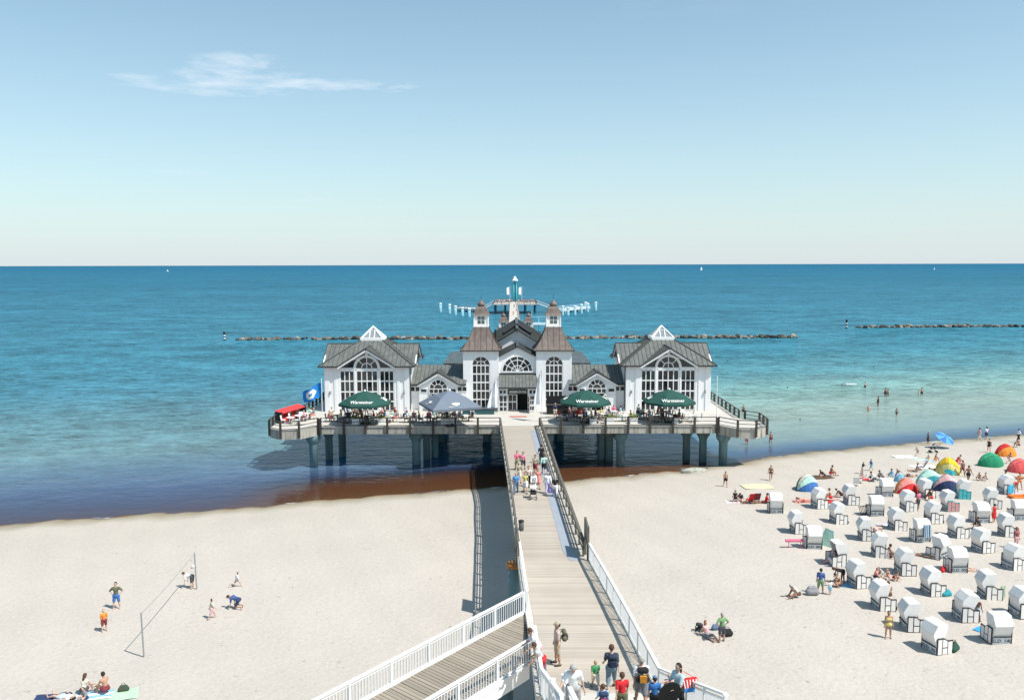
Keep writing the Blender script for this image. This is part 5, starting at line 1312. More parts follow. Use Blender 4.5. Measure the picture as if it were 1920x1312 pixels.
# ------------------------------------------------------------ hooded beach chairs
HOODM = mat('white_wicker', (0.76, 0.745, 0.715), 0.75, vary=0.05, vscale=5, bump=0.35, bscale=45, rand=0.06)
SLATM = mat('white_slat', (0.78, 0.76, 0.73), 0.6, rand=0.06); FRAMEM = mat('dark_chair_frame', (0.040, 0.028, 0.024), 0.6, rand=0.3)
NUMM = mat('number_board', (0.56, 0.62, 0.66), 0.55); NUMT = mat('number_paint', (0.03, 0.04, 0.06), 0.6)
LININGS = [mat('hood_lining_%s' % n, c, 0.9) for n, c in (('blue', (.10, .16, .28)), ('mustard', (.30, .20, .02)), ('wine', (.16, .05, .05)))]
for me_ in TXT_NUM.values(): me_.materials.clear(); me_.materials.append(NUMT)
HW = .51
def hood_meshes():
    M = {}
    # local frame: opening faces +Y
    prof = [(-.36, .46), (-.47, .78), (-.60, 1.14), (-.58, 1.22), (-.34, 1.64), (-.28, 1.68), (.22, 1.72), (.30, 1.68)]
    inn = [(y+.05 if i < 4 else y+.02, z-(.02 if i < 3 else .06)) for i, (y, z) in enumerate(prof)]
    m = MB(); n = len(prof)
    for s0, s1 in ((-HW+.03, HW-.03),):
        vs_ = [(s0, y, z) for y, z in prof]+[(s1, y, z) for y, z in prof]+[(s0, y, z) for y, z in inn]+[(s1, y, z) for y, z in inn]
        fs_ = [(i, i+1, n+i+1, n+i) for i in range(n-1)]+[(2*n+i, 3*n+i, 3*n+i+1, 2*n+i+1) for i in range(n-1)]+[(0, n, 3*n, 2*n), (n-1, 3*n-1, 4*n-1, 2*n-1)]
        m.add(vs_, fs_)
    M['hood'] = m.mesh('hood', HOODM)
    ch = prof+[(.33, 1.54), (.24, 1.22), (.16, .95), (.12, .72), (.06, .46)]
    m = MB(); m.slab([(0, y, z) for y, z in ch], .05, d=(1,0,0)); M['cheek'] = m.mesh('hood_side', HOODM)
    m = MB(); m.add([(-HW+.06, y, z) for y, z in inn]+[(HW-.06, y, z) for y, z in inn], [(i, n+i, n+i+1, i+1) for i in range(n-1)])
    m2 = MB(); m2.v = [(x, y+.012, z-.012) for x, y, z in m.v]; m2.f = m.f; m2.m = m.m; M['lining'] = m2.mesh('lining', LININGS[0])
    m = MB(); m.box(-HW+.06, HW-.06, -.34, .54, .10, .44); M['seat'] = m.mesh('seat', SLATM)
    m = MB(); m.add([(-HW+.01, -.36, .03), (HW-.01, -.36, .03), (HW-.01, -.46, .45), (-HW+.01, -.46, .45), (-HW+.01, -.33, .03), (HW-.01, -.33, .03), (HW-.01, -.42, .45), (-HW+.01, -.42, .45)],
        [(0,1,2,3),(7,6,5,4),(0,4,5,1),(1,5,6,2),(2,6,7,3),(3,7,4,0)]); M['board'] = m.mesh('number_board', NUMM)
    m = MB(); m.box(-HW+.02, HW-.02, -.475, -.43, .45, .49); M['rear_bar'] = m.mesh('rear_bar', FRAMEM)
    # side panel: dark frame, arched towards the back, with a mullioned H
    y0, y1 = -.38, .64; top = lambda y: .97-.16*ss1((y-.02)/.32)
    m = MB(); t0, t1 = -.028, .028
    m.box(t0, t1, y0, y0+.036, .0, top(y0)); m.box(t0, t1, y1-.036, y1, .0, top(y1)); m.box(t0, t1, y0+.037, y1-.037, .0, .045)
    N_ = 9; yy = [y0+(y1-y0)*i/N_ for i in range(N_+1)]
    for a, b_ in zip(yy, yy[1:]): m.slab([(t0, a, top(a)), (t1, a, top(a)), (t1, b_, top(b_)), (t0, b_, top(b_))], .055)
    for yc in (-.05, .30): m.box(t0+.002, t1-.002, yc-.016, yc+.016, .046, top(yc)-.056)
    m.box(t0+.003, t1-.003, -.027, .277, .395, .435)
    M['frame'] = m.mesh('side_frame', FRAMEM)
    def slat(ya, yb, za, zb):
        m = MB(); m.slab([(-.016, ya, za), (-.016, yb, za), (-.016, yb, min(zb, top(yb)-.06)), (-.016, ya, min(zb, top(ya)-.06))], .032, d=(1,0,0)); return m.mesh('slat', SLATM)
    M['slats'] = [slat(y0+.038, -.074, .047, .99), slat(-.026, .276, .047, .393), slat(-.026, .276, .437, .99), slat(.324, y1-.038, .047, .99)]
    m = MB(); m.box(-.42, .42, .66, .80, .04, .24); M['footrest'] = m.mesh('footrest', FRAMEM)
    return M
def ss1(t): t = min(max(t, 0), 1); return t*t*(3-2*t)
HM = hood_meshes()
def beach_chair(pos, face, label, num, lining=0, tint=None, ext=False, lean=0):
    """face = direction of the opening in degrees from +X"""
    t = thing('beach_chair', label, 'beach chair', pos, R(face-90), 'white hooded beach chairs on the sand')
    rx_ = R(-lean)
    for k in ('hood', 'lining'):
        o = link(k, HM[k], t, (0, 0, 0), (rx_, 0, 0))
        if k == 'lining': setmat(o, LININGS[lining])
    for x in (-HW-.005, HW-.045): link('hood_side', HM['cheek'], t, (x, 0, 0), (rx_, 0, 0))
    link('seat', HM['seat'], t); link('rear_bar', HM['rear_bar'], t); b_ = link('number_board', HM['board'], t)
    link('lettering', TXT_NUM[num], b_, (0, -.419, .225), (R(103), 0, 0))
    for x in (-HW-.06, HW+.06):
        f = link('side_frame', HM['frame'], t, (x, 0, 0))
        for q in HM['slats']:
            s_ = link('slat', q, f)
            if tint: setmat(s_, tint)
        if tint: setmat(f, cloth(CC['teal']))
    if ext: link('footrest', HM['footrest'], t)
    return t

# ------------------------------------------------------------ tents, towels, bags and other beach things
def fab(c): return cloth(CC[c] if isinstance(c, str) else c)
def beach_tent(pos, rz, label, cols, w_=1.9, d=1.3, h=1.15, half=False, name='beach_tent', cat='tent'):
    t = thing(name, label, cat, pos, R(rz), 'colourful pop up beach tents')
    n = len(cols); pts = 10
    for k in range(n):
        a0, a1 = math.pi*k/n, math.pi*(k+1)/n
        m = MB(); S = 5
        if half: a0, a1 = a0*.62+.25, a1*.62+.25
        for i in range(S):
            b0, b1 = a0+(a1-a0)*i/S, a0+(a1-a0)*(i+1)/S
            for j in range(pts):
                u0, u1 = -1+2*j/pts, -1+2*(j+1)/pts
                def f(b, u):
                    r = max(0, 1-abs(u)**1.75)**.72*(1+.025*math.sin(u*9+k*2))
                    return (u*w_/2, -math.cos(b)*r*d/2, math.sin(b)*r*h)
                q = [f(b0, u0), f(b0, u1), f(b1, u1), f(b1, u0)]
                m.add(q, [(0,1,2,3)])
        m.build('panel', fab(cols[k]), t, False)
    m = MB()
    for k in range(n+1):
        a0 = math.pi*k/n
        if half: a0 = a0*.62+.25
        for j in range(pts):
            u0, u1 = -1+2*j/pts, -1+2*(j+1)/pts
            g = lambda u: (u*w_/2, -math.cos(a0)*max(0, 1-abs(u)**1.75)**.72*d/2, math.sin(a0)*max(0, 1-abs(u)**1.75)**.72*h+.008)
            m.bar(g(u0), g(u1), .022, .022)
    m.build('pole_arc', mat('tent_piping', (.05,.06,.08), .7), t, kind='stuff')
    return t
def towel(pos, rz, label, c, w_=1.8, d=.9, stripe=None, cat='towel', group='towels spread on the sand'):
    m = MB(); n = 8
    nx = 10
    for i in range(nx):
        x0, x1 = -w_/2+w_*i/nx, -w_/2+w_*(i+1)/nx
        for j in range(4):
            y0, y1 = -d/2+d*j/4, -d/2+d*(j+1)/4
            zf = lambda x, y: .03+.014*math.sin(x*6+y*3)+.010*math.sin(y*9-x*2)
            m.add([(x0,y0,zf(x0,y0)),(x1,y0,zf(x1,y0)),(x1,y1,zf(x1,y1)),(x0,y1,zf(x0,y1))], [(0,1,2,3)], 1 if (stripe and j % 2) else 0)
    o = m.build('towel', [fab(c), fab(stripe or c)]); o.location = pos; o.rotation_euler = (0, 0, R(rz)); return tag(o, label, cat, group)
def bag(pos, rz, label, c, c2=None, s=1.0, name='bag', cat='bag', group=None):
    t = thing(name, label, cat, pos, R(rz), group)
    caps = [(Vector((-.16,0,.15))*s, Vector((.16,0,.15))*s, .15*s, .15*s), (Vector((-.12,.02,.30))*s, Vector((.12,.02,.30))*s, .10*s, .10*s), (Vector((-.18,0,.05))*s, Vector((.18,0,.05))*s, .07*s, .07*s)]
    link('sack', sdf_mesh('sack', caps, .035*s, [fab(c)]), t)
    m = MB(); P_ = [(Vector((-.12+.24*i/6, 0, .38+.14*math.sin(math.pi*i/6))))*s for i in range(7)]
    for a, b_ in zip(P_, P_[1:]): m.tube(a, b_, .014*s, n=5)
    m.build('handle', fab(c2 or c), t); return t
def backpack(pos, rz, label, c, c2=None, s=1.0, tiltx=0):
    t = thing('backpack', label, 'backpack', pos, R(rz), 'backpacks'); t.rotation_euler = (R(tiltx), 0, R(rz))
    caps = [(Vector((-.09,-.04,-.12))*s, Vector((.09,-.04,-.12))*s, .12*s, .12*s), (Vector((-.08,-.03,.14))*s, Vector((.08,-.03,.14))*s, .10*s, .10*s)]
    link('sack', sdf_mesh('sack', caps, .032*s, [fab(c)]), t)
    m = MB(); m.box(-.10*s, .10*s, -.185*s, -.10*s, -.17*s, .02*s); m.build('front_pocket', fab(c2 or c), t)
    for x in (-.10, .10):
        m = MB(); Q = [Vector((x, .05, -.14))*s, Vector((x*1.15, .20, -.02))*s, Vector((x*1.1, .21, .13))*s, Vector((x*.8, .06, .21))*s]
        for a, b_ in zip(Q, Q[1:]): m.bar(a, b_, .04*s, .015*s)
        m.build('strap', fab(c2 or c), t)
    return t
def stroller(pos, rz, label, c):
    t = thing('stroller', label, 'stroller', pos, R(rz), 'prams')
    for x in (-.24, .24):
        for y in (-.32, .36):
            m = MB(); m.tube((x-.02, y, .13), (x+.02, y, .13), .13, n=12); m.build('wheel', BLACK, t)
        m = MB(); m.bar((x*.9, .36, .14), (x*.9, -.62, 1.0), .03, .03); m.bar((x*.9, -.32, .14), (x*.9, .2, .72), .03, .03); m.build('frame', STEEL, t)
    m = MB(); m.bar((-.22, -.62, 1.0), (.22, -.62, 1.0), .035, .035); m.build('handle', BLACK, t)
    link('seat', sdf_mesh('seat', [(Vector((-.14,-.1,.52)), Vector((.14,-.1,.52)), .13, .13), (Vector((-.14,.25,.48)), Vector((.14,.25,.48)), .11, .11)], .04, [fab('black')]), t)
    m = MB(); 
    for i in range(5):
        a0, a1 = math.pi*.15+math.pi*.62*i/5, math.pi*.15+math.pi*.62*(i+1)/5
        m.slab([(-.24, -.12-.34*math.cos(a0), .62+.36*math.sin(a0)), (.24, -.12-.34*math.cos(a0), .62+.36*math.sin(a0)), (.24, -.12-.34*math.cos(a1), .62+.36*math.sin(a1)), (-.24, -.12-.34*math.cos(a1), .62+.36*math.sin(a1))], .02)
    m.build('hood', fab(c), t); return t
def sunshade(pos, rz, tiltx, label, c, r=.95, h=1.5, cat='sunshade'):
    t = thing('sun_umbrella', label, cat, pos, R(rz), 'small sun umbrellas on the beach')
    M_ = Matrix.Rotation(R(tiltx), 4, 'X')
    m = MB(); n = 8; tip = M_ @ Vector((0,0,h+.28))
    for k in range(n):
        a, b_ = 2*math.pi*k/n, 2*math.pi*(k+1)/n
        m.add([tip, M_ @ Vector((r*math.cos(a), r*math.sin(a), h-.05)), M_ @ Vector((r*math.cos(b_), r*math.sin(b_), h-.05))], [(0,1,2)], k % 2 if isinstance(c, tuple) and isinstance(c[0], str) else 0)
    cs = c if isinstance(c, tuple) and isinstance(c[0], str) else (c, c)
    m.build('canopy', [fab(cs[0]), fab(cs[1])], t)
    m = MB(); m.tube((0,0,-.2), tip, .02, n=6); m.build('pole', WHITE, t); return t
def folding_chair(pos, rz, label, c, frame=None):
    t = thing('folding_chair', label, 'chair', pos, R(rz), 'low folding chairs on the sand'); fr_ = frame or STEEL
    m = MB(); m.slab([(-.27, -.25, .30), (.27, -.25, .30), (.27, .25, .33), (-.27, .25, .33)], .03); m.build('seat', fab(c), t)
    m = MB(); m.slab([(-.27, -.25, .32), (.27, -.25, .32), (.27, -.55, .98), (-.27, -.55, .98)], .03, d=(0,-.9,-.4)); m.build('backrest', fab(c), t)
    for x in (-.28, .28):
        m = MB(); m.bar((x, -.30, 0), (x, .25, .36), .025, .025); m.build('leg', fr_, t)
        m = MB(); m.bar((x, .25, 0), (x, -.57, 1.0), .025, .025); m.build('leg', fr_, t)
    return t
# ------------------------------------------------------------ beach chairs: pixel of the nearest bottom corner, facing, label
CH = [
 (1456.6, 963, 88, 'outermost white hooded chair towards the platform, its back to the viewer', 0),
 (1537, 953, 22, 'white hooded chair standing right in front of the blue and green tent', 0),
 (1597, 946, 14, 'white hooded chair behind the first row, shirtless sunbather on red towel beside it', 1),
 (1573, 982, 20, 'white hooded chair with a double slatted side, below the red towel sunbather', 0),
 (1497.6, 1000, 24, 'white hooded chair half hidden behind the one with the pink rolled mat', 0),
 (1527.6, 1030, 90, 'white hooded chair with a pink rolled mat and a mint windbreak at its sides', 2),
 (1663, 932, 88, 'white hooded chair with its back turned, left of the red and orange tent', 0),
 (1645, 968, 92, 'white hooded chair with its back turned beside a dark leaning grid', 1),
 (1705, 958, 24, 'white hooded chair just in front of the red and orange tent', 0),
 (1739, 934, 22, 'white hooded chair behind the person in the pink shirt', 2),
 (1684, 994, 20, 'white hooded chair next to a pale crumpled cloth, yellow toy at its side', 0),
 (1626, 1013, -8, 'white hooded chair opening sideways so its mustard lining shows', 1),
 (1652, 1045, -4, 'white hooded chair with a sunbather and green cloth at its open side', 2),
 (1574.5, 1061, 186, 'white hooded chair facing the open beach, person in pink sitting at it', 2),
 (1731, 1016, 93, 'white hooded chair with a blue striped towel hung over its back', 0),
 (1752, 981, 22, 'white hooded chair with someone in red sitting close behind its side', 0),
 (1783, 958, 20, 'white hooded chair with a red striped side below the lavender tent', 2),
 (1807, 935, 15, 'white hooded chair with teal and white side slats', 0),
 (1799, 1008, 22, 'white hooded chair between the striped towel chair and the chair with maroon side', 1),
 (1765, 1049, 125, 'white hooded chair tilted back, a sunbather lying at its dark side', 0),
 (1799, 1074, 90, 'white hooded chair with its back turned and a red bag beside it', 0),
 (1842.5, 981, 88, 'white hooded chair with its back turned next to a red dress', 2),
 (1863.5, 953, 18, 'white hooded chair in front of the one with the blue towel on its side', 0),
 (1888, 926, 12, 'white hooded chair with a bright blue towel over its side', 1),
 (1846, 1036, 24, 'white hooded chair below the red dress, its lower side deep maroon', 0),
 (1892.5, 1006, 20, 'white hooded chair behind the person in the maroon top', 2),
 (1914, 976, 86, 'white hooded chair with its back turned, cut by the frame edge in the upper rows', 0),
 (1904, 1068, 24, 'white hooded chair leaning far back under the person in the maroon top', 0),
 (1611.6, 1102, 26, 'white hooded chair with children playing round it, beside the kneeling pair', 0),
 (1699, 1078, 20, 'white hooded chair above the two children sitting in the dug sand', 1),
 (1658, 1144, 20, 'white hooded chair with a bare back showing over its side, above the bikini woman', 0),
 (1752, 1117, 20, 'white hooded chair with a round teal ball lying at its side', 2),
 (1859, 1123, 22, 'white hooded chair with a green chequered cloth hanging from its side', 0),
 (1813, 1165, 22, 'white hooded chair with the shirtless boy in blue shorts at its side', 0),
 (1713, 1183, 20, 'white hooded chair directly behind the woman in the yellow bikini', 1),
 (1760, 1225, 30, 'nearest white hooded chair, alone at the front with a dark green bag', 0),
 (1878, 1208, 92, 'big white hooded chair with its back turned in the front row', 2),
 (1921, 1158, 24, 'white hooded chair in the front rows cut off by the frame edge', 0)]
CHP = []
for k, (u, v, f, lab, li) in enumerate(CH):
    p = G(u, v); p = (p[0], p[1]+.42, float(terrain(p[0], p[1]+.42))-.02)
    CHP.append(p)
    beach_chair(p, f-(21 if 5 < f < 60 else 0)+random.uniform(-7, 7), lab, HOOD_NUMBERS[k], li, ext=k % 3 == 0, lean=12 if k in (27, 33, 17, 23) else random.choice((-2, 0, 0, 3, 6)), tint=mat('teal_slat', (.10, .50, .52), .6) if k == 17 else (mat('red_slat', (.62, .30, .28), .6) if k == 16 else None))
# cloths on chairs
def hung(p, rz, dx, dy, z, w_, h_, label, c, stripe=None, rx_=90, name='hanging_towel'):
    m = MB(); n = 8
    for i in range(n):
        a, b_ = -w_/2+w_*i/n, -w_/2+w_*(i+1)/n; g = lambda x: .02*math.sin(x*14)
        m.slab([(a, g(a), 0), (b_, g(b_), 0), (b_, g(b_)-.03, -h_), (a, g(a)-.03, -h_)], .015, mi=1 if stripe and i % 2 else 0, d=(0,1,0))
    o = m.build(name, [fab(c), fab(stripe or c)]); M_ = Matrix.Rotation(R(rz), 3, 'Z') @ Vector((dx, dy, z)); o.location = Vector(p)+M_; o.rotation_euler = (0, 0, R(rz)); return tag(o, label, 'towel', 'towels hung on beach chairs')
hung(CHP[14], 3, .10, -.66, 1.45, .58, .95, 'blue and white striped towel hung over a hooded chair back', 'navy', 'lightblue')
hung(CHP[23], 12-90+90, .0, -.72, .95, .6, .75, 'bright blue towel hanging over the side of a hooded chair', (.06, .42, .62))
hung(CHP[32], 22, .55, -.62, .90, .45, .8, 'green chequered cloth hanging from a hooded chair side', 'green', 'cream')
bag((CHP[31][0]+.75, CHP[31][1]-.45, CHP[31][2]), 10, 'round teal beach ball bag lying beside a hooded chair', 'teal', 'white', 1.2, 'beach_bag', 'bag', 'beach bags')
bag((CHP[35][0]+1.0, CHP[35][1]-.15, CHP[35][2]), 40, 'dark green bag on the sand beside the nearest hooded chair', (.02,.07,.05), 'black', 1.3, 'beach_bag', 'bag', 'beach bags')
bag((CHP[20][0]-.95, CHP[20][1]-.1, CHP[20][2]), 40, 'red bag beside the hooded chair amid the crowd', 'red', None, 1.0, 'beach_bag', 'bag', 'beach bags')
bag(G(1888, 1190), 0, 'yellow patterned beach bag beside the big front row chair', 'yellow', 'white', 1.0, 'beach_bag', 'bag', 'beach bags')
# pink rolled mat and mint windbreak beside chair six
p = CHP[5]
o = MB(); o.tube((-.75, 0, .62), (.55, 0, .62), .12, n=12); o.tube((-.5, 0, .0), (-.5, 0, .62), .03); o.tube((.4, 0, .0), (.4, 0, .62), .03)
o = o.build('rolled_mat', fab('pink')); o.location = (p[0]-1.35, p[1]-.1, p[2]); tag(o, 'pink rolled mat propped up beside a hooded chair', 'mat')
t = thing('windbreak', 'mint green fabric windbreak leaning at a hooded chair', 'windbreak', (p[0]+1.0, p[1]+.2, p[2]), R(-60))
m = MB(); m.slab([(-.7, 0, 0), (.7, .15, 0), (.35, .5, 1.25), (-.3, .4, 1.35)], .02, d=(0,1,0)); m.build('cloth', fab('mint'), t)
m = MB(); m.tube((-.3, .42, 1.4), (-.7, 0, 0), .02, n=6); m.build('pole', WHITE, t)
t = thing('deck_grid', 'dark slatted grid leaning beside a hooded chair', 'grid', G(1622, 966), R(20))
for k in range(6): m = MB(); m.bar((-.4+.16*k, 0, 0), (-.4+.16*k, .35, .8), .04, .03); m.build('slat', FRAMEM, t)
m = MB(); m.bar((-.45, .05, .12), (.45, .05, .12), .04, .04); m.bar((-.45, .32, .72), (.45, .32, .72), .04, .04); m.build('batten', FRAMEM, t)

# ------------------------------------------------------------ tents and shades
beach_tent(G(1513, 917), 25, 'blue, mint and green beach tent before the first hooded chairs', ['blue', 'mint', 'cream', 'green', 'blue'], 2.6, 1.9, 1.5)
beach_tent(G(1885, 854), 10, 'orange and red beach tent near the waterline', ['orange', 'red', 'red'], 2.7, 2.0, 1.35)
beach_tent(G(1857, 873), 5, 'green beach tent below the orange and red one', [(.02,.24,.12), (.04,.33,.17), (.05,.36,.2)], 3.0, 2.0, 1.45)
beach_tent(G(1912, 884), 0, 'plain coral red beach tent cut by the frame edge', [(.70,.10,.10), (.74,.14,.12), (.70,.10,.10)], 2.8, 2.0, 1.4)
beach_tent(G(1777, 887), -25, 'yellow and lavender beach tent behind two walking bathers', ['yellow', (.75,.48,.03), 'lavender', 'lavender'], 2.6, 2.0, 1.7)
beach_tent(G(1742, 910), 10, 'mint green beach tent behind the hooded chairs', ['teal', 'mint', (.30,.60,.54), 'mint'], 3.0, 2.0, 1.6)
beach_tent(G(1699, 924), 15, 'red and orange beach tent squeezed between hooded chairs', ['red', 'coral', 'orange', 'coral'], 2.5, 1.9, 1.5)
beach_tent(G(1775, 918), -8, 'pink and lavender beach tent beside the teal slatted chair', ['navy', 'rose', (.70,.30,.42), 'lavender'], 2.6, 1.9, 1.5)
beach_tent(G(1687, 902), 0, 'small pale blue shelter where someone sits behind the hooded chairs', ['sky', 'lightblue', 'sky'], 1.2, .9, .9)
sunshade(G(1759, 838), 30, 32, 'blue sun umbrella tilted at the waterline', ('blue', (.10,.32,.55)), 1.15, 1.5)
sunshade(G(1776, 905), 0, 20, 'small dark teal umbrella behind the yellow tent', ('teal', (.02,.20,.2)), .55, 1.3)
t = towel(G(1420, 912), 4, 'pale yellow blanket lying alone on the open sand', (.60,.57,.36), 2.9, 1.7)
towel(G(1507, 940), 10, 'red towel under a lying sunbather before the tent', 'coral', 1.9, .8)
towel(G(1557, 940), 8, 'red towel under the shirtless sunbather among the chairs', 'red', 2.0, 1.0)
towel(G(1697, 857), 3, 'pale lilac striped blanket spread near the waterline', 'lightblue', 2.4, 1.6, 'white')
towel(G(1734, 863), 5, 'light blue towel beside two sitting children', 'lightblue', 1.8, 1.2)
towel(G(1733, 875), 3, 'white blanket between the sitting children and the yellow tent', 'white', 2.6, 1.6)
towel(G(1620, 899), 6, 'red towel beside the sitter in the white shirt', 'red', 1.8, .8)
towel(G(1790, 868), -10, 'crimson towel beneath a crouching bather', 'pink', 1.5, .9)
towel(G(1379, 941), 5, 'rose patterned blanket at the end of the lying group', 'rose', 1.8, 1.0, 'white')
towel(G(1552, 894), 4, 'dark blanket with a sitting pair on it', 'brown', 3.0, 1.3)
towel(G(1665, 985), 4, 'white crumpled cloth spread behind the chair with mustard lining', 'white', 1.8, 1.0, 'lavender')
towel(G(1593, 1097), 4, 'blue towel on the sand beside the kneeling pair', 'sky', 1.4, .8)
towel(G(1900, 925), 4, 'lavender towel beside an orange inflatable', 'lavender', 1.6, .9)
towel(G(112, 1308), 12, 'dark blue towel of the group in the lower corner', 'navy', 2.4, 1.0)
towel(G(176, 1304), 12, 'pale blue striped towel between the two seated sunbathers', 'white', 1.7, .9, 'sky')
towel(G(218, 1305), 22, 'mint green towel with a dark bag on it', (.42,.66,.42), 2.0, 1.1)
bag(G(232, 1296), 20, 'small dark green bag on the mint towel', (.05,.07,.045), None, .9, 'beach_bag', 'bag', 'beach bags')
o = sdf_mesh('inflatable', [(Vector((-.7,-.35,.15)), Vector((.7,-.35,.15)), .15, .15), (Vector((-.7,.35,.15)), Vector((.7,.35,.15)), .15, .15), (Vector((-.7,-.35,.15)), Vector((-.7,.35,.15)), .15, .15), (Vector((.7,-.35,.15)), Vector((.7,.35,.15)), .15, .15), (Vector((-.6,0,.06)), Vector((.6,0,.06)), .08, .08)], .05, [fab((.75,.18,.03))])
o = link('inflatable_boat', o, None, G(1910, 934), (0, 0, .1)); tag(o, 'orange inflatable boat among the farther hooded chairs', 'inflatable')
folding_chair(G(1405, 942), 15, 'red low folding chair in the lying group', 'red'); folding_chair(G(1417, 941), 5, 'wine red low folding chair next to the bright red one', 'maroon')
folding_chair(G(1605, 910), -20, 'bare white folding chair standing on the open sand', 'white', WHITE); folding_chair(G(1614, 905), 60, 'second bare white folding chair, turned sideways', 'cream', WHITE)
folding_chair(G(1727, 880), 40, 'grey folding chair with its tall back to the mint tent', 'grey')
stroller(G(1750, 848), 80, 'dark pushchair standing at the waterline under the blue umbrella', 'black')
# upturned boat on the shore
p = G(1302, 884); t = thing('rowing_boat', 'pale weathered rowing boat lying keel up at the waterline', 'boat', (p[0], p[1], p[2]), R(8))
m = MB(); n = 12
for i in range(n):
    f0, f1 = -1+2*i/n, -1+2*(i+1)/n
    def sec(f): w_ = .75*(1-abs(f)**2.4); return [(f*1.55, w_, 0), (f*1.55, w_*.85, .30*(1-f*f*.5)), (f*1.55, 0, .48*(1-f*f*.6)), (f*1.55, -w_*.85, .30*(1-f*f*.5)), (f*1.55, -w_, 0)]
    a, b_ = sec(f0), sec(f1); m.add(a+b_, [(j, j+1, 6+j, 5+j) for j in range(4)])
m.build('hull', mat('boat_grey', (.36,.36,.30), .8, vary=.3, vscale=3), t)
m = MB(); m.bar((-1.5, 0, .36), (1.5, 0, .36), .06, .22); m.build('keel', mat('boat_keel', (.2,.19,.16), .8), t)
for s in (-.62, .62): m = MB(); m.bar((-1.2, s, .06), (1.2, s, .06), .06, .08); m.build('gunwale', mat('boat_keel', (.2,.19,.16), .8), t)

# ------------------------------------------------------------ volleyball net
pa, pb = G(270, 1231), G(369, 1104)
t = thing('volleyball_net', 'thin volleyball net frame of two poles and a rope on the empty sand', 'net', pa)
D = Vector(pb)-Vector(pa)
pt = [Vector((-.06, .05, 2.5)), D+Vector((-.05, 0, 2.5))]
for base, top in ((Vector((0,0,-.2)), pt[0]), (D+Vector((0,0,-.2)), pt[1])):
    m = MB(); m.tube(base, top, .045, n=8); m.build('pole', mat('galvanised_pole', (.33,.34,.35), .5, metal=.4), t)
m = MB(); N_ = 10
for i in range(N_):
    f = lambda q: pt[0].lerp(pt[1], q)+Vector((0,0,-.06-.10*4*q*(1-q)))
    m.tube(f(i/N_), f((i+1)/N_), .022, n=5)
m.build('rope', mat('net_rope', (.3,.3,.3), .8), t)
me_ = MB(); me_.lathe([(.002, -.11)]+[(.11*math.cos(a), .11*math.sin(a)) for a in np.linspace(-1.35, 1.35, 9)]+[(.002, .11)], 14)
o = me_.build('ball', [cloth(CC['white'])], None, True); p = G(362, 1064); o.location = (p[0], p[1], p[2]+.11); tag(o, 'small white ball on the sand behind the volleyball pole', 'ball')

# ------------------------------------------------------------ people on the open sand
gp1 = 'people playing on the open sand'
person('akimbo', G(219, 1141), 188, 'man in olive shirt and blue shorts, hands on his hips', (('shirt', 'olive'), ('shorts', 'blue')), 0, 'dark', group=gp1)
person('stand', G(196, 1183), -140, 'child in a bright orange shirt near the volleyball net', (('shirt', 'orange'), ('shorts', 'maroon')), 0, 'brown', h=1.36, group=gp1)
person('bend', G(361, 1102), 78, 'person in white shirt bending to the ground at the net pole', (('shirt', 'white'), ('shorts', 'charcoal')), 0, 'brown', h=1.6, group=gp1)
person('run', G(444, 1100), -80, 'small pale child striding along behind the kneeling person', (('shirt', 'white'), ('trunks', 'grey')), 0, 'brown', h=1.15, group=gp1)
person('walk', G(398, 1159), -60, 'child in a pale pink shirt standing with legs apart', (('shirt', 'cream'), ('shorts', 'rose')), 0, 'dark', h=1.3, group=gp1)
person('kneel', G(448, 1141), 82, 'person in a blue shirt kneeling head down on the sand', (('shirt', (.05,.09,.24)), ('shorts', 'navy')), 1, 'dark', h=1.72, group=gp1)
g2 = 'sunbathers in the lower corner'
person('sit', G(157, 1303), -10, 'sunbather in a pale top sitting at the lower corner', (('vest', 'cream'), ('trunks', 'charcoal')), 0, 'brown', long_=True, h=1.65, group=g2)
person('sit', G(199, 1301), 60, 'shirtless sunbather sitting with his back turned on the mint towel', swim('maroon'), 1, 'dark', group=g2)
person('lie', G(118, 1310), 72, 'sunbather lying on the dark blue towel', (('vest', 'white'), ('trunks', 'lightblue')), 0, 'dark', h=1.65, group=g2)
person('sit', G(162, 1314), 150, 'child with brown hair at the bottom edge beside the seated sunbather', (('shirt', 'grey'), ('trunks', 'navy')), 0, 'brown', h=1.2, group=g2)
g3 = 'people resting between the footbridge and the chairs'
person('akimbo', G(1353, 1203), 20, 'man in a green shirt standing beside a seated woman, hands on his hips', (('shirt', (.16,.30,.14)), ('shorts', 'charcoal')), 1, 'grey', group=g3)
person('sitlong', G(1325, 1193), -150, 'woman with auburn hair sitting on the sand by the backpack', (('vest', 'rose'), ('shorts', 'grey')), 0, 'red', long_=True, h=1.68, group=g3)
backpack((lambda p: (p[0], p[1], p[2]+.22))(G(1311, 1183)), 150, 'dark grey backpack on the sand beside the auburn haired woman', 'charcoal', 'black', 1.25)
bag(G(1342, 1180), 10, 'blue and white bag lying between the green shirt man and the seated woman', 'jeans', 'white', .9, 'beach_bag', 'bag', 'beach bags')
bag(G(1364, 1192), 10, 'black bag hanging low beside the man in the green shirt', 'black', None, 1.1, 'shoulder_bag', 'bag', 'beach bags')
person('sitfold', G(1497, 1119), 98, 'grey haired bather alone on the sand, leaning over his own legs', (('vest', 'cream'), ('trunks', 'brown')), 2, 'grey', group=g3)
bag(G(1523, 1115), 0, 'grey and white bag behind the grey haired bather', 'grey', 'white', 1.5, 'beach_bag', 'bag', 'beach bags')
person('stand', G(1538, 1112), -25, 'woman in a blue top and pale shorts standing with a toddler', (('shirt', (.07,.13,.34)), ('shorts', 'sage')), 1, 'dark', h=1.7, group=g3)
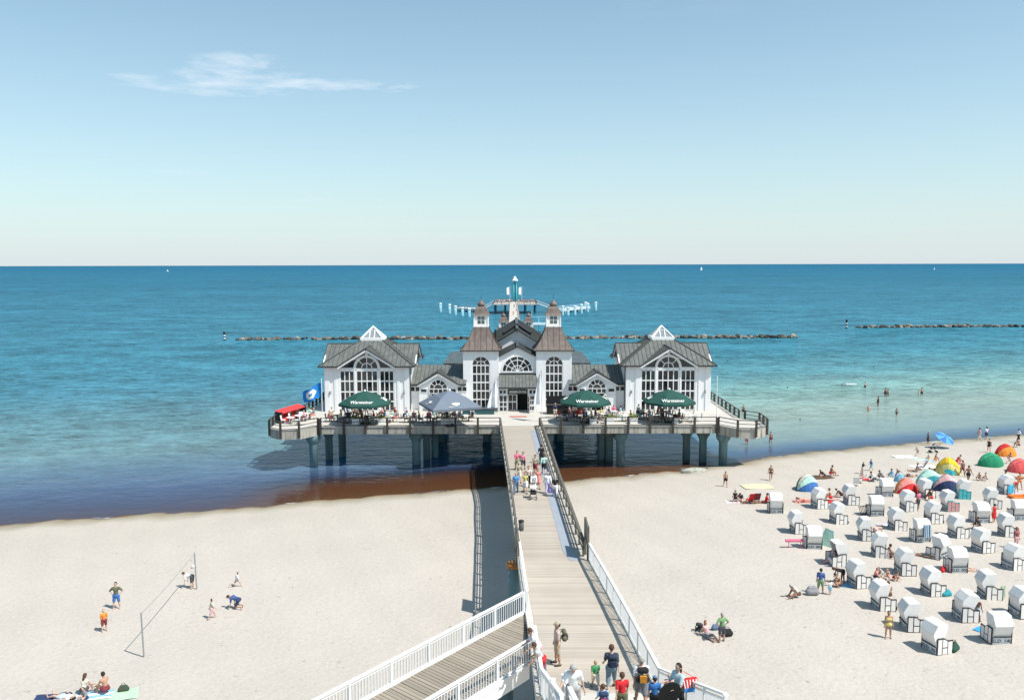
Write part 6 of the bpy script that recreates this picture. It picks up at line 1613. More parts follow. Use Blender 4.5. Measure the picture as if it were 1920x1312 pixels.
person('stand', G(1556, 1114), 20, 'toddler in white beside the woman in blue', (('shirt', 'white'), ('shorts', 'sky')), 0, 'brown', h=.98, group=g3)
person('bend', G(1580, 1092), 85, 'dark haired bather bending far forward beside the hooded chair', (('vest', 'black'), ('trunks', 'black')), 2, 'brown', long_=True, h=1.6, group=g3)
person('squat', G(1576, 1100), 80, 'tanned bather squatting in front of the bending one', bik('brown'), 1, 'dark', h=1.6, group=g3)
person('stand', G(1665, 1196), 170, 'woman in a yellow bikini standing alone on the sand', bik('yellow'), 1, 'brown', True, 1.62, group=g3)
# people among the chairs
g4 = 'bathers among the hooded chairs'
L = [('sit', 1640, 1086, -120, 'pink shirted child beside the chair with the kneeling pair', tee('coral', 'navy'), 0, 'brown', 1.3),
 ('squat', 1652, 1080, 120, 'child squatting in the sand between two hooded chairs', swim('teal'), 0, 'dark', 1.2),
 ('sit', 1663, 1085, 150, 'child with brown hair sitting in the dug sand', swim('rose'), 0, 'brown', 1.25),
 ('squat', 1676, 1087, -160, 'dark haired child digging, nearest the shaded chair side', swim('red'), 1, 'dark', 1.2),
 ('sit', 1666, 1122, -10, 'bare back of a bather sitting behind a chair side', swim('brown'), 1, 'brown', 1.7),
 ('stand', 1832, 1164, -60, 'shirtless boy in blue shorts at a chair side', (('shorts', 'white'),), 2, 'dark', 1.5),
 ('sit', 1664, 1046, -100, 'tanned sunbather with black hair at the open side of a chair', bik('rose'), 2, 'dark', 1.68),
 ('bend', 1640, 1012, -70, 'pink bather bending into the chair with mustard lining', swim('rose'), 0, 'brown', 1.7),
 ('sitlong', 1562, 1055, 80, 'person in pink trousers sitting at the chair that faces the open beach', (('vest', 'rose'), ('trousers', 'rose')), 0, 'dark', 1.65),
 ('lie', 1738, 1044, 60, 'sunbather lying beside the tilted back chair', swim('grey'), 1, 'red', 1.7),
 ('stand', 1863, 979, 20, 'person in a long red dress beside a chair back', (('dress', 'red'),), 0, 'dark', 1.6),
 ('stand', 1905, 1028, -160, 'person in a maroon top standing among the chairs at the frame edge', (('shirt', (.30,.10,.10)), ('shorts', 'rose')), 1, 'red', 1.68),
 ('walk', 1804, 892, 175, 'tanned bather walking side by side, slightly behind', swim('maroon'), 2, 'dark', 1.7),
 ('walk2', 1815, 904, 172, 'tanned bather in dark trunks walking towards the chairs', swim('black'), 2, 'dark', 1.78),
 ('stand', 1721, 955, 30, 'person in a bright pink shirt among the chairs', (('shirt', 'pink'), ('shorts', 'charcoal')), 1, 'brown', 1.72),
 ('sit', 1746, 938, 100, 'person with brown hair and red shorts sitting beside a chair', (('shirt', 'brown'), ('shorts', 'red')), 2, 'dark', 1.7),
 ('sit', 1837, 900, 120, 'one of two children sitting side by side, dark trunks', swim('charcoal'), 1, 'dark', 1.3),
 ('sit', 1850, 901, 80, 'one of two children sitting side by side, pale top', (('vest', 'cream'), ('trunks', 'grey')), 0, 'dark', 1.3),
 ('walk', 1854, 848, 150, 'woman in a black swimsuit walking past the tents', suit('black'), 0, 'dark', 1.7),
 ('run', 1892, 869, -70, 'small bather running in front of the orange and red tent', swim('rose'), 1, 'dark', 1.35),
 ('walk', 1836, 827, 80, 'dark haired adult with a pink shawl at the waterline', (('shirt', 'rose'), ('trousers', 'cream')), 1, 'dark', 1.8),
 ('stand', 1849, 823, 20, 'person in white and navy standing in the shallow edge', (('shirt', 'white'), ('shorts', 'navy')), 0, 'brown', 1.65),
 ('walk', 1909, 828, -90, 'person in a white top on the far shore at the frame edge', (('shirt', 'white'), ('capri', 'black')), 0, 'dark', 1.7),
 ('sit', 1910, 838, 90, 'dark haired bather sitting behind the orange and red tent', swim('brown'), 1, 'dark', 1.65),
 ('stand', 1740, 834, 90, 'person with a white sunhat standing behind the pushchair', (('shirt', 'grey'), ('shorts', 'charcoal')), 1, 'grey', 1.7),
 ('run', 1720, 855, 100, 'bare child running along the dry sand near the waterline', swim('grey'), 0, 'blond', 1.25),
 ('sit', 1742, 864, 110, 'fair child sitting with knees up near the light blue towel', swim('yellow'), 0, 'blond', 1.2),
 ('sit', 1753, 864, -80, 'tanned child sitting beside the fair one', swim('orange'), 1, 'red', 1.3),
 ('squat', 1794, 868, -90, 'bather crouching on the crimson towel', bik('red'), 1, 'brown', 1.6),
 ('walk', 1360, 912, 175, 'lean bather in dark trunks walking alone near the upturned boat', swim('black'), 1, 'brown', 1.6),
 ('walk2', 1445, 900, 170, 'thin bather in brown walking alone below the waterline', bik('brown'), 1, 'grey', 1.65),
 ('sit', 1378, 939, 170, 'person in a black dress sitting with the lying group', (('dress', 'black'),), 0, 'dark', 1.65),
 ('sitfold', 1390, 938, 150, 'dark haired person leaning over in the lying group', (('shirt', 'charcoal'), ('shorts', 'grey')), 0, 'dark', 1.65),
 ('lie', 1408, 943, 85, 'tanned sunbather lying before the red folding chairs', swim('black'), 2, 'dark', 1.7),
 ('sitlong', 1436, 943, 80, 'person in a red shirt leaning back beside the outermost chair', (('shirt', 'red'), ('shorts', 'maroon')), 1, 'dark', 1.7),
 ('sitfold', 1545, 894, 110, 'darker half of the sitting pair on the dark blanket', (('shirt', 'brown'), ('trunks', 'black')), 1, 'dark', 1.6),
 ('sit', 1557, 892, -90, 'half of the sitting pair with red trunks', swim('red'), 1, 'brown', 1.75),
 ('reach', 1617, 888, -90, 'child in a dark shirt reaching out', (('shirt', 'black'), ('shorts', 'cream')), 0, 'blond', 1.3),
 ('walk', 1633, 882, 90, 'child in blue running about on the sand', (('shirt', 'blue'), ('shorts', (.1,.45,.5))), 0, 'brown', 1.3),
 ('squat', 1640, 902, 90, 'person in a white shirt crouching next to the red towel', (('longshirt', 'white'), ('trousers', 'charcoal')), 0, 'dark', 1.75),
 ('squat', 1655, 899, 100, 'person in grey crouching beside the white shirted one', (('shirt', 'grey'), ('shorts', 'charcoal')), 0, 'dark', 1.7),
 ('sit', 1674, 897, 90, 'person in pale teal sitting in the small blue shelter', (('longshirt', 'sky'), ('shorts', 'sky')), 0, 'dark', 1.6),
 ('sitfold', 1689, 892, 110, 'grey haired sunbather behind the small blue shelter', swim('brown'), 1, 'grey', 1.65),
 ('lie', 1704, 893, 70, 'sunbather lying on his back behind the mint tent', swim('black'), 0, 'dark', 1.7),
 ('sitlong', 1718, 884, 80, 'sunbather propped up beside the grey folding chair', swim('grey'), 1, 'brown', 1.7),
 ('lieprone', 1754, 884, 95, 'sunbather lying face down beside the yellow tent', swim('maroon'), 1, 'brown', 1.7),
 ('sit', 1558, 938, 60, 'shirtless fair sunbather on the red towel among the chairs', swim('red'), 0, 'brown', 1.75),
 ('sitfold', 1578, 932, 80, 'dark topped person beside the shirtless fair sunbather', (('vest', 'black'), ('trunks', 'black')), 0, 'dark', 1.65),
 ('lieprone', 1507, 941, 95, 'sunbather lying on the coral towel before the tent', bik('coral'), 0, 'red', 1.65),
 ('sit', 1737, 990, 90, 'person in a red shirt tucked behind a chair side', (('shirt', 'red'), ('shorts', 'black')), 1, 'dark', 1.6),
 ('sit', 1882, 902, -90, 'dark haired sunbather lounging beside the blue towel chair', swim('black'), 1, 'dark', 1.65),
 ('lie', 1904, 898, 80, 'sunbather in maroon lying near the coral tent', bik('maroon'), 1, 'red', 1.65),
 ('bend', 1905, 922, 100, 'red clad bather bending next to the orange inflatable', suit((.45,.05,.05)), 1, 'red', 1.65),
 ('walk', 1911, 916, 170, 'tanned bather in orange walking by the orange inflatable', bik('orange'), 1, 'dark', 1.65),
 ('sitlong', 1806, 1069, -100, 'sunbather stretched out beside the chair with the red bag', swim('rose'), 0, 'dark', 1.7),
 ('sit', 1836, 992, 90, 'dark figure sitting in the shade between two chairs', (('shirt', 'charcoal'), ('shorts', 'black')), 1, 'dark', 1.6),
 ('sit', 1618, 896, 120, 'child in pale clothes sitting at the end of the red towel', (('shirt', 'cream'), ('shorts', 'rose')), 0, 'brown', 1.2)]
for pose, u, v, rz, lab, wear, sk, ha, h_ in L:
    person(pose, G(u, v), rz, lab, wear, sk, ha, ha in ('red', 'brown') and h_ > 1.6 and h_ < 1.7, h_, group=g4)
towel(G(1838, 1180), 30, 'bright blue swimming cloth crumpled at the shirtless boy\'s feet', (.04,.30,.62), .7, .5)

# ------------------------------------------------------------ bathers in the sea (pixel at the waterline of the body)
g5 = 'bathers in the sea'
for pose, u, v, dep, rz, lab, wear, sk, h_ in [
 ('stand', 1622, 727, .55, 20, 'bather standing waist deep, nearest the swimmers with the float', swim('navy'), 0, 1.7),
 ('stand', 1660, 743, .30, 10, 'darker bather of the pair standing close together in the shallows', swim('black'), 2, 1.8),
 ('walk', 1665, 743, .30, 60, 'lighter bather of the pair standing close together in the shallows', bik('brown'), 1, 1.65),
 ('stand', 1646, 761, .22, 30, 'dark bather standing knee deep between the pair and the pink one', suit('black'), 2, 1.8),
 ('stand', 1628, 773, .25, 170, 'small pink bather standing knee deep', suit('coral'), 0, 1.4),
 ('walk', 1681, 780, .18, -40, 'slim bather wading alone towards the beach', swim('charcoal'), 1, 1.45),
 ('akimbo', 1728, 742, .3, 0, 'dark haired bather wading beside a child farther along the shore', swim('black'), 1, 1.75),
 ('stand', 1722, 739, .45, 60, 'child in the water beside the dark haired bather', swim('grey'), 0, 1.15),
 ('walk', 1445, 830, .20, 170, 'tanned bather in dark trunks wading ashore by the platform corner', swim('maroon'), 1, 1.72),
 ('walk2', 1400, 833, .2, 175, 'thin bather wading just below the empty platform bay', bik('red'), 1, 1.5),
 ('stand', 1394, 772, .6, 150, 'bather seen over the railing of the empty platform bay', swim('black'), 1, 1.7)]:
    p = P(u, v, 0); person(pose, (p[0], p[1], -dep), rz, lab, wear, sk, 'dark', h=h_, group=g5)
for u, v, rz, lab, sk, ha in [(1480, 727, 80, 'swimmer with head and shoulders out, outermost towards the platform', 0, 'dark'), (1508, 723, -60, 'pale swimmer just beside the outermost one', 0, 'blond'),
 (1582, 722, 100, 'swimmer pushing a white float', 0, 'dark'), (1606, 687, 70, 'swimmer farthest out, making white splashes', 0, 'grey'), (1641, 689, 30, 'swimmer farthest out, only head and shoulders showing', 1, 'brown'),
 (1496, 787, -90, 'swimmer alone in the shallow green water', 0, 'dark'), (1366, 678, 30, 'distant swimmer beyond the second pavilion', 1, 'dark')]:
    p = P(u, v, 0); person('swim', (p[0], p[1], -.12), rz, lab, swim('navy'), sk, ha, group='swimmers with only heads and shoulders out')
p = P(1595, 720.5, 0); m = MB(); m.slab([(-.9,-.3,.12),(.9,-.3,.12),(1.1,0,.16),(.9,.3,.12),(-.9,.3,.12)], .14); o = m.build('air_mattress', fab('white')); o.location = (p[0], p[1], 0); tag(o, 'white float in the water beside a swimmer', 'float')

# ------------------------------------------------------------ people on the footbridge
g6 = 'walkers in the middle of the footbridge'
L = [('walk', 969.7, 881, 185, 'man in a pink shirt walking at the head of the bridge group', (('shirt', 'pink'), ('shorts', 'sage')), 0, 'red', 1.78),
 ('walk2', 981, 881, 175, 'woman in a rosy pink top beside the man in pink', (('shirt', (.72,.28,.34)), ('shorts', 'charcoal')), 0, 'brown', 1.68),
 ('walk', 1003.5, 889, 170, 'man in a grey brown shirt walking behind the coral dress', (('shirt', 'khaki'), ('shorts', 'maroon')), 1, 'dark', 1.76),
 ('walk2', 1015, 869, 5, 'person in a black shirt walking away along the dark railing', (('shirt', 'black'), ('trousers', 'black')), 1, 'dark', 1.8),
 ('walk', 1019.6, 888, -5, 'person in a mint and white shirt walking away with dark shorts', (('longshirt', 'mint'), ('shorts', 'black')), 0, 'brown', 1.75),
 ('walk2', 1027, 925, 3, 'person in a white shirt and lilac trousers walking away', (('longshirt', 'white'), ('trousers', 'lavender')), 0, 'grey', 1.76),
 ('walk', 1041, 931, 0, 'woman in a black top and white trousers carrying a lilac bag', (('shirt', 'black'), ('trousers', 'white')), 0, 'grey', 1.70),
 ('walk2', 967.5, 925, 180, 'person in a bright blue shirt and jeans walking along the bare edge', (('shirt', (.08,.28,.58)), ('trousers', 'jeans')), 0, 'grey', 1.74),
 ('walk', 985, 923, 176, 'woman in a yellow top and white shorts with dark red hair', (('vest', (.55,.52,.16)), ('shorts', 'white')), 0, 'red', 1.7),
 ('walk2', 991, 912, 184, 'person in a pale pink shirt and black trousers', (('shirt', (.70,.52,.48)), ('trousers', 'black')), 0, 'brown', 1.76),
 ('walk', 1009, 915, 178, 'woman in a coral dress walking with the bridge group', (('dress', (.74,.26,.24)),), 0, 'brown', 1.68),
 ('push', 1000.5, 922, 182, 'woman in white pushing the pram', (('longshirt', 'white'), ('trousers', 'white')), 0, 'brown', 1.66),
 ('walk', 973, 903, 180, 'grey haired walker in beige behind the bright blue shirt', (('shirt', 'khaki'), ('shorts', 'cream')), 0, 'grey', 1.74)]
for pose, u, v, rz, lab, wear, sk, ha, h_ in L:
    person(pose, B(u, v), rz, lab, wear, sk, ha, 'woman' in lab and 'hair' not in lab, h_, group=g6, shoes=True)
p = B(1000, 934); stroller((p[0], p[1]-.05, p[2]), 180, 'white and black pram pushed along the footbridge', 'white')
p = B(1037, 930); bag((p[0]-.12, p[1], p[2]+.28), 0, 'lilac bag carried beside the white trousers', (.34,.28,.52), None, 1.1, 'shoulder_bag', 'bag', 'carried bags')

def head_at(u, v, h_): return B(u, v, h_)      # footing of a person whose head top shows at the pixel
g7 = 'people at the landward end of the footbridge'
person('stand', head_at(1045, 1165, 1.80), 96, 'man in khaki with cap and rucksack standing sideways on the planks', (('shirt', (.50,.40,.36)), ('shorts', 'khaki')), 1, 'dark', h=1.80, group=g7, shoes=True, cap='khaki')
q = head_at(1045, 1165, 1.80); backpack((q[0]+.24, q[1]+.02, q[2]+1.24), 98, 'olive rucksack on the back of the man with the cap', 'olive', 'charcoal', 1.0)
person('leanrail', head_at(1010, 1175, 1.70), 100, 'balding man in a striped shirt at the white railing', (('shirt', (.62,.60,.66)), ('shorts', 'rose')), 1, 'brown', h=1.80, group=g7, shoes=True)
person('leanrail', head_at(1018, 1203, 1.62), 84, 'woman in a grey vest with a red sweater round her waist at the railing', (('vest', (.42,.44,.44)), ('trousers', 'jeans')), 1, 'brown', h=1.70, group=g7, shoes=True)
q = head_at(1018, 1203, 1.62); o = link('sweater', sdf_mesh('sweater', [(Vector((-.16,0,0)), Vector((.16,0,0)), .14, .14), (Vector((.12,.02,-.02)), Vector((.14,.03,-.36)), .13, .10), (Vector((-.12,.02,-.02)), Vector((-.1,.03,-.36)), .13, .10)], .03, [fab('red')]), None, (q[0]+.02, q[1]-.06, q[2]+.98), (0, 0, R(84)), (.85,.85,.8)); tag(o, 'red sweater tied round a waist at the white railing', 'sweater')
person('lookdown', head_at(1075, 1240, 1.74), 176, 'broad man in a white shirt and plaid shorts looking down', (('shirt', 'white'), ('shorts', (.40,.40,.39))), 0, 'grey', h=1.86, group=g7, shoes=True)
person('walk', head_at(1117, 1236, 1.16), 8, 'blond child in a green shirt holding a grown up\'s hand', (('shirt', (.05,.26,.10)), ('shorts', 'cream')), 0, 'blond', h=1.17, group=g7, shoes=True)
person('walk2', head_at(1147, 1206, 1.80), -4, 'man in a navy shirt and faded jeans leading a child', (('shirt', (.045,.06,.085)), ('capri', (.18,.27,.33))), 0, 'brown', h=1.81, group=g7, shoes=True)
q = head_at(1147, 1206, 1.80); backpack((q[0]+.02, q[1]-.21, q[2]+1.25), 0, 'dark blue rucksack on the back of the man leading a child', (.03,.045,.075), (.02,.03,.05), 1.05)
person('walk', head_at(1167, 1258, 1.42), 4, 'boy in a bright red shirt and olive trousers', (('shirt', (.58,.025,.03)), ('trousers', 'olive')), 0, 'brown', h=1.44, group=g7, shoes=True)
person('walk2', head_at(1131, 1281, 1.12), 0, 'small child with a navy and pink backpack at the frame bottom', (('shirt', 'sky'), ('shorts', 'navy')), 0, 'brown', h=1.14, group=g7, shoes=True)
q = head_at(1131, 1281, 1.12); backpack((q[0], q[1]-.16, q[2]+.78), 0, 'navy and pink child\'s backpack at the frame bottom', (.03,.05,.11), (.40,.05,.12), .85)
person('walk', head_at(1203, 1228, 1.78), -3, 'man in a pale shirt and grey shorts carrying a black and yellow backpack', (('shirt', (.66,.66,.68)), ('shorts', (.17,.18,.20))), 1, 'grey', h=1.80, group=g7, shoes=True)
q = head_at(1203, 1228, 1.78); backpack((q[0]+.01, q[1]-.22, q[2]+1.24), 0, 'black backpack with yellow trim on the man in grey shorts', 'black', (.50,.22,.03), 1.12)
person('stand', head_at(1228, 1267, 1.26), -6, 'boy in a blue shirt and cap walking at the railing side', (('shirt', (.04,.16,.42)), ('shorts', 'black')), 0, 'dark', h=1.28, group=g7, shoes=True, cap='jeans')
person('stand', head_at(1256, 1263, 1.22), 150, 'small fair haired girl half hidden by the woman in pale blue', (('shirt', 'rose'), ('shorts', 'white')), 0, 'blond', h=1.24, group=g7, shoes=True)
person('carry', head_at(1273, 1243, 1.66), 120, 'dark haired woman in a pale blue shirt carrying beach things', (('shirt', (.44,.60,.64)), ('trousers', 'black')), 0, 'dark', True, h=1.68, group=g7, shoes=True)
q = head_at(1273, 1243, 1.66)
m = MB(); n = 18; m.slab([(.34*math.cos(2*math.pi*i/n), 0, .40*math.sin(2*math.pi*i/n)) for i in range(n)], .05, d=(0,1,0)); o = m.build('folded_disc', mat('black_cloth_disc', (.015,.015,.016), .7)); o.location = (q[0]-.34, q[1]-.42, q[2]+.92); o.rotation_euler = (R(12), R(20), R(14)); tag(o, 'round black folded beach shelter held by the woman in pale blue', 'folded shelter')
t = thing('beach_bag', 'blue, red and white striped beach bag on the woman\'s shoulder', 'bag', (q[0]+.34, q[1]+.02, q[2]+.82), R(14), 'carried bags'); t.scale = (.72, .72, .72)
m = MB(); m.slab([(-.28,-.10,.12),(.28,-.10,.12),(.36,-.02,.46),(-.36,-.02,.46)], .16, d=(0,1,0)); m.build('upper_panel', fab('red'), t)
m = MB(); m.slab([(-.28,-.12,-.06),(.28,-.12,-.06),(.29,-.105,.118),(-.29,-.105,.118)], .20, d=(0,1,0)); m.build('lower_panel', fab((.05,.25,.60)), t)
for k in range(5): m = MB(); x = -.24+.12*k; m.slab([(x-.022,-.106,.13),(x+.022,-.106,.13),(x*1.2+.022,-.032,.45),(x*1.2-.022,-.032,.45)], .006, d=(0,-1,0)); m.build('stripe', fab('white'), t)
m = MB(); m.bar((-.30, .03, .45), (-.38, .02, .82), .03, .02); m.bar((.28, .03, .45), (-.30, .02, .84), .03, .02); m.build('strap', fab('red'), t)
# ------------------------------------------------------------ terrace: parasols, flags, tables, chairs, guests
def T(u, v, dz=0.0): return P(u, v, DECK+dz)
PGREEN = mat('parasol_green', (0.018, 0.072, 0.058), 0.8, vary=.06, vscale=1); PGREY = mat('parasol_blue_grey', (0.15, 0.18, 0.225), 0.8, vary=.05, vscale=1)
PRINT = mat('parasol_print', (0.66, 0.66, 0.63), 0.8)
TXT_BRAND.materials.clear(); TXT_BRAND.materials.append(PRINT)
def parasol(u, v, label, ma, r=3.0, n=8, turn=0.0, zr=2.45, zt=3.75, text=True):
    p = P(u, v, DECK+zt+.1); t = thing('parasol', label, 'parasol', (p[0], p[1], DECK), 0, 'big terrace parasols'); t.rotation_euler = (0, 0, turn)
    m = MB(); m.tube((0,0,0), (0,0,zt), .06, n=10); m.build('pole', STEEL, t)
    m = MB(); m.box(-.5,.5,-.5,.5,0,.14); m.build('base', BLACK, t)
    ring = [(r, zr), (r*.52, zr+(zt-zr)*.62), (.10, zt)]
    cs = [(math.cos(2*math.pi*(k+.5)/n-math.pi/2), math.sin(2*math.pi*(k+.5)/n-math.pi/2)) for k in range(n)]
    for k in range(n):
        a, b_ = cs[k], cs[(k+1) % n]; m = MB()
        for (r0, z0), (r1, z1) in zip(ring, ring[1:]):
            c0, c1 = ((a[0]+b_[0])/2, (a[1]+b_[1])/2), ((a[0]+b_[0])/2, (a[1]+b_[1])/2); d0 = .055 if r0 == r else .02
            m.add([(a[0]*r0, a[1]*r0, z0), (c0[0]*r0*.99, c0[1]*r0*.99, z0-d0), (b_[0]*r0, b_[1]*r0, z0), (b_[0]*r1, b_[1]*r1, z1), (c1[0]*r1, c1[1]*r1, z1-(.02 if r1 > 1 else 0)), (a[0]*r1, a[1]*r1, z1)], [(0,1,4,5), (1,2,3,4)])
        q0, q1 = (a[0]*r, a[1]*r, zr), (b_[0]*r, b_[1]*r, zr)
        m.add([q0, q1, (q1[0], q1[1], zr-.24), (q0[0], q0[1], zr-.24)], [(3,2,1,0)])
        g = m.build('canopy_panel', ma, t)
        m = MB(); m.bar((a[0]*.1, a[1]*.1, zt-.05), (a[0]*r*.52, a[1]*r*.52, ring[1][1]-.04), .03, .03); m.bar((a[0]*r*.52, a[1]*r*.52, ring[1][1]-.04), (a[0]*r*.99, a[1]*r*.99, zr-.02), .03, .03); m.build('rib', STEEL, t)
        # print lies on the lower ring of the front and side panels
        mid = Vector(((a[0]+b_[0])/2, (a[1]+b_[1])/2, 0)); rm = mid.length; az_ = math.atan2(mid.y, mid.x)+math.pi/2
        slope = math.atan2(ring[1][1]-zr, (r-r*.52)*rm)
        c_ = mid*(r*.80)+Vector((0,0,zr+(ring[1][1]-zr)*.20/.48))
        nrm = Vector((math.cos(az_-math.pi/2)*math.sin(slope), math.sin(az_-math.pi/2)*math.sin(slope), math.cos(slope)))
        rot = Matrix.Rotation(az_, 3, 'Z') @ Matrix.Rotation(slope, 3, 'X')
        if text and k in (7, 3):
            o = link('lettering', TXT_BRAND, g, c_+nrm*.03, rot.to_euler(), (.86, 1.15, 1)) if k == 3 else link('lettering', TXT_BRAND, g, c_+nrm*.03, rot.to_euler(), (.86, 1.15, 1))
        elif text and k in (1, 5):
            m = MB(); m.add([(-.55,-.28,0),(.5,-.22,0),(.6,.3,0),(-.42,.24,0)], [(0,1,2,3)]); m.add([(-.7,.34,0),(.1,.36,0),(.1,.42,0),(-.7,.42,0)], [(0,1,2,3)])
            o = m.build('emblem', PRINT, g); o.location = c_+nrm*.03; o.rotation_euler = rot.to_euler()
        elif not text:
            m = MB(); nn = 10; m.add([(.42*math.cos(2*math.pi*i/nn)+.1*math.sin(i), .20*math.sin(2*math.pi*i/nn), 0) for i in range(nn)], [tuple(range(nn))]); m.add([(-.9,-.42,0),(.15,-.36,0),(.15,-.30,0),(-.9,-.36,0)], [(0,1,2,3)])
            o = m.build('emblem', PRINT, g); o.location = c_+nrm*.03; o.rotation_euler = rot.to_euler()
    m = MB(); m.lathe([(.14, zt-.02), (.10, zt+.12), (.02, zt+.16)], 10); m.build('finial', WHITE, t)
    return p
PA = [parasol(684, 731, 'dark green beer parasol in front of the pavilion with the blue flag', PGREEN), parasol(1097.5, 729, 'dark green beer parasol between the copper tower and the second pavilion', PGREEN), parasol(1255, 728, 'dark green beer parasol in front of the second pavilion', PGREEN)]
PA.append(parasol(843, 730, 'blue grey square parasol beside the entrance tower', PGREY, 3.9, 4, R(22), 2.40, 4.0, False))

def flag_pole(u, v, vtop, label, y=None, name='flag_pole', cat='flag pole', group='white flag poles on the platform'):
    p = T(u, v); h_ = Z(vtop, p[1], u)-DECK
    t = thing(name, label, cat, p, 0, group); m = MB(); m.tube((0,0,0), (0,0,h_), .05, .035, 8); m.build('pole', WHITE, t)
    m = MB(); m.lathe([(.02, h_), (.07, h_+.06), (.02, h_+.13)], 8); m.build('pole_knob', WHITE, t); return t, h_
t, h_ = flag_pole(605, 800, 712, 'tall white flag pole at the corner railing flying the blue flag')
m = MB(); n = 26
f0 = lambda q: Vector((-.05-2.15*q, -.1+.22*math.sin(q*8), h_-.35-1.15*q**1.25+.10*math.sin(q*9)))
f1 = lambda q: Vector((-.05-2.0*q, -.1+.22*math.sin(q*8+.8), h_-1.95-.62*q+.08*math.sin(q*7)))
for i in range(n):
    for j in range(12):
        c = [f0(i/n).lerp(f1(i/n), j/12), f0((i+1)/n).lerp(f1((i+1)/n), j/12), f0((i+1)/n).lerp(f1((i+1)/n), (j+1)/12), f0(i/n).lerp(f1(i/n), (j+1)/12)]
        q, r_ = (i+.5)/n-.55, (j+.5)/12-.5
        m.slab(c, .012, mi=1 if (q/.27)**2+(r_/.36)**2 < 1 and not (abs(r_) < .10 and abs(q) < .10) else 0, d=(0,1,0))
o = m.build('flag_cloth', [fab((.015,.20,.55)), fab('white')]); o.location = t.location; tag(o, 'bright blue flag with a white oval emblem streaming from its pole', 'flag')
flag_pole(1343, 796, 708, 'bare thin white flag pole at the railing near the empty bay')
def hang_flag(u, v, vtop, sgn, label, plabel, w_=1.35, drop=3.6):
    t, h_ = flag_pole(u, v, vtop, plabel)
    m = MB(); n = 10
    for i in range(n):
        for j in range(8):
            def f(a, b_):
                x = sgn*(.05+w_*a*(.30+.70*b_)); return (x, .16*math.sin(a*9+b_*3), h_-.25-.55*a-b_*(drop-.5*a))
            m.slab([f(i/n, j/8), f((i+1)/n, j/8), f((i+1)/n, (j+1)/8), f(i/n, (j+1)/8)], .012, d=(0,1,0))
    o = m.build('flag_cloth', fab((.78,.79,.82))); o.location = t.location; tag(o, label, 'flag', 'white flags hanging at the entrance')
hang_flag(934, 775, 704, -1, 'long white flag hanging limp on the parasol side of the entrance', 'white pole of the limp flag on the blue grey parasol side')
hang_flag(1016, 790, 690, -1, 'long white flag hanging limp beside the open entrance door', 'tall white pole standing at the bridge railing before the entrance', .95, 3.9)

# doormat, planters
p = T(971.5, 781); o = MB(); o.box(-1.0, 1.0, -.3, .3, 0.004, .03); o = o.build('doormat', REDMAT); o.location = p; tag(o, 'long red doormat lying before the entrance', 'doormat')
LEAF = [mat('planter_leaf_%d' % i, c, .7) for i, c in enumerate(((.10,.16,.02), (.28,.30,.03), (.05,.10,.02)))]
def planter(u, v, w_, label, h_=.62, plant=True):
    p = T(u, v); t = thing('planter', label, 'planter', p, 0, 'white planter boxes along the terrace railing')
    m = MB(); m.box(-w_/2, w_/2, -.3, .3, 0, h_); m.build('box', WHITE, t); m = MB(); m.box(-w_/2-.03, w_/2+.03, -.33, .33, h_, h_+.06); m.build('rim', WHITE, t)
    if plant:
        m = MB()
        for k in range(150):
            a, b_, c = random.gauss(0, w_*.30), random.gauss(0, .17), h_+.06+abs(random.gauss(.16, .15)); d = Vector((random.uniform(-1,1), random.uniform(-1,1), random.uniform(-.5,1))).normalized(); e = d.orthogonal().normalized()*.05
            q = Vector((a, b_, c)); m.add([q-e, q+d*.08, q+e, q-d*.08], [(0,1,2,3)], random.choice((0,0,1,1,2)))
        m.build('foliage', LEAF, t, kind='stuff')
for u, v, w_, lab, pl in [(667, 795, .75, 'white planter with yellow green leaves under the first green parasol', True), (716, 795, .75, 'white planter with yellow green leaves at the edge of the first green parasol', True),
  (837, 795, 1.15, 'wide white planter with dark green leaves before the blue grey parasol', True), (852, 795.5, .6, 'small bare white planter next to the wide one', False),
  (1112, 796, .75, 'bare white planter before the parasol beside the copper tower', False), (1142, 794, 1.1, 'wide white planter with flowers between the two green parasols', True),
  (1188, 794, .8, 'white planter with bright yellow green leaves at the wall of the second pavilion', True), (1266, 794, .6, 'small white planter under the parasol of the second pavilion', False), (898, 795, .01, None, False)]:
    if lab: planter(u, v, w_, lab, plant=pl)

# tables, chairs and seated guests
def chair_mesh():
    m = MB(); m.box(-.24,.24,-.24,.22,.42,.46); a = m
    for x in (-.22,.22):
        for y in (-.22,.20): m.box(x-.02,x+.02,y-.02,y+.02,0,.42)
    return m
CM = {}
for nm, ma in (('dark', BLACK), ('white', WHITE)):
    m = MB(); m.box(-.24,.24,-.24,.22,.42,.46); CM[nm, 'seat'] = m.mesh('seat', ma)
    m = MB(); m.slab([(-.24,-.22,.47),(.24,-.22,.47),(.24,-.32,.95),(-.24,-.32,.95)], .035, d=(0,-1,0)); CM[nm, 'backrest'] = m.mesh('backrest', ma)
    m = MB(); m.box(-.018,.018,-.018,.018,0,.42); CM[nm, 'leg'] = m.mesh('leg', ma)
def cafe_chair(pos, rz, label, nm):
    t = thing('cafe_chair', label, 'chair', pos, rz, 'terrace chairs')
    link('seat', CM[nm, 'seat'], t); link('backrest', CM[nm, 'backrest'], t)
    for x in (-.21,.21):
        for y in (-.21,.19): link('leg', CM[nm, 'leg'], t, (x, y, 0))
m = MB(); m.lathe([(.44,.70),(.46,.72),(.44,.74)], 14); TM = {('round','white'): m.mesh('tabletop', WHITE), ('round','dark'): m.mesh('tabletop', mat('dark_tabletop', (.06,.05,.045), .5))}
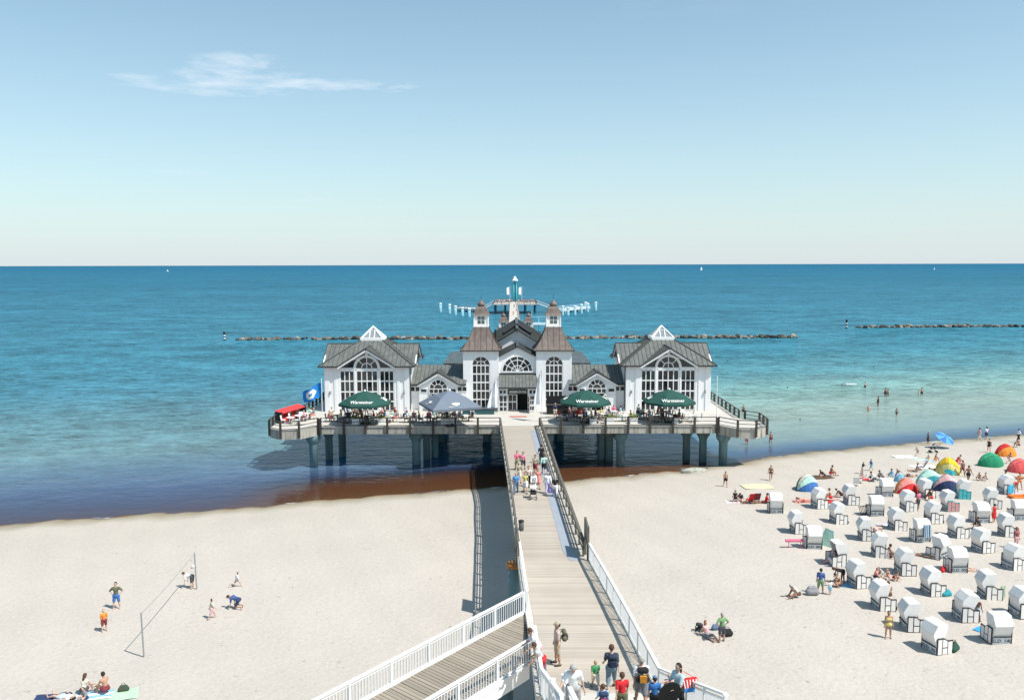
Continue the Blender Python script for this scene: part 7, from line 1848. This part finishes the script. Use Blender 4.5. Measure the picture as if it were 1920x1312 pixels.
m = MB(); m.tube((0,0,.03),(0,0,.70),.035,n=8); TL = m.mesh('leg', STEEL); m = MB(); m.lathe([(.26,0),(.26,.03)], 12); TB = m.mesh('foot', BLACK)
GC = ['white','coral','navy','cream','black','sky','khaki','red','olive','rose','grey','mint','blue','lavender','maroon','yellow','lightblue','charcoal','pink','brown']
gi = [0]
def table_set(pos, where, top, ch, seats, dec=DECK):
    t = thing('cafe_table', ('white' if top == 'white' else 'dark')+' round table '+where, 'table', pos, 0, 'terrace tables')
    link('tabletop', TM['round', top], t); link('leg', TL, t); link('foot', TB, t)
    for k, (ang, occ) in enumerate(seats):
        a = R(ang); cp_ = (pos[0]+.78*math.cos(a), pos[1]+.78*math.sin(a), pos[2]); rz = a+math.pi/2
        nm = {90: 'back', 270: 'railing'}.get(ang, 'side')
        cafe_chair(cp_, rz, '%s %s chair at the table %s' % ('white' if ch == 'white' else 'dark', ['right hand', 'rear', 'left hand', 'front'][int(((ang+45) % 360)//90)], where), ch)
        if occ:
            c = GC[gi[0] % len(GC)]; gi[0] += 1
            person('chair' if gi[0] % 2 else 'chair2', (cp_[0]-.05*math.cos(a), cp_[1]-.05*math.sin(a), pos[2]+.46), math.degrees(rz), 'guest in %s at the table %s' % (dict(sky='pale blue', rose='dusty rose', mint='mint green', lightblue='light blue').get(c, c), where),
                   (('shirt', c), ('trousers' if gi[0] % 3 else 'shorts', GC[(gi[0]*7+4) % len(GC)])), gi[0] % 2, ['dark','brown','grey','blond'][gi[0] % 4], gi[0] % 3 == 0, 1.62+.12*(gi[0] % 2), group='seated terrace guests', shoes=True)
TS = [(628, 786, 'at the pavilion corner by the blue flag', 'dark', 'dark', ((0,1),(180,1))),
 (650, 789, 'in front of the first green parasol', 'dark', 'dark', ((0,0),(90,1),(180,1))),
 (664, 779, 'deep under the first green parasol', 'dark', 'dark', ((0,1),(180,1),(90,1))),
 (690, 787, 'under the first parasol between two planters', 'dark', 'dark', ((0,1),(180,1),(270,0))),
 (706, 778, 'at the window under the first parasol', 'white', 'dark', ((0,1),(180,0))),
 (733, 787, 'in full sun beside the first parasol', 'white', 'white', ((0,1),(90,1),(180,1),(270,0))),
 (752, 780, 'in full sun at the pavilion wall', 'white', 'white', ((0,1),(180,1))),
 (775, 788, 'in sun halfway to the grey parasol', 'dark', 'dark', ((0,1),(180,1),(90,1))),
 (803, 789, 'at the shade edge of the grey parasol', 'dark', 'dark', ((0,0),(180,0),(90,1))),
 (824, 780, 'under the grey parasol by the wide planter', 'dark', 'dark', ((0,1),(180,1),(90,0))),
 (850, 784, 'in the middle of the grey parasol shade', 'dark', 'dark', ((0,1),(180,1),(90,1))),
 (874, 786, 'at the tower edge of the grey parasol', 'white', 'white', ((0,1),(180,1))),
 (1060, 784, 'in deep shade of the copper tower parasol', 'dark', 'dark', ((0,1),(180,1),(90,0))),
 (1078, 777, 'farthest back under the copper tower parasol', 'dark', 'dark', ((0,1),(180,1),(90,1))),
 (1098, 787, 'by the bare planter at the copper tower parasol', 'dark', 'dark', ((0,1),(180,0),(90,1))),
 (1128, 783, 'in the sun between two green parasols', 'white', 'white', ((0,1),(180,1),(90,1))),
 (1152, 778, 'in the sun before the link wing doors', 'white', 'white', ((0,1),(180,1),(90,1))),
 (1172, 786, 'in the sun beside the bright leafy planter', 'white', 'white', ((0,1),(180,1))),
 (1206, 782, 'by the standing waiter', 'dark', 'dark', ((0,1),(180,1),(90,1))),
 (1230, 788, 'on the inner side under the second pavilion parasol', 'dark', 'dark', ((0,1),(180,1))),
 (1244, 779, 'at the window under the second pavilion parasol', 'dark', 'dark', ((0,1),(180,1),(90,0))),
 (1262, 785, 'on the outer side under the second pavilion parasol', 'white', 'dark', ((0,1),(180,0),(270,0))),
 (1283, 781, 'standing empty by the second pavilion wall', 'white', 'white', ((0,0),(180,0),(90,0))),
 (1298, 786, 'standing empty at the end of the row', 'white', 'white', ((0,0),(180,0),(270,0))),
 (560, 786, 'in the bay before the red sofa', 'white', 'white', ((0,1),(90,0),(180,0))),
 (545, 790, 'in the bay at the outer railing', 'white', 'white', ((0,0),(180,0))),
 (577, 782, 'in the bay at the platform side', 'white', 'white', ((0,1),(90,1)))]
for u, v, where, top, ch, seats in TS: table_set(T(u, v+4), where, top, ch, seats)
person('stand', T(1197, 785), 120, 'waiter in a white shirt and black trousers standing at the second pavilion', (('longshirt', 'white'), ('trousers', 'black')), 0, 'dark', shoes=True)
person('stand', T(1041, 783), 20, 'person in a blue shirt standing in the sun at the parasol edge', (('shirt', 'navy'), ('shorts', 'cream')), 1, 'grey', shoes=True)
person('walk', T(622, 790), -150, 'person in pale clothes standing at the pavilion corner', (('shirt', 'cream'), ('shorts', 'khaki')), 0, 'dark', shoes=True)
# red sofa in the bay
a, b_ = Vector(T(529, 793)), Vector(T(572, 779)); d = b_-a
t = thing('red_sofa', 'long red sofa with a padded back in the railed bay', 'sofa', tuple(a), math.atan2(d.y, d.x)); Ls = d.length; SF = fab((.50,.03,.035)); SF2 = fab((.62,.05,.05))
m = MB(); m.box(0, Ls, -.15, .55, .12, .45); m.build('seat', SF, t)
for k in range(4): m = MB(); m.slab([(Ls*k/4+.02, .42, .46), (Ls*(k+1)/4-.02, .42, .46), (Ls*(k+1)/4-.02, .60, .98), (Ls*k/4+.02, .60, .98)], .2, d=(0,1,.15)); m.build('back_cushion', SF2, t)
m = MB(); m.slab([(0, -.05, 1.12), (Ls, -.05, 1.12), (Ls, .95, 1.38), (0, .95, 1.38)], .08); m.build('canopy', SF2, t)
for x in (-.04, Ls+.04): m = MB(); m.box(x-.04, x+.04, -.1, .9, 0, 1.24); m.build('end_panel', BLACK, t)
for x in (Ls*.33, Ls*.66): m = MB(); m.box(x-.03, x+.03, -.06, 0.0, .452, 1.1); m.build('post', STEEL, t)
# low signs, lamps and the dark counter near the entrance
p = T(897, 776); t = thing('terrace_trough', 'long dark teal trough standing before the copper tower window', 'trough', p); m = MB(); m.box(-1.9, 1.9, -.3, .3, .02, .55); m.build('body', mat('trough_teal', (.03,.10,.11), .6, vary=.15), t); m = MB(); m.box(-1.95, 1.95, -.34, .34, .552, .60); m.build('rim', DARKTRIM, t)
cafe_chair(T(885, 777), R(200), 'white garden chair alone beside the dark teal trough', 'white')
p = T(1070, 779); t = thing('bar_counter', 'black serving counter in the shade of the parasol beside the copper tower', 'counter', (p[0]-.6, p[1]+1.2, p[2])); m = MB(); m.box(-2.2, 2.2, -.4, .4, .0, 1.08); m.build('front', BLACK, t); m = MB(); m.box(-2.3, 2.3, -.5, .5, 1.082, 1.14); m.build('worktop', mat('dark_tabletop', (.06,.05,.045), .5), t)
m = MB(); m.box(-2.2, 2.2, .5, .58, 0, 2.1); m.build('back_wall', BLACK, t)
t = thing('ice_cream_parasol', 'small bright red folded parasol beside the dark counter', 'parasol', T(1090, 783)); m = MB(); m.tube((0,0,0),(0,0,2.1),.03); m.build('pole', STEEL, t); m = MB(); m.lathe([(.06, 1.0),(.34, 1.25),(.30,1.6),(.06,2.05)], 8); m.build('cloth', fab('red'), t)
# ------------------------------------------------------------ far visitors on the pier head and the sea bridge
gi2 = 0
for k in range(52):
    u = 928+k*1.5+random.uniform(-1, 1)
    if 961 < u < 971: continue
    y = random.uniform(373.5, 388); x = X(u, y, 572)
    person('stand' if k % 2 else 'walk', (x, y, DECK+.01), random.uniform(0, 360), 'tiny distant visitor on the far pier head', (('shirt', ['white','coral','navy','cream','red','sky'][k % 6]), ('shorts', ['navy','khaki','black'][k % 3])), k % 2, ['dark','grey','brown'][k % 3], group='distant visitors on the pier head')
for u, v, c, lab in ((967, 571, 'red', 'distant walker in red where the sea bridge meets the pier head'), (962.5, 592, 'coral', 'distant walker in coral on the sea bridge behind the roof'), (968, 584, 'white', 'distant walker in white halfway along the sea bridge'), (964, 578, 'navy', 'distant walker in navy on the sea bridge before the pier head')):
    p = P(u, v, DECK); person('walk', (p[0], min(p[1], 371), DECK+.02), 170, lab, (('shirt', c), ('shorts', 'khaki')), 0, 'dark', group='distant walkers on the sea bridge')
